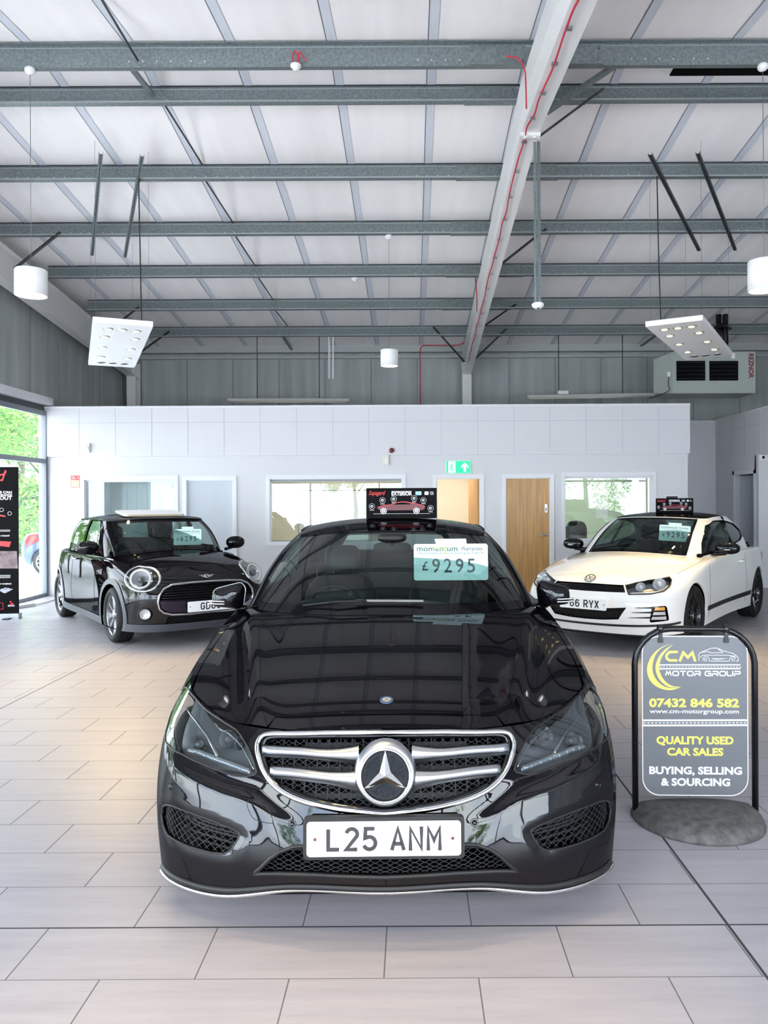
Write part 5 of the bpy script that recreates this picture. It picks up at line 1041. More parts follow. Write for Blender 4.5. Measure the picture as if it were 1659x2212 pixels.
    for x in (1427, 1567):
        xx = at(x, 1380, Y0).x - cx; mb = MB(); mb.tube([(xx - .012, 0, top), (xx + .012, 0, top)], .021, n=14); mb.cbox((xx, -.004, top - .035), (.018, .012, .04)); mb.cbox((xx, -.006, top - .058), (.022, .014, .020)); mb.build('hanging_clip', pm('clip_black', (.01, .01, .012), .15), R)
    # rubber base
    mb = MB(); Wb = .625; N_ = 36; vs = []; rings = [(1.0, .0), (1.0, .012), (.96, .035), (.88, .055), (.70, .070), (.3, .078)]
    out = [( -Wb / 2 * math.cos(a) , -.335 * math.sin(a) ** .9 if math.sin(a) > 0 else .10 * abs(math.sin(a)) ** .5) for a in np.linspace(0, 2 * math.pi, N_, endpoint=False)]
    for s, z in rings:
        for (x, y) in out: vs.append((x * s, (y + .05) * s - .05, z))
    k_ = len(rings); fs = [(i * N_ + j, i * N_ + (j + 1) % N_, (i + 1) * N_ + (j + 1) % N_, (i + 1) * N_ + j) for i in range(k_ - 1) for j in range(N_)]; fs += [tuple(reversed(range(N_))), tuple(range((k_ - 1) * N_, k_ * N_))]
    mb.add(vs, fs, 0, True); bo = mb.build('rubber_base', pm('worn_rubber', (.070, .067, .066), .75, noise=(26, .45, (1, 1, 1)), bump=.4), R)
    mb = MB(); Mo = Matrix.Translation((0, -.01, .0775)); stroke(mb, arc(0, 0, .055, .024, 0, 352, 24), .005, Mo, lift=.002, closed=True); stroke(mb, [(-.03, -.004), (-.015, .012), (0, -.006), (.015, .010), (.03, -.004)], .006, Mo, lift=.002); mb.build('moulded_mark', pm('rubber_dark', (.05, .05, .052), .6), bo)
pavement_sign()
# ================================================================ black saloon in the middle
def saloon():
    c = Car('black_saloon_car', (-.0992, 2.640), .0130, 'large glossy black saloon car facing the camera with a star badge in its chrome grille')
    R = c.root; AX = {}
    hc = spl([0, .17, .28, .5, .8, 1.1, 1.42, 1.9, 2.8, 3.6, 4.1, 4.5, 4.9], [.70, .735, .768, .825, .885, .938, .985, 1.0, 1.01, 1.02, 1.03, 1.01, .98])
    def H(u, v):
        u = np.abs(u); vv = np.clip(v, 0, 4.9); ur = .475 + .29 * np.clip((vv - .2) / 1.35, 0, 1.3)
        k = .5 * ((u - ur) + np.sqrt((u - ur) ** 2 + .0016))
        base = hc(vv) - .028 * ((u - k) / ur) ** 2 - .034 / ur * k
        x = (u - ur) / .05; ridge = .012 * np.exp(-x * x * .5)
        fall = .05 * (1 - np.exp(-k / .12)) + .10 * k
        return base + ridge * np.clip((vv - .2) * 4, 0, 1) * np.clip((1.8 - vv) * 3, 0, 1) - fall * np.clip(1.6 - vv * .42, .35, 1)
    top = [(0, .18), (.34, .203), (.55, .306), (.725, .515), (.848, .725), (.892, .98), (.885, 1.5), (.86, 2.7), (.83, 3.6), (.68, 4.52), (0, 4.72)]
    tw = H(np.array([p[0] for p in top]), np.array([p[1] for p in top]))
    rows = [
        [(0, .04, .216), (.34, .07, .213), (.575, .155, .150), (.81, .30, .135), (.90, .47, .125), (.915, .76, .15), (.88, 1.5, .17), (.88, 2.7, .17), (.88, 3.6, .18), (.78, 4.65, .25), (0, 4.82, .25)],
        [(0, .0, .315), (.34, .03, .315), (.60, .125, .315), (.835, .285, .315), (.912, .47, .32), (.93, .77, .33), (.92, 1.5, .33), (.92, 2.7, .33), (.915, 3.6, .35), (.80, 4.70, .4), (0, 4.87, .4)],
        [(0, .03, .44), (.34, .062, .44), (.61, .165, .445), (.838, .315, .45), (.918, .48, .46), (.94, .78, .48), (.925, 1.5, .5), (.925, 2.7, .5), (.925, 3.6, .52), (.82, 4.72, .55), (0, 4.88, .55)],
        [(0, .075, .565), (.34, .107, .565), (.602, .215, .57), (.815, .352, .585), (.902, .51, .61), (.935, .82, .64), (.925, 1.5, .68), (.925, 2.7, .7), (.925, 3.6, .72), (.81, 4.70, .72), (0, 4.86, .72)],
        [(0, .13, .665), (.34, .158, .66), (.578, .265, .662), (.775, .435, .675), (.884, .63, .69), (.925, .92, .75), (.925, 1.5, .84), (.905, 2.7, .87), (.895, 3.6, .89), (.76, 4.62, .88), (0, 4.80, .9)],
        [(p[0], p[1], float(w)) for p, w in zip(top, tw)]]
    S0 = Skirt(rows)
    rec = c.at(S0, [(342, 1738), (372, 1732), (456, 1762), (522, 1792), (531, 1806), (522, 1828), (503, 1853), (484, 1856), (414, 1842), (361, 1816), (344, 1790)])
    rec = np.array(round_poly(rec, .03, 4)); recs = [rec, rec * [-1, 1]]
    def sdist(poly, a, b):
        P = np.array(poly); d = np.full(len(a), 9.)
        for i in range(len(P)):
            p, q = P[i], P[(i + 1) % len(P)]; e = q - p; L = e @ e + 1e-12; t = np.clip(((a - p[0]) * e[0] + (b - p[1]) * e[1]) / L, 0, 1)
            d = np.minimum(d, np.hypot(a - p[0] - t * e[0], b - p[1] - t * e[1]))
        return np.where(inside(P, a, b), d, -d)
    crease = c.at(S0, [(352, 1625), (372, 1655), (420, 1690), (480, 1716), (545, 1738), (600, 1772), (660, 1795)])
    cr = smooth_open(crease, 6)
    def disp(a, b, P):
        e = 2e-3; n = np.cross(S0.raw(a + e, b) - S0.raw(a - e, b), S0.raw(a, b + e) - S0.raw(a, b - e)); n /= np.linalg.norm(n, axis=1, keepdims=True) + 1e-12
        d = np.zeros(len(a))
        for r in recs:
            near = (np.abs(a - r[:, 0].mean()) < .5)
            if near.any():
                s_ = sdist(r, a[near], b[near]); t = np.clip((s_ + .02) / .07, 0, 1); d[near] -= .012 * t * t * (3 - 2 * t)
        aa = np.abs(a); bc = np.interp(aa, -cr[::-1, 0][::-1] if cr[0, 0] > cr[-1, 0] else np.sort(-cr[:, 0]), cr[np.argsort(-cr[:, 0]), 1])
        x = (b - bc); w = np.clip((aa - .25) / .15, 0, 1) * np.clip((.95 - aa) / .1, 0, 1)
        d += w * .011 * np.exp(-(np.clip(x, 0, None) / .04) ** 2) * np.exp(-(np.clip(-x, 0, None) / .09) ** 2)
        return n * d[:, None]
    S = Skirt(rows, disp)
    a0, a1, b0, b1 = S.dom
    # ---- outlines read off the photo, turned into positions on the body surface
    lamp = c.at(S, [(400, 1484), (407, 1487), (421.5, 1502), (434, 1517), (443.4, 1531), (459, 1542.5), (476, 1553.4), (497, 1567), (509, 1575), (520, 1588), (536, 1614), (547, 1641), (554, 1668), (548.5, 1674), (528, 1678), (504.6, 1675.7), (473, 1664.7), (434, 1649), (395, 1630), (368, 1614.6), (357, 1600), (357, 1583), (363.5, 1560), (371, 1535), (381, 1510), (390, 1492)])
    lamp[:, 1] = np.minimum(lamp[:, 1], b1 - .008)
    go = c.at(S, [(829, 1579), (700, 1579), (600, 1580), (568, 1582), (556, 1597), (552, 1612), (555, 1634), (564, 1660), (579, 1688), (601, 1709.7), (627, 1725), (670, 1740), (724.5, 1752), (779, 1760), (829, 1766)])
    go[0, 0] = go[-1, 0] = 0; go[:, 1] = np.minimum(go[:, 1], b1 - .006)
    def sym(h): h = np.array(h); return np.vstack([h, [(-p[0], p[1]) for p in h[::-1][1:-1]]])
    grille = sym(go)
    gi = c.at(S, [(829, 1589), (700, 1589), (583, 1590), (568, 1595), (560.6, 1608), (562, 1629), (572.5, 1664), (590, 1690), (611.6, 1707), (648.5, 1725), (692, 1737), (735, 1746), (829, 1754)]); gi[0, 0] = gi[-1, 0] = 0
    gin = sym(gi)
    intake = c.at(S, [(357, 1739), (372, 1741), (414, 1757), (456.6, 1773), (499, 1789.7), (517, 1800), (515, 1811), (499, 1836), (484, 1845), (456, 1842), (414, 1831), (383, 1818), (361.6, 1804), (351, 1781), (348, 1760), (351, 1743)])
    lowg = c.at(S, [(829, 1822), (700, 1824), (634, 1829), (604, 1840), (583, 1855), (562, 1876), (546, 1890), (568, 1889), (604, 1889), (680, 1891), (829, 1897)]); lowg[0, 0] = lowg[-1, 0] = 0; lowg = sym(lowg)
    arch = []
    for v0 in (.845, 3.72): arch.append(c.side(S, [(v0 + .365 * math.cos(math.radians(x)), .335 + .365 * math.sin(math.radians(x))) for x in range(-34, 215, 8)]))
    allh = [lamp, mirror(lamp), grille, intake, mirror(intake), lowg] + arch + [mirror(x) for x in arch]
    # bumper / body-side split: along a line from the lamp's lower rear corner to the wheel arch
    j1 = c.side(S, [(.52, .60), (.62, .605), (.74, .60)])
    fr = [(a0, b0), (a1, b0), (a1, b1), (a0, b1)]
    ls = [float(x) for x in c.side(S, [(.60, .5)])[0]]
    xs = ls[0] + .04
    bump = [(-xs, b0), (xs, b0), (xs, j1[1][1]), (xs - .12, j1[0][1]), (.74, b1 - .002), (-.74, b1 - .002), (-xs + .12, j1[0][1]), (-xs, j1[1][1])]
    panel(S, bump, allh, 'front_bumper', M_BLACK, R, step=.0125, lip=.02)
    for sg in (1, -1):
        side = [(xs + .006, b0), (a1, b0), (a1, b1), (.75, b1), (xs - .115, j1[0][1] + .006), (xs + .006, j1[1][1] + .006)]
        if sg < 0: side = [(-p[0], p[1]) for p in side][::-1]
        panel(S, side, allh, 'body_side', M_BLACK, R, step=.045, lip=.02)
    # dark cavity behind the openings
    Sn = S; panel(Sn, [(-1.0, b0 + .02), (1.0, b0 + .02), (1.0, b1 - .03), (-1.0, b1 - .03)], [], 'front_cavity', M_DARK, R, step=.05, off=-.15, lip=0)
    # hood and other top sheets
    sheet = Sheet(H, (-.93, .93, .1, 4.8))
    edge = S.ev(np.linspace(a0, a1, 200), np.full(200, b1)); plan = edge[:, :2]
    fmid = np.linspace(-.0, 1, 2)
    A = np.linspace(-1, 1, 9)
    cowl = [(.80, 1.70), (.62, 1.54), (.35, 1.40), (0, 1.36), (-.35, 1.40), (-.62, 1.54), (-.80, 1.70)]
    L5 = S.ev(np.linspace(0, a1, 400), np.full(400, b1))[:, :2]; i2 = int(np.argmax(L5[:, 1] > 1.74)); i1 = int(np.argmax(L5[:, 0] > .44))
    i3 = int(np.argmax(L5[:, 1] > .76)); rt = np.vstack([L5[i1:i3:4] - [.004, 0], [(.856, .86), (.862, 1.0), (.852, 1.3), (.825, 1.6)]])
    frontline = [(-.417, .292), (-.3, .281), (0, .268), (.3, .281), (.417, .292)]
    hood = [(float(-p[0]), float(p[1])) for p in rt[::-1]] + frontline + [(float(p[0]), float(p[1])) for p in rt] + cowl
    panel(sheet, hood, [], 'bonnet', M_BLACK, R, step=.017, lip=.02)
    for sg in (1, -1):
        w_ = [(sg * float(p[0]), float(p[1])) for p in np.vstack([L5[i3 - 2:i2:4], [(.806, 1.72), (.830, 1.6), (.857, 1.3), (.867, 1.0), (.861, .86)]])]
        panel(sheet, w_ if sg > 0 else w_[::-1], [], 'front_wing', M_BLACK, R, step=.03, lip=.02)
    f0 = [(float(p[0]), float(p[1])) for p in L5[:i1 + 1:6]]
    sur = [(-p[0], p[1]) for p in f0[::-1]] + f0[1:] + [(.417, .288), (.3, .277), (0, .264), (-.3, .277), (-.417, .288)]
    panel(sheet, sur, [], 'grille_surround', M_BLACK, R, step=.02, lip=.01)
    # greenhouse
    gp = [[(0, 1.36), (.36, 1.40), (.62, 1.53), (.79, 1.72), (.815, 2.05), (.82, 2.4), (.815, 2.8), (.80, 3.3), (.76, 3.85), (.56, 4.14), (0, 4.25)],
          [(0, 1.81, 1.185), (.35, 1.845, 1.185), (.585, 1.95, 1.185), (.715, 2.13, 1.18), (.745, 2.35, 1.20), (.75, 2.7, 1.21), (.745, 3.0, 1.21), (.73, 3.35, 1.21), (.69, 3.72, 1.20), (.50, 4.0, 1.19), (0, 4.08, 1.19)],
          [(0, 2.28), (.35, 2.305), (.535, 2.375), (.605, 2.54), (.615, 2.75), (.618, 3.0), (.61, 3.2), (.60, 3.4), (.57, 3.6), (.42, 3.80), (0, 3.88)]]
    rc = spl([2.1, 2.3, 2.6, 3.0, 3.4, 3.88], [1.345, 1.378, 1.418, 1.440, 1.425, 1.36])
    Rf = lambda u, v: rc(np.clip(v, 2.1, 3.9)) - .055 * (np.abs(u) / .6) ** 2.6
    g0 = [(p[0], p[1], float(H(np.array([p[0]]), np.array([p[1]]))[0])) for p in gp[0]]; g2 = [(p[0], p[1], float(Rf(np.array([p[0]]), np.array([p[1]]))[0])) for p in gp[2]]
    G = Skirt([g0, gp[1], g2]); ga0, ga1, gb0, gb1 = G.dom
    deck_hole = [(p[0], p[1]) for p in gp[0]] + [(-p[0], p[1]) for p in gp[0][::-1][1:-1]]
    rear = [(float(p[0]), float(p[1])) for p in L5[i2::4]]; rr = rear + [(-p[0], p[1]) for p in rear[::-1][1:]]
    panel(sheet, [(.80, 1.72)] + rr + [(-.80, 1.72)], [deck_hole], 'boot_and_shoulders', M_BLACK, R, step=.07, lip=.0)
    wo = c.at(G, [(546, 1309), (556, 1290), (600, 1208), (633, 1162), (646, 1151), (700, 1149), (829, 1148)]); wo[0, 1] = max(wo[0, 1], .004); wo[-1, 0] = 0; wo[:, 1] = np.minimum(wo[:, 1], gb1 - .004)
    botc = [(0, .004), (wo[0, 0] * .5, .004)]
    wso = np.vstack([botc, wo]); wso = sym(np.vstack([wso[:-1], [(0, wo[-1, 1])]]))
    wi = c.at(G, [(829, 1304), (700, 1303.5), (590, 1302), (568, 1299), (566, 1286), (606, 1214), (645, 1158), (655, 1153), (700, 1152), (829, 1151)]); wi[0, 0] = wi[-1, 0] = 0; wi = sym(wi)
    sw = c.side(G, [(1.98, .985), (2.3, 1.0), (2.8, 1.01), (3.3, 1.02), (3.62, 1.05), (3.50, 1.18), (3.25, 1.31), (2.9, 1.35), (2.62, 1.335), (2.45, 1.27), (2.2, 1.13)])
    rw = [(ga1 - .50, .05), (ga1 - .001, .05), (ga1 - .001, gb1 - .03), (ga1 - .42, gb1 - .03)]
    panel(G, [(ga0, gb0), (ga1, gb0), (ga1, gb1), (ga0, gb1)], [wso, sw, mirror(sw), rw, mirror(rw)], 'pillars', M_BLACK, R, step=.05, lip=.02)
    panel(G, wso, [wi], 'windscreen_border', M_PIANO, R, step=.04, lip=0, off=-.002)
    panel(G, wi, [], 'windscreen', M_GLASSW, R, step=.04, lip=0, off=-.002)
    for q in (sw, mirror(sw)): panel(G, q, [], 'side_window', M_GLASSD, R, step=.05, lip=0, off=-.006)
    panel(G, rw, [], 'rear_window', M_GLASSD, R, step=.06, lip=0, off=-.004); panel(G, mirror(rw), [], 'rear_window', M_GLASSD, R, step=.06, lip=0, off=-.004)
    ge = G.ev(np.linspace(ga0, ga1, 120), np.full(120, gb1)); rs = Sheet(Rf, (-.7, .7, 2.2, 3.95))
    panel(rs, [(float(p[0]), float(p[1])) for p in ge], [], 'roof', M_BLACK, R, step=.04, lip=0)
    m = MB()
    for sg in (1, -1):
        q = np.linspace(1.35, 4.2, 50) if False else np.linspace(ga1 * .30, ga1 * .82, 50); P = G.ev(sg * q, np.full(50, gb1 - .012)); m.tube([Vector(p) + Vector((0, 0, .004)) for p in P], .007, n=6)
    m.build('roof_rail_trim', M_PIANO, R)
    # grille: chrome ring, mesh, silver louvres, star
    mid = (np.array(resample(grille, .01)),)
    ro_ = resample(go, .012, False); ri_ = resample(gi, .006, False)
    ring_mid = sym(np.array([(p + ri_[np.argmin(((ri_ - p) ** 2).sum(1))]) / 2 for p in ro_]) * np.array([[1, 1]])); ring_mid[0, 0] = 0
    for _ in range(4): ring_mid = (ring_mid + np.roll(ring_mid, 1, 0) * .5 + np.roll(ring_mid, -1, 0) * .5) / 2
    surf_tube(S, ring_mid, 'grille_ring', M_CHROME, R, .0095, off=.004, n=10)
    surf_tube(S, [(p[0] * .975, p[1] + (.012 if p[1] < .45 else -.006)) for p in ring_mid], 'grille_inner_lip', M_PIANO, R, .011, off=-.014, n=8)
    mb = MB(); lattice(mb, S, gin, .032, .026, .0018, -.035, 1, wave=.003); mb.build('grille_mesh', pm('mesh_wire', (.014, .015, .018), .4, spec=.3), R)
    mb = MB()                                        # radiator hardware behind the mesh
    for (x, w_, z, d) in ((-.33, .12, .63, .12), (-.2, .2, .655, .14), (.2, .2, .655, .14), (.33, .12, .62, .12), (-.12, .5, .50, .13), (.15, .4, .50, .12), (0, .9, .58, .16)):
        mb.cbox((x, .115 + (z - .45) * .55 + d * .2, z), (w_, .01, .018))
    for k in range(-9, 10): mb.bar((k * .042, .155, .49), (k * .042, .27, .70), .004, .01)
    mb.build('radiator', pm('radiator_grey', (.05, .053, .06), .5), R)
    def bar(pts, name):
        h = c.at(S, pts); return h
    ctr = c.at(S, [(828.6, 1673)])[0]; Cp = S.ev([0], [ctr[1]])[0]
    upn = np.array([0., .30, .954]); upn /= np.linalg.norm(upn); nn = np.array([0, -upn[2], upn[1]])
    Ms = Matrix(((1, 0, nn[0], Cp[0]), (0, upn[1], nn[1], Cp[1] - .012), (0, upn[2], nn[2], Cp[2]), (0, 0, 0, 1)))
    mb = MB()
    for sg in (1, -1):
        for pts, thick in (([(566, 1621), (640, 1625), (705, 1630), (775, 1632)], .0195), ([(583, 1667), (640, 1672), (705, 1680), (780, 1689)], .0205)):
            h = smooth_open(c.at(S, pts), 5); h = [(sg * p[0], p[1]) for p in h]; P = S.ev([p[0] for p in h], [p[1] for p in h]) + S.nrm([p[0] for p in h], [p[1] for p in h]) * -.004; n = len(P); vs = []
            for i, p in enumerate(P):
                f = i / (n - 1); t = thick * (1. + .9 * (max(0, f - .6) / .4) ** 2); 
                for (yy, dz) in ((.012, t), (-.006, t * .9), (-.014, t * .2), (-.012, -t * .45), (-.002, -t * .6), (-.006, -t * .95), (.012, -t)): vs.append((p[0], p[1] + yy, p[2] + dz))
            k = 7; mb.add(vs, [(i * k + j, i * k + (j + 1) % k, (i + 1) * k + (j + 1) % k, (i + 1) * k + j) for i in range(n - 1) for j in range(k)] + [tuple(range(k))], 0, True)
    nA = 60; vs = []; prof_ = [(0, -.01), (.0, .012), (.15, .015), (.55, .010), (.9, 0.), (1., -.012)]
    for i in range(nA):
        a = 2 * math.pi * i / nA; ro = .104 + .022 * max(0., math.sin(a)) ** 1.5 + .006 * abs(math.cos(a)) ** 4
        for f_, z_ in prof_: r_ = .088 + (ro - .088) * f_; vs.append(Ms @ Vector((r_ * math.cos(a), r_ * math.sin(a), z_)))
    mb.add(vs, [(i * 6 + j, ((i + 1) % nA) * 6 + j, ((i + 1) % nA) * 6 + j + 1, i * 6 + j + 1) for i in range(nA) for j in range(5)], 0, True)
    mb.build('grille_louvres', M_SATIN, R)
    st = MB(); st.lathe([(.080, -.004), (.082, .014), (.086, .020), (.091, .0175), (.0925, .008), (.09, 0)], Ms, n=56)
    L, wv = .085, .0225
    for k in range(3):
        a = math.pi / 2 + k * 2 * math.pi / 3; ca, sa = math.cos(a), math.sin(a); tip = Vector((L * ca, L * sa, .006)); hub = Vector((0, 0, .022))
        lft = Vector((math.cos(a + math.pi / 3), math.sin(a + math.pi / 3), 0)) * wv; rgt = Vector((math.cos(a - math.pi / 3), math.sin(a - math.pi / 3), 0)) * wv
        st.add([Ms @ p for p in (hub, tip, lft + Vector((0, 0, .006)), rgt + Vector((0, 0, .006)))], [(0, 1, 2), (0, 3, 1)])
    sto = st.build('star_badge', M_CHROME, R)
    bk = MB(); bk.lathe([(0, -.006), (.088, -.006)], Ms, n=40); bk.build('star_backing', pm('badge_backing', (.004, .005, .008), .4, spec=.15), sto)
    bk = MB()
    for k in range(3):                               # quilted panels between the points
        a = math.pi / 2 + math.pi / 3 + k * 2 * math.pi / 3
        for i in range(-6, 7):
            for j in range(1, 13):
                q = Vector((math.cos(a), math.sin(a))) * (j * .0062) + Vector((-math.sin(a), math.cos(a))) * (i * .0072 + (j % 2) * .0036); rr = q.length; da = abs((math.atan2(q.y, q.x) - a + math.pi) % (2 * math.pi) - math.pi)
                if rr < .070 and rr * math.sin(math.pi / 3 - da if da < math.pi / 3 else 0) > .018: bk.ball(Ms @ Vector((q.x, q.y, -.006)), .0036, nu=6, nv=4)
    bk.build('quilted_pattern', pm('badge_slate', (.014, .019, .028), .45, spec=.25), sto)
    # intake meshes
    for hole, nm in ((intake, 'intake_mesh'), (mirror(intake), 'intake_mesh')):
        mb = MB(); lattice(mb, S, hole, .034, .026, .0015, -.012, 1); o = mb.build(nm, pm('mesh_wire', (.014, .015, .018), .4, spec=.3), R)
        surf_tube(S, hole, 'intake_rim', M_TRIM, o, .0045, off=-.002, n=6)
        mb = MB(); h = np.array(hole); cx = h[:, 0].mean()
        for k in range(7):
            b = h[:, 1].min() + (h[:, 1].max() - h[:, 1].min()) * (k + .5) / 7; q = np.linspace(h[:, 0].min() + .02, h[:, 0].max() - .02, 8); P = S.ev(q, np.full(8, b)) - S.nrm(q, np.full(8, b)) * .09
            mb.tube([Vector(p) for p in P], .005, n=5)
        mb.build('cooling_fins', pm('fin_dark', (.012, .013, .015), .5), o)
    mb = MB(); lattice(mb, S, lowg, .034, .026, .0014, -.02, 1, wave=.003); lo = mb.build('lower_grille_mesh', pm('mesh_wire', (.014, .015, .018), .4, spec=.3), R)
    surf_tube(S, lowg, 'lower_grille_rim', M_TRIM, lo, .008, off=-.004, n=8)
    mb = MB()
    for z in (.30, .33, .36): mb.cbox((0, .19, z), (1.0, .006, .008))
    mb.build('radiator_fins', pm('fin_dark', (.012, .013, .015), .5), lo)
    smooth_lip(S, 'lower_lip', R, M_TRIM, (-.97, .97), .022, .014, -.002)
    smooth_lip(S, 'chrome_lip', R, M_CHROME, (-1.02, 1.02), .003, .0085, .004)
    # headlamps
    for sg, q in ((-1, lamp), (1, mirror(lamp))):
        ho = panel(S, q, [], 'headlamp', M_LENSD, R, step=.02, lip=0, off=-.002)
        panel(S, [(p[0], p[1]) for p in q], [], 'headlamp_bowl', pm('lamp_bowl', (.11, .12, .13), .35), ho, step=.03, lip=0, off=-.075)
        surf_tube(S, q, 'headlamp_seal', M_TRIM, ho, .004, off=-.002, n=6)
        mm = lambda pts: [(-sg * p[0] if sg > 0 else p[0], p[1]) for p in c.at(S, pts)]
        mm = lambda pts: [(sg * -1 * p[0], p[1]) for p in c.at(S, pts)]
        mb = MB(); h = smooth_open(mm([(397, 1522), (418, 1550), (440, 1580), (455, 1612), (463, 1630)]), 4); P = S.ev(h[:, 0], h[:, 1]) - S.nrm(h[:, 0], h[:, 1]) * .022; mb.tube([Vector(p) for p in P], [.004 + .004 * i / len(P) for i in range(len(P))], n=6)
        h = smooth_open(mm([(460, 1553), (470, 1568), (490, 1580), (513, 1605), (530, 1635), (543, 1662)]), 4); P = S.ev(h[:, 0], h[:, 1]) - S.nrm(h[:, 0], h[:, 1]) * .02; mb.tube([Vector(p) for p in P], .003, n=6)
        mb.build('light_guide', M_CHROME, ho)
        mb = MB(); h = smooth_open(mm([(397, 1614), (420, 1618), (450, 1632), (490, 1648), (530, 1664)]), 4); P = S.ev(h[:, 0], h[:, 1]) - S.nrm(h[:, 0], h[:, 1]) * .03
        mb.tube([Vector(p) for p in P], .011, n=8)
        for p in P[2::2]: mb.ball(Vector(p) + Vector((0, -.01, 0)), (.007, .006, .009), nu=8, nv=6)
        mb.build('indicator_strip', pm('lamp_strip', (.35, .37, .40), .3, metal=.6), ho)
        for pts, rr in (((480, 1580), .036), ((503, 1596), .020), ((415, 1590), .034)):
            p = mm([pts])[0]; P = S.ev([p[0]], [p[1]])[0]; N = S.nrm([p[0]], [p[1]])[0]; Pi = Vector(P) - Vector(N) * .052; Mr = Matrix.Translation(Pi) @ Matrix.Rotation(math.radians(75), 4, 'X')
            mb = MB(); mb.lathe([(rr, .022), (rr * .95, .018), (rr * .7, .002), (rr * .35, -.004)], Mr, n=20); mb.build('projector_bezel', M_CHROME, ho)
            mb = MB(); mb.ball(Pi, rr * .5, nu=12, nv=8); mb.build('projector_lens', pm('projector_glass', (.08, .085, .09), .08), ho)
    # washer / tow covers, sensors
    tc = c.at(S, [(538, 1730), (572.6, 1738), (581, 1750), (589.5, 1773), (586, 1778.7), (551.5, 1770.7), (541, 1758), (533.6, 1739)])
    surf_tube(S, smooth_closed(tc, 3), 'tow_eye_cover_seam', M_TRIM, R, .0012, off=.0, n=5)
    for (x, y) in ((631, 1779.6), (1025, 1777), (368, 1699), (1292, 1695)):
        p = c.at(S, [(x, y)])[0]; P = Vector(S.ev([p[0]], [p[1]])[0]); N = Vector(S.nrm([p[0]], [p[1]])[0]); Q = Matrix.Translation(P) @ N.to_track_quat('Z', 'Y').to_matrix().to_4x4()
        mb = MB(); mb.lathe([(.0, .002), (.009, .002), (.0095, 0)], Q, n=18); mb.lathe([(.0115, -.002), (.0125, .0015), (.0145, .001), (.0145, -.003)], Q, n=18); mb.build('parking_sensor', M_PIANO, R)
    # bonnet badge
    bp = invert(sheet, c.px, [(829, 1513)])[0]; P = Vector(sheet.ev([0], [bp[1]])[0]); N = Vector(sheet.nrm([0], [bp[1]])[0]); Q = Matrix.Translation(P) @ Matrix.Rotation(math.atan2(-N.y, N.z), 4, 'X')
    mb = MB(); mb.lathe([(0, .003), (.0185, .003)], Q, n=32); mb.lathe([(.0265, .0), (.0265, .004), (.0245, .0048), (.0185, .0048), (.018, .003)], Q, n=32, mi=1)
    for k in range(3): a = math.pi / 2 + k * 2 * math.pi / 3; stroke(mb, [(0, 0), (.017 * math.cos(a), .017 * math.sin(a))], .0028, Q, mi=2, lift=.0042)
    mb.build('bonnet_badge', [pm('badge_champagne', (.62, .58, .46), .3, metal=.6), pm('badge_blue', (.03, .05, .10), .25), M_CHROME], R)
    # number plate
    Mp = Matrix.Translation((0, -.012, .0)) @ Matrix.Rotation(math.radians(90), 4, 'X')
    pc = 1.56 - ((1811 - 1083.5) / 1680) * 2.625
    Mp = Matrix.Translation((-.003, -.016, pc)) @ Matrix.Rotation(math.radians(86), 4, 'X')
    bk = MB(); bk.poly([Mp @ Vector((x, y, -.001)) for x, y in rounded(.545, .138, .014)], Mp.to_3x3() @ Vector((0, 0, -.03))); bo = bk.build('plate_holder', M_TRIM, R)
    plate('number_plate', 'L25 ANM', R, Mp, M_PLATE, M_PBLK, pm('cap_brown', (.08, .02, .015), .5))
    # door mirrors
    for sg in (-1, 1):
        C0 = Vector((sg * .932, 1.80, 1.026)); mb = MB()
        vs = []; nU, nV = 20, 12
        prof = round_poly([(-.088, -.055), (.085, -.076), (.10, .045), (.075, .078), (-.085, .038)], [.03, .03, .035, .04, .035], 5) if sg < 0 else round_poly([(.088, -.055), (-.085, -.076), (-.10, .045), (-.075, .078), (.085, .038)], [.03, .03, .035, .04, .035], 5)
        prof = [(p[0], p[1]) for p in prof]; K = len(prof)
        for (sc, yy) in ((.0, -.088), (.45, -.082), (.75, -.066), (.92, -.040), (1.0, 0.), (.99, .035), (.93, .045)):
            for p in prof: vs.append(C0 + Vector((p[0] * sc, yy, p[1] * sc)))
        mb.add(vs, [(i * K + j, i * K + (j + 1) % K, (i + 1) * K + (j + 1) % K, (i + 1) * K + j) for i in range(6) for j in range(K)], 0, True)
        o = mb.build('door_mirror', M_BLACK, R)
        mb = MB(); mb.poly([C0 + Vector((p[0] * .92, .043, p[1] * .92)) for p in prof]); mb.build('mirror_glass', M_CHROME, o)
        mb = MB(); mb.tube([C0 + Vector((p[0] * 1.0, .012, p[1] * 1.0)) for p in prof], .004, n=6, closed=True); mb.build('mirror_edge_trim', M_SATIN if sg < 0 else M_PIANO, o)
        mb = MB(); mb.tube([C0 + Vector((-sg * .04, .0, -.062)), C0 + Vector((-sg * .13, .01, -.075)), C0 + Vector((-sg * .21, .03, -.085))], [.016, .018, .022], n=8); mb.build('mirror_arm', M_PIANO, o)
        mb = MB()
        for z in (-.02, -.035):
            mb.tube([C0 + Vector((sg * x, -.083 + abs(x - .02) ** 2 * 3.2, z + .02 * x)) for x in np.linspace(.0, .098, 8)], .0035, n=6)
        mb.build('mirror_indicator', M_LAMPW, o)
    # wipers
    mb = MB()
    def gpt(px_, py_, o_=.012): q = c.at(G, [(px_, py_)])[0]; return Vector(G.ev([q[0]], [q[1]])[0]) + Vector(G.nrm([q[0]], [q[1]])[0]) * o_
    mb.tube([gpt(792, 1305, .02), gpt(730, 1308, .025), gpt(655, 1312, .012)], [.007, .006, .004], n=6); mb.build('wiper_arm', M_TRIM, R)
    mb = MB(); mb.bar(gpt(770, 1304, .02), gpt(914, 1305, .02), .012, .010); mb.build('wiper_blade', pm('wiper_grey', (.12, .115, .10), .3), R)
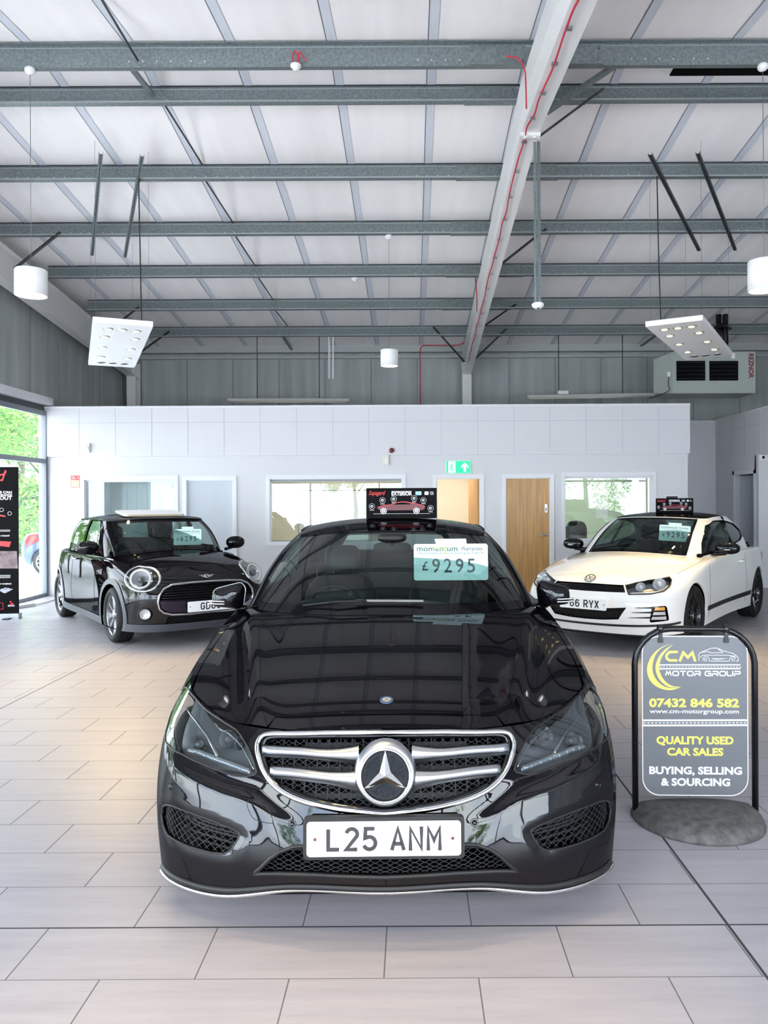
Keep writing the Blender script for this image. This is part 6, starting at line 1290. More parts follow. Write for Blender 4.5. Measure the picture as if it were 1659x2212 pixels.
    mb = MB(); mb.poly([(-.5, .13, .165), (.5, .13, .165), (.74, .34, .165), (.78, .6, .165), (.78, 4.3, .19), (-.78, 4.3, .19), (-.78, .6, .165), (-.74, .34, .165)], (0, 0, .02)); mb.build('underbody', M_DARK, R)
    # cabin
    mb = MB(); mb.box((-.74, 1.5, .30), (.74, 4.0, .34)); mb.box((-.78, 1.5, .34), (-.74, 4.0, .95)); mb.box((.74, 1.5, .34), (.78, 4.0, .95)); mb.box((-.74, 4.0, .34), (.74, 4.04, 1.0)); mb.build('cabin_floor', M_DARK, R)
    mb = MB(); mb.box((-.76, 1.42, .6), (.76, 1.95, .93)); mb.ball((-.37, 1.93, .93), (.2, .16, .06), p=3); mb.ball((0, 2.0, .8), (.2, .1, .14), p=4); mb.build('dashboard', M_TRIM, R)
    steering(R, -.37, 2.22, .86)
    for x in (-.37, .37): seat(R, x, 2.55, .42, w=.52, hh=.58)
    mb = MB(); mb.ball((0, 3.45, .55), (.66, .27, .12), p=4); mb.ball((0, 3.78, .85), (.66, .09, .32), p=4); mb.build('rear_bench', M_SEAT, R)
    rear_view_mirror(R, (0, 2.22, 1.27)); mb = MB(); mb.ball((0, 2.2, 1.335), (.09, .05, .03), p=3); mb.build('sensor_pod', M_TRIM, R)
    for v0 in (.845, 3.72):
        for sg in (1, -1): wheel(R, (sg * .80, v0, .325), .325, .24, .225, sg, 'twin', M_RIMS, 7)
    c.S, c.G, c.sheet, c.rs = S, G, sheet, rs
    return c
SALOON = saloon()
def on_car(c, S, px, py, out=.0):
    q = invert(S, c.px, [(px, py)], front=c.front)[0]; P = c.world(S.ev([q[0]], [q[1]]))[0]; N = S.nrm([q[0]], [q[1]])[0] @ c.A[:3, :3].T; return Vector(P) + Vector(N) * out, Vector(N)
# ================================================================ helpers for the two cars at the back
def fill_rows(rows, top, H):
    tw = H(np.array([p[0] for p in top]), np.array([p[1] for p in top]))
    return rows + [[(p[0], p[1], float(w)) for p, w in zip(top, tw)]]
def sym_half(h): h = np.array(h); return np.vstack([h, [(-p[0], p[1]) for p in h[::-1] if abs(p[0]) > 1e-6]])
def arch_poly(c, S, v0, w0, r, a=(-40, 221)): return c.side(S, [(v0 + r * math.cos(math.radians(x)), max(.10, w0 + r * math.sin(math.radians(x)))) for x in range(a[0], a[1], 8)])
def spot_lens(c, S, q, name, mat, parent, r, off=0., bowl=.05, ring=None):
    """round lamp set in the body at parameter q"""
    P = Vector(S.ev([q[0]], [q[1]])[0]); N = Vector(S.nrm([q[0]], [q[1]])[0]); return P, N, Matrix.Translation(P + N * off) @ N.to_track_quat('Z', 'Y').to_matrix().to_4x4()
def cabin(R, x, v0, v1, w0, w1, dash_v, dash_w, seats_v, sz=.42, hh=.58, sx=.36, bench=True):
    mb = MB(); mb.box((-x, v0, w0), (x, v1, w0 + .04)); mb.box((-x - .04, v0, w0), (-x, v1, w1 - .06)); mb.box((x, v0, w0), (x + .04, v1, w1 - .06)); mb.box((-x, v1, w0), (x, v1 + .04, w1 - .02)); mb.build('cabin_floor', M_DARK, R)
    mb = MB(); mb.box((-x, v0 + .05, dash_w - .35), (x, dash_v, dash_w)); mb.ball((-sx, dash_v - .06, dash_w), (.19, .16, .05), p=3); mb.build('dashboard', M_TRIM, R)
    for q in (-sx, sx): seat(R, q, seats_v, sz, w=.50, hh=hh)
    if bench:
        mb = MB(); mb.ball((0, v1 - .45, sz + .05), (x - .08, .25, .12), p=4); mb.ball((0, v1 - .18, sz + .35), (x - .08, .09, .30), p=4); mb.build('rear_bench', M_SEAT, R)

# ================================================================ small black hatchback, left
def hatch():
    c = Car('black_hatchback_car', (-2.235, 8.56), .638, 'small glossy black hatchback with round headlamps and grey wheel-arch trim, price card in its windscreen'); R = c.root
    hc = spl([.1, .24, .45, .7, 1.0, 1.2, 2.0, 3.0, 3.8], [.79, .845, .90, .945, .985, 1.0, 1.0, 1.0, .97])
    H = lambda u, v: hc(np.clip(v, .1, 3.8)) - .17 * np.abs(u) ** 2
    rows = [[(0, .10, .17), (.32, .11, .17), (.58, .17, .17), (.75, .32, .17), (.82, .50, .17), (.845, .76, .17), (.845, 1.4, .17), (.845, 2.2, .17), (.84, 3.2, .2), (.66, 3.70, .25), (0, 3.78, .25)],
            [(0, .02, .38), (.32, .04, .38), (.58, .12, .38), (.745, .28, .38), (.815, .47, .38), (.85, .76, .38), (.85, 1.4, .38), (.85, 2.2, .38), (.85, 3.2, .4), (.68, 3.74, .4), (0, 3.82, .4)],
            [(0, 0, .56), (.32, .02, .56), (.58, .10, .56), (.74, .26, .56), (.81, .46, .56), (.85, .76, .56), (.85, 1.4, .57), (.85, 2.2, .58), (.855, 3.2, .6), (.68, 3.74, .6), (0, 3.82, .6)],
            [(0, .05, .69), (.31, .07, .69), (.56, .15, .69), (.705, .30, .70), (.785, .50, .70), (.83, .78, .71), (.84, 1.4, .73), (.84, 2.2, .76), (.845, 3.2, .78), (.66, 3.68, .78), (0, 3.76, .8)],
            [(0, .13, .775), (.30, .15, .77), (.52, .23, .775), (.645, .37, .785), (.725, .56, .805), (.78, .84, .835), (.815, 1.4, .88), (.82, 2.2, .91), (.81, 3.2, .92), (.61, 3.60, .92), (0, 3.68, .94)]]
    top = [(0, .24), (.28, .26), (.45, .34), (.56, .46), (.64, .63), (.705, .88), (.765, 1.4), (.775, 2.2), (.77, 3.15), (.57, 3.5), (0, 3.58)]
    S = Skirt(fill_rows(rows, top, H)); a0, a1, b0, b1 = S.dom; GREY = pm('grey_cladding', (.058, .062, .074), .5, spec=.3)
    W0, W1, RW, AW = (.77, .31), (3.255, .31), .345, .405
    lh = [c.at(S, [(309 + 37 * math.cos(a) - 5 * math.sin(a), 1251 + 27 * math.sin(a) + 3 * math.cos(a)) for a in np.linspace(0, 2 * math.pi, 20, endpoint=False)])]
    lh[0][:, 1] = np.minimum(lh[0][:, 1], b1 - .005)
    gr = c.at(S, [(449, 1256), (410, 1259), (372, 1263.6), (354, 1272.6), (345, 1286), (341.5, 1301.6), (345, 1316), (354, 1324), (372, 1327.5), (410, 1326), (449, 1321)]); gr[0, 0] = gr[-1, 0] = 0; gr = sym_half(gr)
    fog = c.at(S, [(313 + 17 * math.cos(a), 1327 + 15 * math.sin(a)) for a in np.linspace(0, 2 * math.pi, 14, endpoint=False)])
    low = c.fr(S, [(0, .215), (-.42, .215), (-.46, .25), (-.44, .33), (0, .34)]); low[0, 0] = low[-1, 0] = 0; low = sym_half(low)
    arI = [arch_poly(c, S, W0[0], W0[1], RW), arch_poly(c, S, W1[0], W1[1], RW)]; arO = [arch_poly(c, S, W0[0], W0[1], AW), arch_poly(c, S, W1[0], W1[1], AW)]
    band = .075; both = lambda L: L + [mirror(x) for x in L]
    panel(S, [(a0, b0 + band), (a1, b0 + band), (a1, b1), (a0, b1)], both(lh) + [gr] + both([fog]) + both(arO) + [low], 'body_shell', M_BLACK, R, step=.032, lip=.015)
    panel(S, [(a0, b0), (a1, b0), (a1, b0 + band + .004), (a0, b0 + band + .004)], both(arI), 'lower_cladding', GREY, R, step=.035, lip=.015, off=.008)
    for q, p in zip(both(arO), both(arI)): panel(S, [x for x in q if True], [p], 'wheel_arch_trim', GREY, R, step=.03, lip=.02, off=.009)
    panel(S, [(-.9, b0 + .02), (.9, b0 + .02), (.9, b1 - .02), (-.9, b1 - .02)], [], 'front_cavity', M_DARK, R, step=.08, off=-.07, lip=0)
    sheet = Sheet(H, (-.9, .9, .1, 3.8)); L5 = S.ev(np.linspace(a0, a1, 160), np.full(160, b1))[:, :2]
    gp = [[(0, 1.08), (.32, 1.10), (.55, 1.17), (.685, 1.31), (.735, 1.55), (.745, 1.9), (.745, 2.3), (.74, 2.8), (.72, 3.25), (.50, 3.50), (0, 3.56)],
          [(0, 1.36, 1.20), (.31, 1.38, 1.20), (.53, 1.44, 1.20), (.645, 1.56, 1.20), (.69, 1.75, 1.20), (.70, 2.0, 1.20), (.70, 2.35, 1.20), (.695, 2.8, 1.20), (.665, 3.15, 1.20), (.47, 3.42, 1.20), (0, 3.48, 1.20)],
          [(0, 1.60), (.30, 1.62), (.50, 1.67), (.59, 1.76), (.62, 1.92), (.63, 2.1), (.63, 2.4), (.62, 2.8), (.595, 3.05), (.44, 3.28), (0, 3.34)]]
    rc = spl([1.5, 1.7, 1.95, 2.3, 2.8, 3.4], [1.335, 1.375, 1.402, 1.414, 1.40, 1.35]); Rf = lambda u, v: rc(np.clip(v, 1.5, 3.4)) - .045 * (np.abs(u) / .6) ** 2.8
    f1 = lambda F, p: float(F(np.array([p[0]]), np.array([p[1]]))[0])
    G = Skirt([[(p[0], p[1], f1(H, p)) for p in gp[0]], gp[1], [(p[0], p[1], f1(Rf, p)) for p in gp[2]]]); ga0, ga1, gb0, gb1 = G.dom
    hole = [(p[0], p[1]) for p in gp[0]] + [(-p[0], p[1]) for p in gp[0][::-1][1:-1]]
    panel(sheet, [tuple(map(float, p)) for p in L5], [hole], 'bonnet', M_BLACK, R, step=.035, lip=.0)
    ws = c.at(G, [(239.5, 1198), (240.5, 1170), (246, 1126), (300, 1123), (345, 1122)]); ws[0, 1] = .004
    ws = [(0, .004), (ws[0][0] * .6, .004)] + [tuple(p) for p in ws]; ws = ws[:-1] + [(ws[-1][0], gb1 - .02), (0, gb1 - .02)]; ws = [(float(a), float(min(b, gb1 - .02))) for a, b in ws]; ws = sym_half(ws)
    dg = c.side(G, [(1.62, 1.00), (2.36, 1.00), (2.34, 1.335), (1.98, 1.335), (1.80, 1.22)]); qg = c.side(G, [(2.46, 1.0), (3.22, 1.03), (3.10, 1.20), (2.98, 1.33), (2.44, 1.335)])
    rw = [(ga1 - .45, .03), (ga1 - .001, .03), (ga1 - .001, gb1 - .03), (ga1 - .40, gb1 - .03)]
    panel(G, [(ga0, gb0), (ga1, gb0), (ga1, gb1), (ga0, gb1)], [ws, dg, qg, mirror(dg), mirror(qg), rw, mirror(rw)], 'pillars', M_BLACK, R, step=.04, lip=.02)
    wi = [(p[0] * .93, .035 + (p[1] - .035) * .93 if p[1] > .05 else .04) for p in ws]
    panel(G, ws, [wi], 'windscreen_border', M_PIANO, R, step=.05, lip=0, off=-.003); panel(G, wi, [], 'windscreen', M_GLASSW, R, step=.05, lip=0, off=-.003)
    panel(G, mirror(dg), [], 'door_glass', M_GLASSD, R, step=.06, lip=0, off=-.008)
    for q in (qg, mirror(qg)): panel(G, q, [], 'quarter_glass', M_GLASSD, R, step=.06, lip=0, off=-.003)
    for q in (rw, mirror(rw)): panel(G, q, [], 'rear_window', M_GLASSD, R, step=.06, lip=0, off=-.003)
    ge = G.ev(np.linspace(ga0, ga1, 100), np.full(100, gb1)); rs = Sheet(Rf, (-.8, .8, 1.5, 3.5)); panel(rs, [tuple(map(float, p[:2])) for p in ge], [], 'roof', M_BLACK, R, step=.05, lip=0)
    m = MB(); q = np.linspace(a1 * .30, a1 * .83, 60)
    for sg in (1, -1):
        P = S.ev(sg * q, np.full(60, b1)); m = MB(); m.tube([Vector(p) + Vector((0, 0, .004)) for p in P], .006, n=6); m.build('waist_trim', M_CHROME, R)
    m = MB(); q = np.linspace(ga0, ga1, 160)[:-1]; P = G.ev(q, np.full(159, gb1 - .004)); m.tube([Vector(p) for p in P], .010, n=6, closed=True); m.build('roof_edge_trim', M_PIANO, R)
    # sunroof slab propped open; its cream colour paints the lit ceiling's reflection
    m = MB(); Mr = Matrix.Translation((.0, 2.02, 1.415)) @ Matrix.Rotation(math.radians(7), 4, 'X'); m.poly([Mr @ Vector((x, y, .0)) for x, y in rounded(.78, .46, .06)], Mr.to_3x3() @ Vector((0, 0, .022))); m.build('tilted_sunroof', pm('sunroof_reflection_cream', (.72, .60, .42), .12, coat=1.), R)
    # grille
    o = surf_tube(S, gr, 'grille_ring', M_CHROME, R, .013, off=.004, n=8)
    g = np.array(gr); mb = MB()
    for k in range(7):
        b = g[:, 1].min() + (g[:, 1].max() - g[:, 1].min()) * (.42 + .52 * k / 6); q = np.linspace(-.62, .62, 60); q = q[inside(g, q, np.full(60, b))]
        if len(q) > 3: P = S.ev(q, np.full(len(q), b)) - S.nrm(q, np.full(len(q), b)) * .02; mb.tube([Vector(p) for p in P], .008, n=6)
    mb.build('grille_slats', M_PIANO, R)
    gl = [p for p in g]; bm_ = g[:, 1].min() + (g[:, 1].max() - g[:, 1].min()) * .40; lowp = [(float(p[0]) * .97, float(min(p[1] + .008, bm_))) for p in g]; lp = []
    for p in lowp:
        if not lp or abs(p[0] - lp[-1][0]) + abs(p[1] - lp[-1][1]) > .004: lp.append(p)
    panel(S, lp, [], 'grille_lower_bar', pm('dark_violet_paint', (.008, .006, .02), .06), R, step=.05, lip=.01, off=-.01)
    panel(S, low, [], 'lower_intake', M_DARK, R, step=.05, lip=0, off=-.03)
    mb = MB(); lattice(mb, S, low, .05, .035, .0025, -.015, 1); mb.build('lower_intake_mesh', M_TRIM, R)
    for sg in (1, -1):
        L = [(sg * p[0], p[1]) if sg > 0 else (-p[0], p[1]) for p in lh[0]]
        L = lh[0] if sg > 0 else mirror(lh[0]); cc = np.array(L).mean(0); P = Vector(S.ev([cc[0]], [cc[1]])[0]); N = (Vector(S.nrm([cc[0]], [cc[1]])[0]) + Vector((0, -.9, -.1))).normalized(); Q = Matrix.Translation(P) @ N.to_track_quat('Z', 'Y').to_matrix().to_4x4()
        ho = panel(S, L, [], 'headlamp', M_LENS, R, step=.03, lip=0, off=.012)
        surf_tube(S, L, 'headlamp_ring', M_CHROME, ho, .014, off=.004, n=8)
        mb = MB(); mb.lathe([(.122, .0), (.118, -.02), (.095, -.012), (.09, -.03), (.06, -.06), (.0, -.07)], Q, n=28); mb.build('headlamp_reflector', M_LAMPW, ho)
        mb = MB(); mb.lathe([(.108, .002), (.104, .006), (.096, .006), (.092, .0), (.096, -.012)], Q, n=28); mb.build('light_ring', pm('lamp_white_ring', (.8, .82, .85), .2), ho)
        mb = MB(); mb.ball(Q @ Vector((0, 0, -.025)), .042, nu=16, nv=10); mb.build('projector_lens', pm('projector_glass', (.08, .085, .09), .08), ho)
        F = fog if sg > 0 else mirror(fog); cc = np.array(F).mean(0); P = Vector(S.ev([cc[0]], [cc[1]])[0]); N = (Vector(S.nrm([cc[0]], [cc[1]])[0]) + Vector((0, -1, 0))).normalized(); Q = Matrix.Translation(P) @ N.to_track_quat('Z', 'Y').to_matrix().to_4x4()
        mb = MB(); mb.lathe([(.058, .0), (.045, -.01), (.02, -.02), (0, -.022)], Q, n=20); fo = mb.build('fog_lamp', M_LAMPW, R)
        mb = MB(); mb.lathe([(.064, -.01), (.075, .004), (.066, .012), (.056, .004), (.058, -.01)], Q, n=24); mb.build('fog_lamp_bezel', M_TRIM, fo)
    # badge
    q = c.at(S, [(450, 1245)])[0] if False else None
    bp = invert(S, c.px, [(448.5, 1245)], front=c.front)[0]; P = Vector(S.ev([0], [bp[1]])[0]); N = Vector(S.nrm([0], [bp[1]])[0]); Q = Matrix.Translation(P + N * .004) @ Matrix.Rotation(math.atan2(-N.y, N.z), 4, 'X')
    mb = MB(); mb.lathe([(.026, 0), (.028, .006), (.022, .008), (.019, .004)], Q, n=24)
    for sg in (1, -1):
        for k in range(3): stroke(mb, [(sg * .024, .010 - .010 * k), (sg * (.085 - .018 * k), .016 - .013 * k)], .006, Q, lift=.005)
    stroke(mb, [(-.02, 0), (.02, 0)], .008, Q, lift=.006); mb.build('winged_badge', M_CHROME, R)
    pp = c.at(S, [(440, 1307)])[0]; Pz = S.ev([0], [pp[1]])[0]
    Mp = Matrix.Translation((0, Pz[1] - .03, Pz[2] - .005)) @ Matrix.Rotation(math.radians(90), 4, 'X'); plate('number_plate', 'GD60 FXM'[:4] + ' ' if False else 'GD60', R, Mp, M_PLATE, M_PBLK, M_TRIM)
    for sg in (-1, 1):
        C0 = Vector((sg * .925, 1.42, 1.035)); mb = MB(); mb.ball(C0, (.125, .075, .080), nu=24, nv=14, p=2.2); o = mb.build('door_mirror', M_BLACK, R)
        mb = MB(); mb.tube([C0 + Vector((-sg * .04, 0, -.06)), C0 + Vector((-sg * .14, .02, -.09))], .02, n=8); mb.build('mirror_arm', M_PIANO, o)
        mb = MB(); mb.ball(C0 + Vector((0, .012, 0)), (.115, .068, .070), nu=20, nv=10); mb.build('mirror_glass', M_CHROME, o)
    for sg in (-1, 1):                     # handle, side scuttle, door seams
        P = Vector((sg * .86, 2.28, .86)); mb = MB(); mb.tube([P + Vector((0, -.07, -.005)), P + Vector((sg * .03, -.05, 0)), P + Vector((sg * .03, .05, 0)), P + Vector((0, .07, -.005))], .011, n=8); mb.build('door_handle', M_CHROME, R)
        q = c.side(S, [(1.13, .80), (1.13, .735), (1.36, .72), (1.40, .76)]); q = q if sg > 0 else mirror(q); q = q if area2(q) > 0 else q[::-1]
        o = panel(S, q, [], 'side_scuttle', M_CHROME, R, step=.05, lip=.006, off=.006)
        for line in ([(1.42, .25), (1.44, .5), (1.46, .88)], [(2.46, .30), (2.50, .5), (2.46, .90)], [(1.42, .25), (1.9, .25), (2.46, .30)]):
            q = c.side(S, line); q = q if sg > 0 else mirror(q); surf_tube(S, q, 'door_seam', M_DARK, R, .0022, off=.0, n=5, closed=False, step=.04)
    surf_tube(S, c.fr(S, [(-.76, .575), (-.4, .60), (0, .60)]) if False else [(-1.0, .36), (1.0, .36)][:0] or c.side(S, [(.36, .60), (.5, .60)]), 'bumper_seam', M_DARK, R, .002, n=5, closed=False)
    mb = MB(); mb.poly([(-.5, .15, .19), (.5, .15, .19), (.70, .36, .19), (.74, 3.5, .22), (-.74, 3.5, .22), (-.70, .36, .19)], (0, 0, .02)); mb.build('underbody', M_DARK, R)
    cabin(R, .66, 1.3, 3.3, .3, 1.0, 1.62, .93, 2.10, sx=.33)
    steering(R, -.33, 1.78, .93, tilt=60, r=.175); rear_view_mirror(R, (0, 1.72, 1.26))
    for (v0, w0) in (W0, W1):
        for sg in (1, -1): wheel(R, (sg * .745, v0, .308), .308, .205, .222, sg, 'wide', M_RIMG, 8)
    c.S, c.G, c.sheet, c.rs = S, G, sheet, rs
    return c
HATCH = hatch()

# ================================================================ white coupe, right
def coupe():
    c = Car('white_coupe_car', (1.785, 8.13), -.650, 'white coupe car with black roof and black wheels, price card in its windscreen'); R = c.root
    hc = spl([.1, .17, .4, .7, 1.0, 1.3, 1.6, 2.2, 3.4, 4.2], [.70, .735, .80, .862, .912, .950, .975, .985, 1.0, .98])
    H = lambda u, v: hc(np.clip(v, .1, 4.2)) - .125 * np.abs(u) ** 2
    rows = [[(0, .11, .17), (.34, .13, .17), (.62, .21, .17), (.80, .37, .17), (.86, .55, .17), (.875, .87, .17), (.87, 1.6, .19), (.87, 2.5, .20), (.875, 3.45, .2), (.70, 4.12, .25), (0, 4.2, .25)],
            [(0, .03, .33), (.34, .05, .33), (.62, .14, .33), (.805, .32, .33), (.87, .53, .33), (.89, .87, .34), (.885, 1.6, .36), (.885, 2.5, .37), (.90, 3.45, .38), (.72, 4.16, .38), (0, 4.24, .38)],
            [(0, 0, .49), (.34, .025, .49), (.62, .12, .49), (.80, .30, .50), (.87, .52, .51), (.90, .87, .53), (.89, 1.6, .55), (.89, 2.5, .58), (.91, 3.45, .6), (.72, 4.18, .6), (0, 4.256, .6)],
            [(0, .035, .61), (.34, .06, .61), (.60, .155, .615), (.77, .33, .625), (.85, .54, .64), (.885, .87, .66), (.875, 1.6, .72), (.88, 2.5, .75), (.905, 3.45, .77), (.70, 4.14, .76), (0, 4.22, .78)],
            [(0, .095, .68), (.34, .12, .675), (.575, .215, .68), (.73, .39, .695), (.81, .60, .725), (.855, .88, .77), (.865, 1.6, .86), (.865, 2.5, .90), (.885, 3.45, .93), (.66, 4.05, .9), (0, 4.12, .93)]]
    top = [(0, .165), (.33, .195), (.53, .29), (.67, .47), (.75, .66), (.805, .90), (.825, 1.6), (.82, 2.5), (.83, 3.4), (.60, 3.92), (0, 4.0)]
    S = Skirt(fill_rows(rows, top, H)); a0, a1, b0, b1 = S.dom; both = lambda L: L + [mirror(x) for x in L]
    W0, W1, RW = (.87, .325), (3.448, .325), .352
    hl = c.at(S, [(1351, 1264), (1375, 1258), (1400, 1252.5), (1435, 1245), (1446, 1245.5), (1451, 1252), (1447, 1267), (1434, 1277.5), (1405, 1283.5), (1380, 1284), (1358, 1284.5)]); hl[:, 1] = np.minimum(hl[:, 1], b1 - .012)
    ug = c.at(S, [(1262, 1258.5), (1300, 1261), (1347, 1263.5), (1351, 1280), (1300, 1278), (1262, 1276)]); ug[0, 0] = ug[-1, 0] = 0; ug = sym_half(ug)
    lg = c.at(S, [(1262, 1313), (1300, 1314), (1353, 1312.5), (1336, 1338), (1300, 1338.5), (1262, 1336)]); lg[0, 0] = lg[-1, 0] = 0; lg = sym_half(lg)
    fg = c.at(S, [(1408, 1310), (1438, 1308.7), (1441, 1313), (1445.5, 1340), (1403, 1345)])
    fg = np.array(round_poly(fg, .02, 3))
    ar = [arch_poly(c, S, W0[0], W0[1], RW), arch_poly(c, S, W1[0], W1[1], RW)]
    panel(S, [(a0, b0), (a1, b0), (a1, b1), (a0, b1)], both([hl]) + [ug, lg] + both([fg]) + both(ar), 'body_shell', M_WHITEP, R, step=.032, lip=.02)
    panel(S, [(-1., b0 + .02), (1., b0 + .02), (1., b1 - .02), (-1., b1 - .02)], [], 'front_cavity', M_DARK, R, step=.08, off=-.08, lip=0)
    sheet = Sheet(H, (-.9, .9, .1, 4.2)); L5 = S.ev(np.linspace(a0, a1, 160), np.full(160, b1))[:, :2]
    gp = [[(0, 1.30), (.35, 1.33), (.60, 1.43), (.745, 1.62), (.785, 1.95), (.795, 2.3), (.795, 2.7), (.785, 3.1), (.75, 3.5), (.52, 3.85), (0, 3.92)],
          [(0, 1.72, 1.18), (.34, 1.745, 1.18), (.56, 1.83, 1.18), (.68, 1.98, 1.18), (.72, 2.2, 1.19), (.725, 2.45, 1.195), (.72, 2.75, 1.20), (.705, 3.05, 1.20), (.655, 3.4, 1.19), (.45, 3.68, 1.17), (0, 3.75, 1.16)],
          [(0, 2.08), (.33, 2.10), (.50, 2.16), (.585, 2.26), (.605, 2.42), (.615, 2.6), (.61, 2.8), (.595, 3.0), (.565, 3.2), (.42, 3.40), (0, 3.46)]]
    rc = spl([1.9, 2.1, 2.4, 2.7, 3.0, 3.5], [1.32, 1.355, 1.392, 1.404, 1.395, 1.335]); Rf = lambda u, v: rc(np.clip(v, 1.9, 3.5)) - .05 * (np.abs(u) / .6) ** 2.6
    f1 = lambda F, p: float(F(np.array([p[0]]), np.array([p[1]]))[0])
    G = Skirt([[(p[0], p[1], f1(H, p)) for p in gp[0]], gp[1], [(p[0], p[1], f1(Rf, p)) for p in gp[2]]]); ga0, ga1, gb0, gb1 = G.dom
    hole = [(p[0], p[1]) for p in gp[0]] + [(-p[0], p[1]) for p in gp[0][::-1][1:-1]]
    panel(sheet, [tuple(map(float, p)) for p in L5], [hole], 'bonnet', M_WHITEP, R, step=.035, lip=0)
    ws = c.at(G, [(1487, 1187), (1497, 1150), (1508, 1119), (1460, 1116), (1400, 1116)]); ws = [(float(p[0]), float(min(p[1], gb1 - .012))) for p in ws]; ws[0] = (ws[0][0], .004)
    ws = sym_half([(0, .004), (ws[0][0] * .6, .004)] + ws[:3] + [(ws[2][0] * .6, gb1 - .012), (0, gb1 - .012)])
    sw = c.at(G, [(1517, 1200), (1516, 1174), (1524, 1136), (1540, 1126), (1561.6, 1124.5), (1582, 1130.5), (1597, 1145.6), (1602, 1157), (1598.6, 1166), (1575, 1181), (1545, 1190)]); sw[:, 1] = np.clip(sw[:, 1], .004, gb1 - .01)
    rw = [(ga1 - .45, .05), (ga1 - .001, .05), (ga1 - .001, gb1 - .03), (ga1 - .38, gb1 - .03)]
    panel(G, [(ga0, gb0), (ga1, gb0), (ga1, gb1), (ga0, gb1)], [ws, sw, mirror(sw), rw, mirror(rw)], 'pillars', M_WHITEP, R, step=.04, lip=.02)
    wi = [(p[0] * .92, .045 + (p[1] - .045) * .93 if p[1] > .06 else .05) for p in ws]
    panel(G, ws, [wi], 'windscreen_border', M_PIANO, R, step=.05, lip=0, off=-.002); panel(G, wi, [], 'windscreen', M_GLASSW, R, step=.05, lip=0, off=-.002)
    for q in (sw, mirror(sw)):
        o = panel(G, q, [], 'side_window', M_GLASSD, R, step=.05, lip=0, off=-.006); surf_tube(G, q, 'window_trim', M_PIANO, o, .009, off=-.002, n=6)
        cx = np.array(q)[:, 0]; xm = cx.min() + (cx.max() - cx.min()) * .56 if cx.mean() > 0 else cx.max() - (cx.max() - cx.min()) * .56; P = G.ev([xm, xm - .0], [.07, gb1 - .02]) ; mb = MB(); mb.bar(Vector(P[0]), Vector(P[1]), .05, .02); mb.build('window_post', M_PIANO, o)
    for q in (rw, mirror(rw)): panel(G, q, [], 'rear_window', M_GLASSD, R, step=.06, lip=0, off=-.003)
    ge = G.ev(np.linspace(ga0, ga1, 100), np.full(100, gb1)); rs = Sheet(Rf, (-.8, .8, 1.9, 3.6)); panel(rs, [tuple(map(float, p[:2])) for p in ge], [], 'roof', M_PIANO, R, step=.05, lip=0)
    # front: grilles, badge, lamps
    M_GR = pm('grille_black', (.008, .008, .009), .25)
    panel(S, ug, [], 'upper_grille', M_GR, R, step=.05, lip=0, off=-.015); g = np.array(ug)
    mb = MB()
    for k in (.25, .5, .75):
        b = g[:, 1].min() + (g[:, 1].max() - g[:, 1].min()) * k; q = np.linspace(g[:, 0].min() + .02, g[:, 0].max() - .02, 50); P = S.ev(q, np.full(50, b)) - S.nrm(q, np.full(50, b)) * .01; mb.tube([Vector(p) for p in P], .006, n=6)
    mb.build('grille_bars', M_PIANO, R)
    mb = MB(); lattice(mb, S, lg, .05, .028, .003, -.01, 1); mb.build('lower_grille_mesh', M_TRIM, R); panel(S, lg, [], 'lower_grille', M_GR, R, step=.06, lip=0, off=-.03)
    q = np.linspace(-.99, .99, 60); bb = b0 + .105 + .035 * (np.abs(q) / .99) ** 2; P = S.ev(q, bb) + S.nrm(q, bb) * .003; mb = MB(); mb.tube([Vector(p) for p in P], .012, n=6); mb.build('spoiler_line', M_TRIM, R)
    smooth_lip(S, 'bumper_underside', R, M_TRIM, (-1.1, 1.1), .0, .02, -.012)
    bp = invert(S, c.px, [(1262, 1248)], front=c.front)[0]; P = Vector(S.ev([0], [bp[1]])[0]); N = Vector(S.nrm([0], [bp[1]])[0]); Q = Matrix.Translation(P + N * .004) @ Matrix.Rotation(math.atan2(-N.y, N.z), 4, 'X')
    mb = MB(); mb.lathe([(.050, 0), (.054, .005), (.060, .005), (.062, 0)], Q, n=32)
    stroke(mb, [(-.026, .050), (-.008, .008), (.008, .008), (.026, .050)], .008, Q, lift=.005); stroke(mb, [(-.048, .028), (-.022, -.042), (0, .0), (.022, -.042), (.048, .028)], .008, Q, lift=.005); mb.build('round_badge', pm('badge_steel', (.25, .26, .28), .2, metal=1.), R)
    pp = c.at(S, [(1262, 1303)])[0]; Pz = S.ev([0], [pp[1]])[0]; Mp = Matrix.Translation((0, Pz[1] - .022, Pz[2])) @ Matrix.Rotation(math.radians(88), 4, 'X'); plate('number_plate', ' 66 RYX', R, Mp, M_PLATE, M_PBLK, M_TRIM)
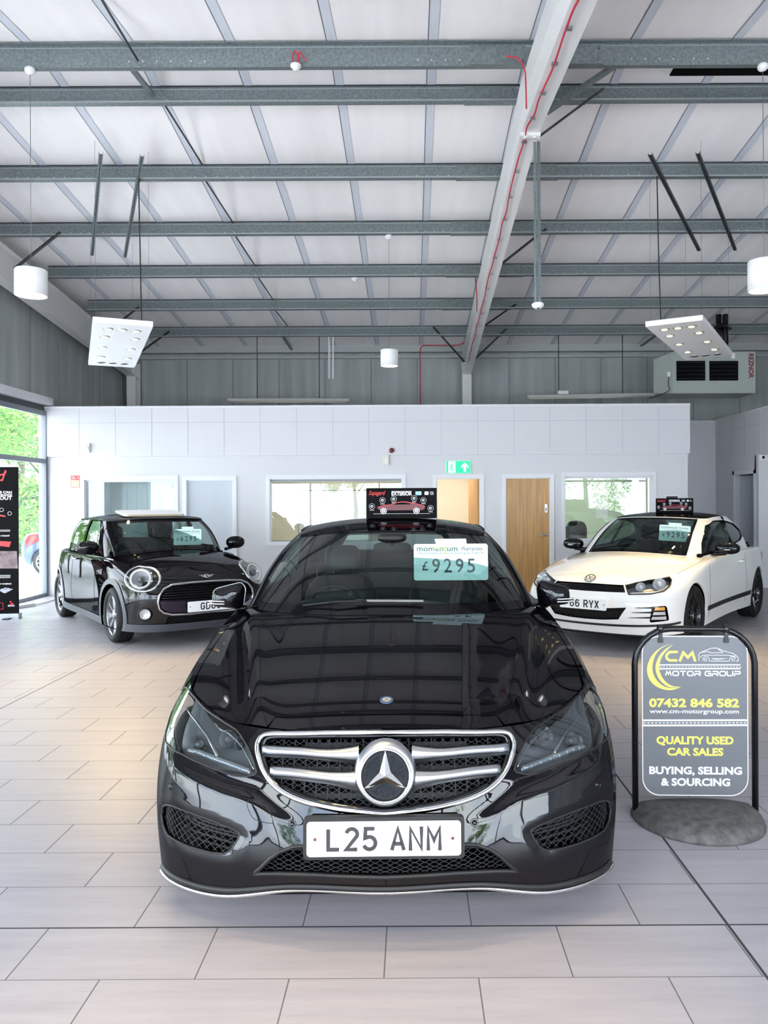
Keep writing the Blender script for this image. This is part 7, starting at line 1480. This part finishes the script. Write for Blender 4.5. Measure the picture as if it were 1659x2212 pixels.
    for sg in (1, -1):
        L = hl if sg > 0 else mirror(hl); ho = panel(S, L, [], 'headlamp', M_LENS, R, step=.03, lip=0, off=.0)
        panel(S, L, [], 'headlamp_bowl', pm('lamp_bowl_grey', (.14, .15, .16), .3), ho, step=.04, lip=0, off=-.06); surf_tube(S, L, 'headlamp_seal', M_TRIM, ho, .006, off=-.002, n=6)
        for (x, y, r) in ((1383, 1267, .050), (1424, 1261, .068)):
            p = c.at(S, [(x, y)])[0]; p = (sg * p[0], p[1]); P = Vector(S.ev([p[0]], [p[1]])[0]); N = (Vector(S.nrm([p[0]], [p[1]])[0]) + Vector((0, -1.2, 0))).normalized(); Q = Matrix.Translation(P - N * .03) @ N.to_track_quat('Z', 'Y').to_matrix().to_4x4()
            mb = MB(); mb.lathe([(r, .015), (r * .95, .01), (r * .7, -.01), (r * .4, -.015)], Q, n=16, smooth=False); mb.ball(Q @ Vector((0, 0, -.005)), r * .5, nu=10, nv=8); mb.build('lamp_reflector', M_LAMPW, ho)
        ln = c.at(S, [(1362, 1281), (1385, 1280), (1410, 1279), (1432, 1273), (1443, 1263)]); ln = [(sg * p[0], p[1]) for p in ln]
        surf_tube(S, smooth_open(ln, 4), 'daytime_strip', M_LAMPW, ho, .007, off=-.012, n=6, closed=False)
        F = fg if sg > 0 else mirror(fg); fo = panel(S, F, [], 'fog_lamp_cluster', M_PIANO, R, step=.05, lip=0, off=-.02)
        for (x0, x1, y, mt) in ((1414, 1437, 1315.5, M_AMB), (1411, 1438, 1325.5, M_LAMPW), (1408, 1440, 1335.5, M_LAMPW)):
            z = c.at(S, [(x0 + 1, y - 3), (x1 - 1, y - 4), (x1, y + 3), (x0 - 1, y + 3.5)]); z = np.array([(sg * p[0], p[1]) for p in z]); z = z if area2(z) > 0 else z[::-1]; panel(S, z, [], 'fog_lens', mt, fo, step=.04, lip=.01, off=.0)
        for (x0, x1, y) in ((1371, 1409, 1313), (1364, 1407, 1323), (1358, 1405, 1334)):
            z = c.at(S, [(x0, y), (x1, y)]); z = [(sg * p[0], p[1]) for p in z]; L_ = resample(z, .02, False); P = S.ev(L_[:, 0], L_[:, 1]) + S.nrm(L_[:, 0], L_[:, 1]) * .004; mb = MB(); n = len(P); mb.tube([Vector(p) for p in P], [.002 + .008 * i / n for i in range(n)], n=6); mb.build('bumper_fin', M_PIANO, R)
        C0 = Vector((sg * .965, 1.78, 1.00)); mb = MB(); mb.ball(C0, (.135, .075, .068), nu=24, nv=12, p=2.5); o = mb.build('door_mirror', M_PIANO, R)
        mb = MB(); mb.tube([C0 + Vector((sg * x, -.072 + (abs(x) / .12) ** 2 * .05, -.012)) for x in np.linspace(-.02, .125, 8)], .008, n=6); mb.build('mirror_indicator', M_LAMPW, o)
        mb = MB(); mb.tube([C0 + Vector((-sg * .02, 0, -.055)), C0 + Vector((-sg * .15, .0, -.07)), C0 + Vector((-sg * .20, .02, -.06))], .025, n=8); mb.build('mirror_arm', M_PIANO, o)
        z = c.side(S, [(1.27, .335), (3.03, .345), (3.05, .40), (1.27, .385)]); z = z if sg > 0 else mirror(z); z = z if area2(z) > 0 else z[::-1]; panel(S, z, [], 'side_protection_strip', M_TRIM, R, step=.06, lip=.01, off=.008)
        P = Vector((sg * .905, 2.62, .80)); mb = MB(); mb.tube([P + Vector((-sg * .02, -.09, 0)), P + Vector((sg * .02, -.07, 0)), P + Vector((sg * .02, .07, 0)), P + Vector((-sg * .02, .09, 0))], .014, n=8); mb.build('door_handle', M_WHITEP, R)
        for line in ([(1.33, .26), (1.33, .5), (1.40, .84)], [(2.80, .28), (2.86, .5), (2.80, .90)]):
            z = c.side(S, line); z = z if sg > 0 else mirror(z); surf_tube(S, z, 'door_seam', M_TRIM, R, .0022, off=.0, n=5, closed=False, step=.04)
        z = [(sg * x, y) for x, y in ((.76, .665), (.79, 1.0), (.80, 1.3), (.775, 1.62))]; surf_tube(sheet, smooth_open(z, 5), 'bonnet_seam', M_TRIM, R, .0022, off=.0, n=5, closed=False)
        z = c.side(S, [(3.82, .84), (4.02, .86), (4.1, .80), (3.9, .74)]); z = z if sg > 0 else mirror(z); z = z if area2(z) > 0 else z[::-1]; panel(S, z, [], 'tail_lamp', M_RED, R, step=.05, lip=.01, off=.006)
    mb = MB(); mb.poly([(-.5, .17, .19), (.5, .17, .19), (.74, .40, .19), (.77, 3.9, .22), (-.77, 3.9, .22), (-.74, .40, .19)], (0, 0, .02)); mb.build('underbody', M_DARK, R)
    cabin(R, .70, 1.5, 3.7, .3, 1.0, 1.9, .92, 2.45, sx=.35, hh=.56); steering(R, -.35, 2.08, .89, tilt=62); rear_view_mirror(R, (0, 2.1, 1.25))
    for (v0, w0) in (W0, W1):
        for sg in (1, -1): wheel(R, (sg * .775, v0, .325), .325, .225, .232, sg, 'twin', M_RIMB, 5)
    c.S, c.G, c.sheet, c.rs = S, G, sheet, rs
    return c
COUPE = coupe()
blue_car()
# ================================================================ cards and boxes on the cars
def card_on(c, px_, py_, price, label, w, h, back=.07, yaw=0., roll=0.):
    P, N = on_car(c, c.G, px_, py_)
    d = (P - Vector((0, 0, CH))).normalized(); P = P + d * back
    Z = Vector((-math.sin(-yaw), -math.cos(yaw), .0)); Z = Vector((math.sin(yaw), -math.cos(yaw), .12)).normalized(); X = Vector((0, 0, 1)).cross(Z).normalized(); X = -X if X.x < 0 else X; Yv = Z.cross(X)
    M = Matrix(((X.x, Yv.x, Z.x, P.x), (X.y, Yv.y, Z.y, P.y), (X.z, Yv.z, Z.z, P.z), (0, 0, 0, 1))) @ Matrix.Rotation(roll, 4, 'Z')
    price_card('price_card', price, M, label, w, h)
card_on(SALOON, 974, 1214, '9295', 'pale aqua price card reading 9295 hanging in the black saloon windscreen', .435, .213, back=.03)
card_on(HATCH, 405, 1160, '6295', 'pale aqua price card reading 6295 hanging in the small black hatchback windscreen', .335, .20, back=.06, yaw=.20)
card_on(COUPE, 1457, 1152, '9295', 'pale price card reading 9295 in the white coupe windscreen', .36, .19, back=.06, yaw=-.5, roll=-.05)
def box_on(c, px_, py_, w, h, dep, yaw, label):
    q = invert(c.rs, c.px, [(px_, py_)])[0]; P = Vector(c.world(c.rs.ev([q[0]], [q[1]]))[0]); M = Matrix.Translation(P + Vector((0, 0, .004))) @ Matrix.Rotation(yaw, 4, 'Z') @ Matrix.Rotation(math.pi / 2, 4, 'X')
    roof_box(M, label, w, h, dep)
box_on(SALOON, 867.5, 1121, .50, .215, .16, .0, 'black advertising box with a red car picture on the roof of the black saloon')
box_on(COUPE, 1457, 1108, .46, .185, .17, -.30, 'black advertising box with a red car picture on the roof of the white coupe')
P, N = on_car(SALOON, SALOON.G, 1048, 1157, .003); Q = Matrix.Translation(P) @ N.to_track_quat('Z', 'Y').to_matrix().to_4x4(); mb = MB(); mb.lathe([(0, .001), (.013, .001)], Q, n=20); o = mb.build('round_sticker', pm('sticker_pink', (.75, .35, .38), .5), SALOON.root); o.matrix_parent_inverse = SALOON.T.inverted()
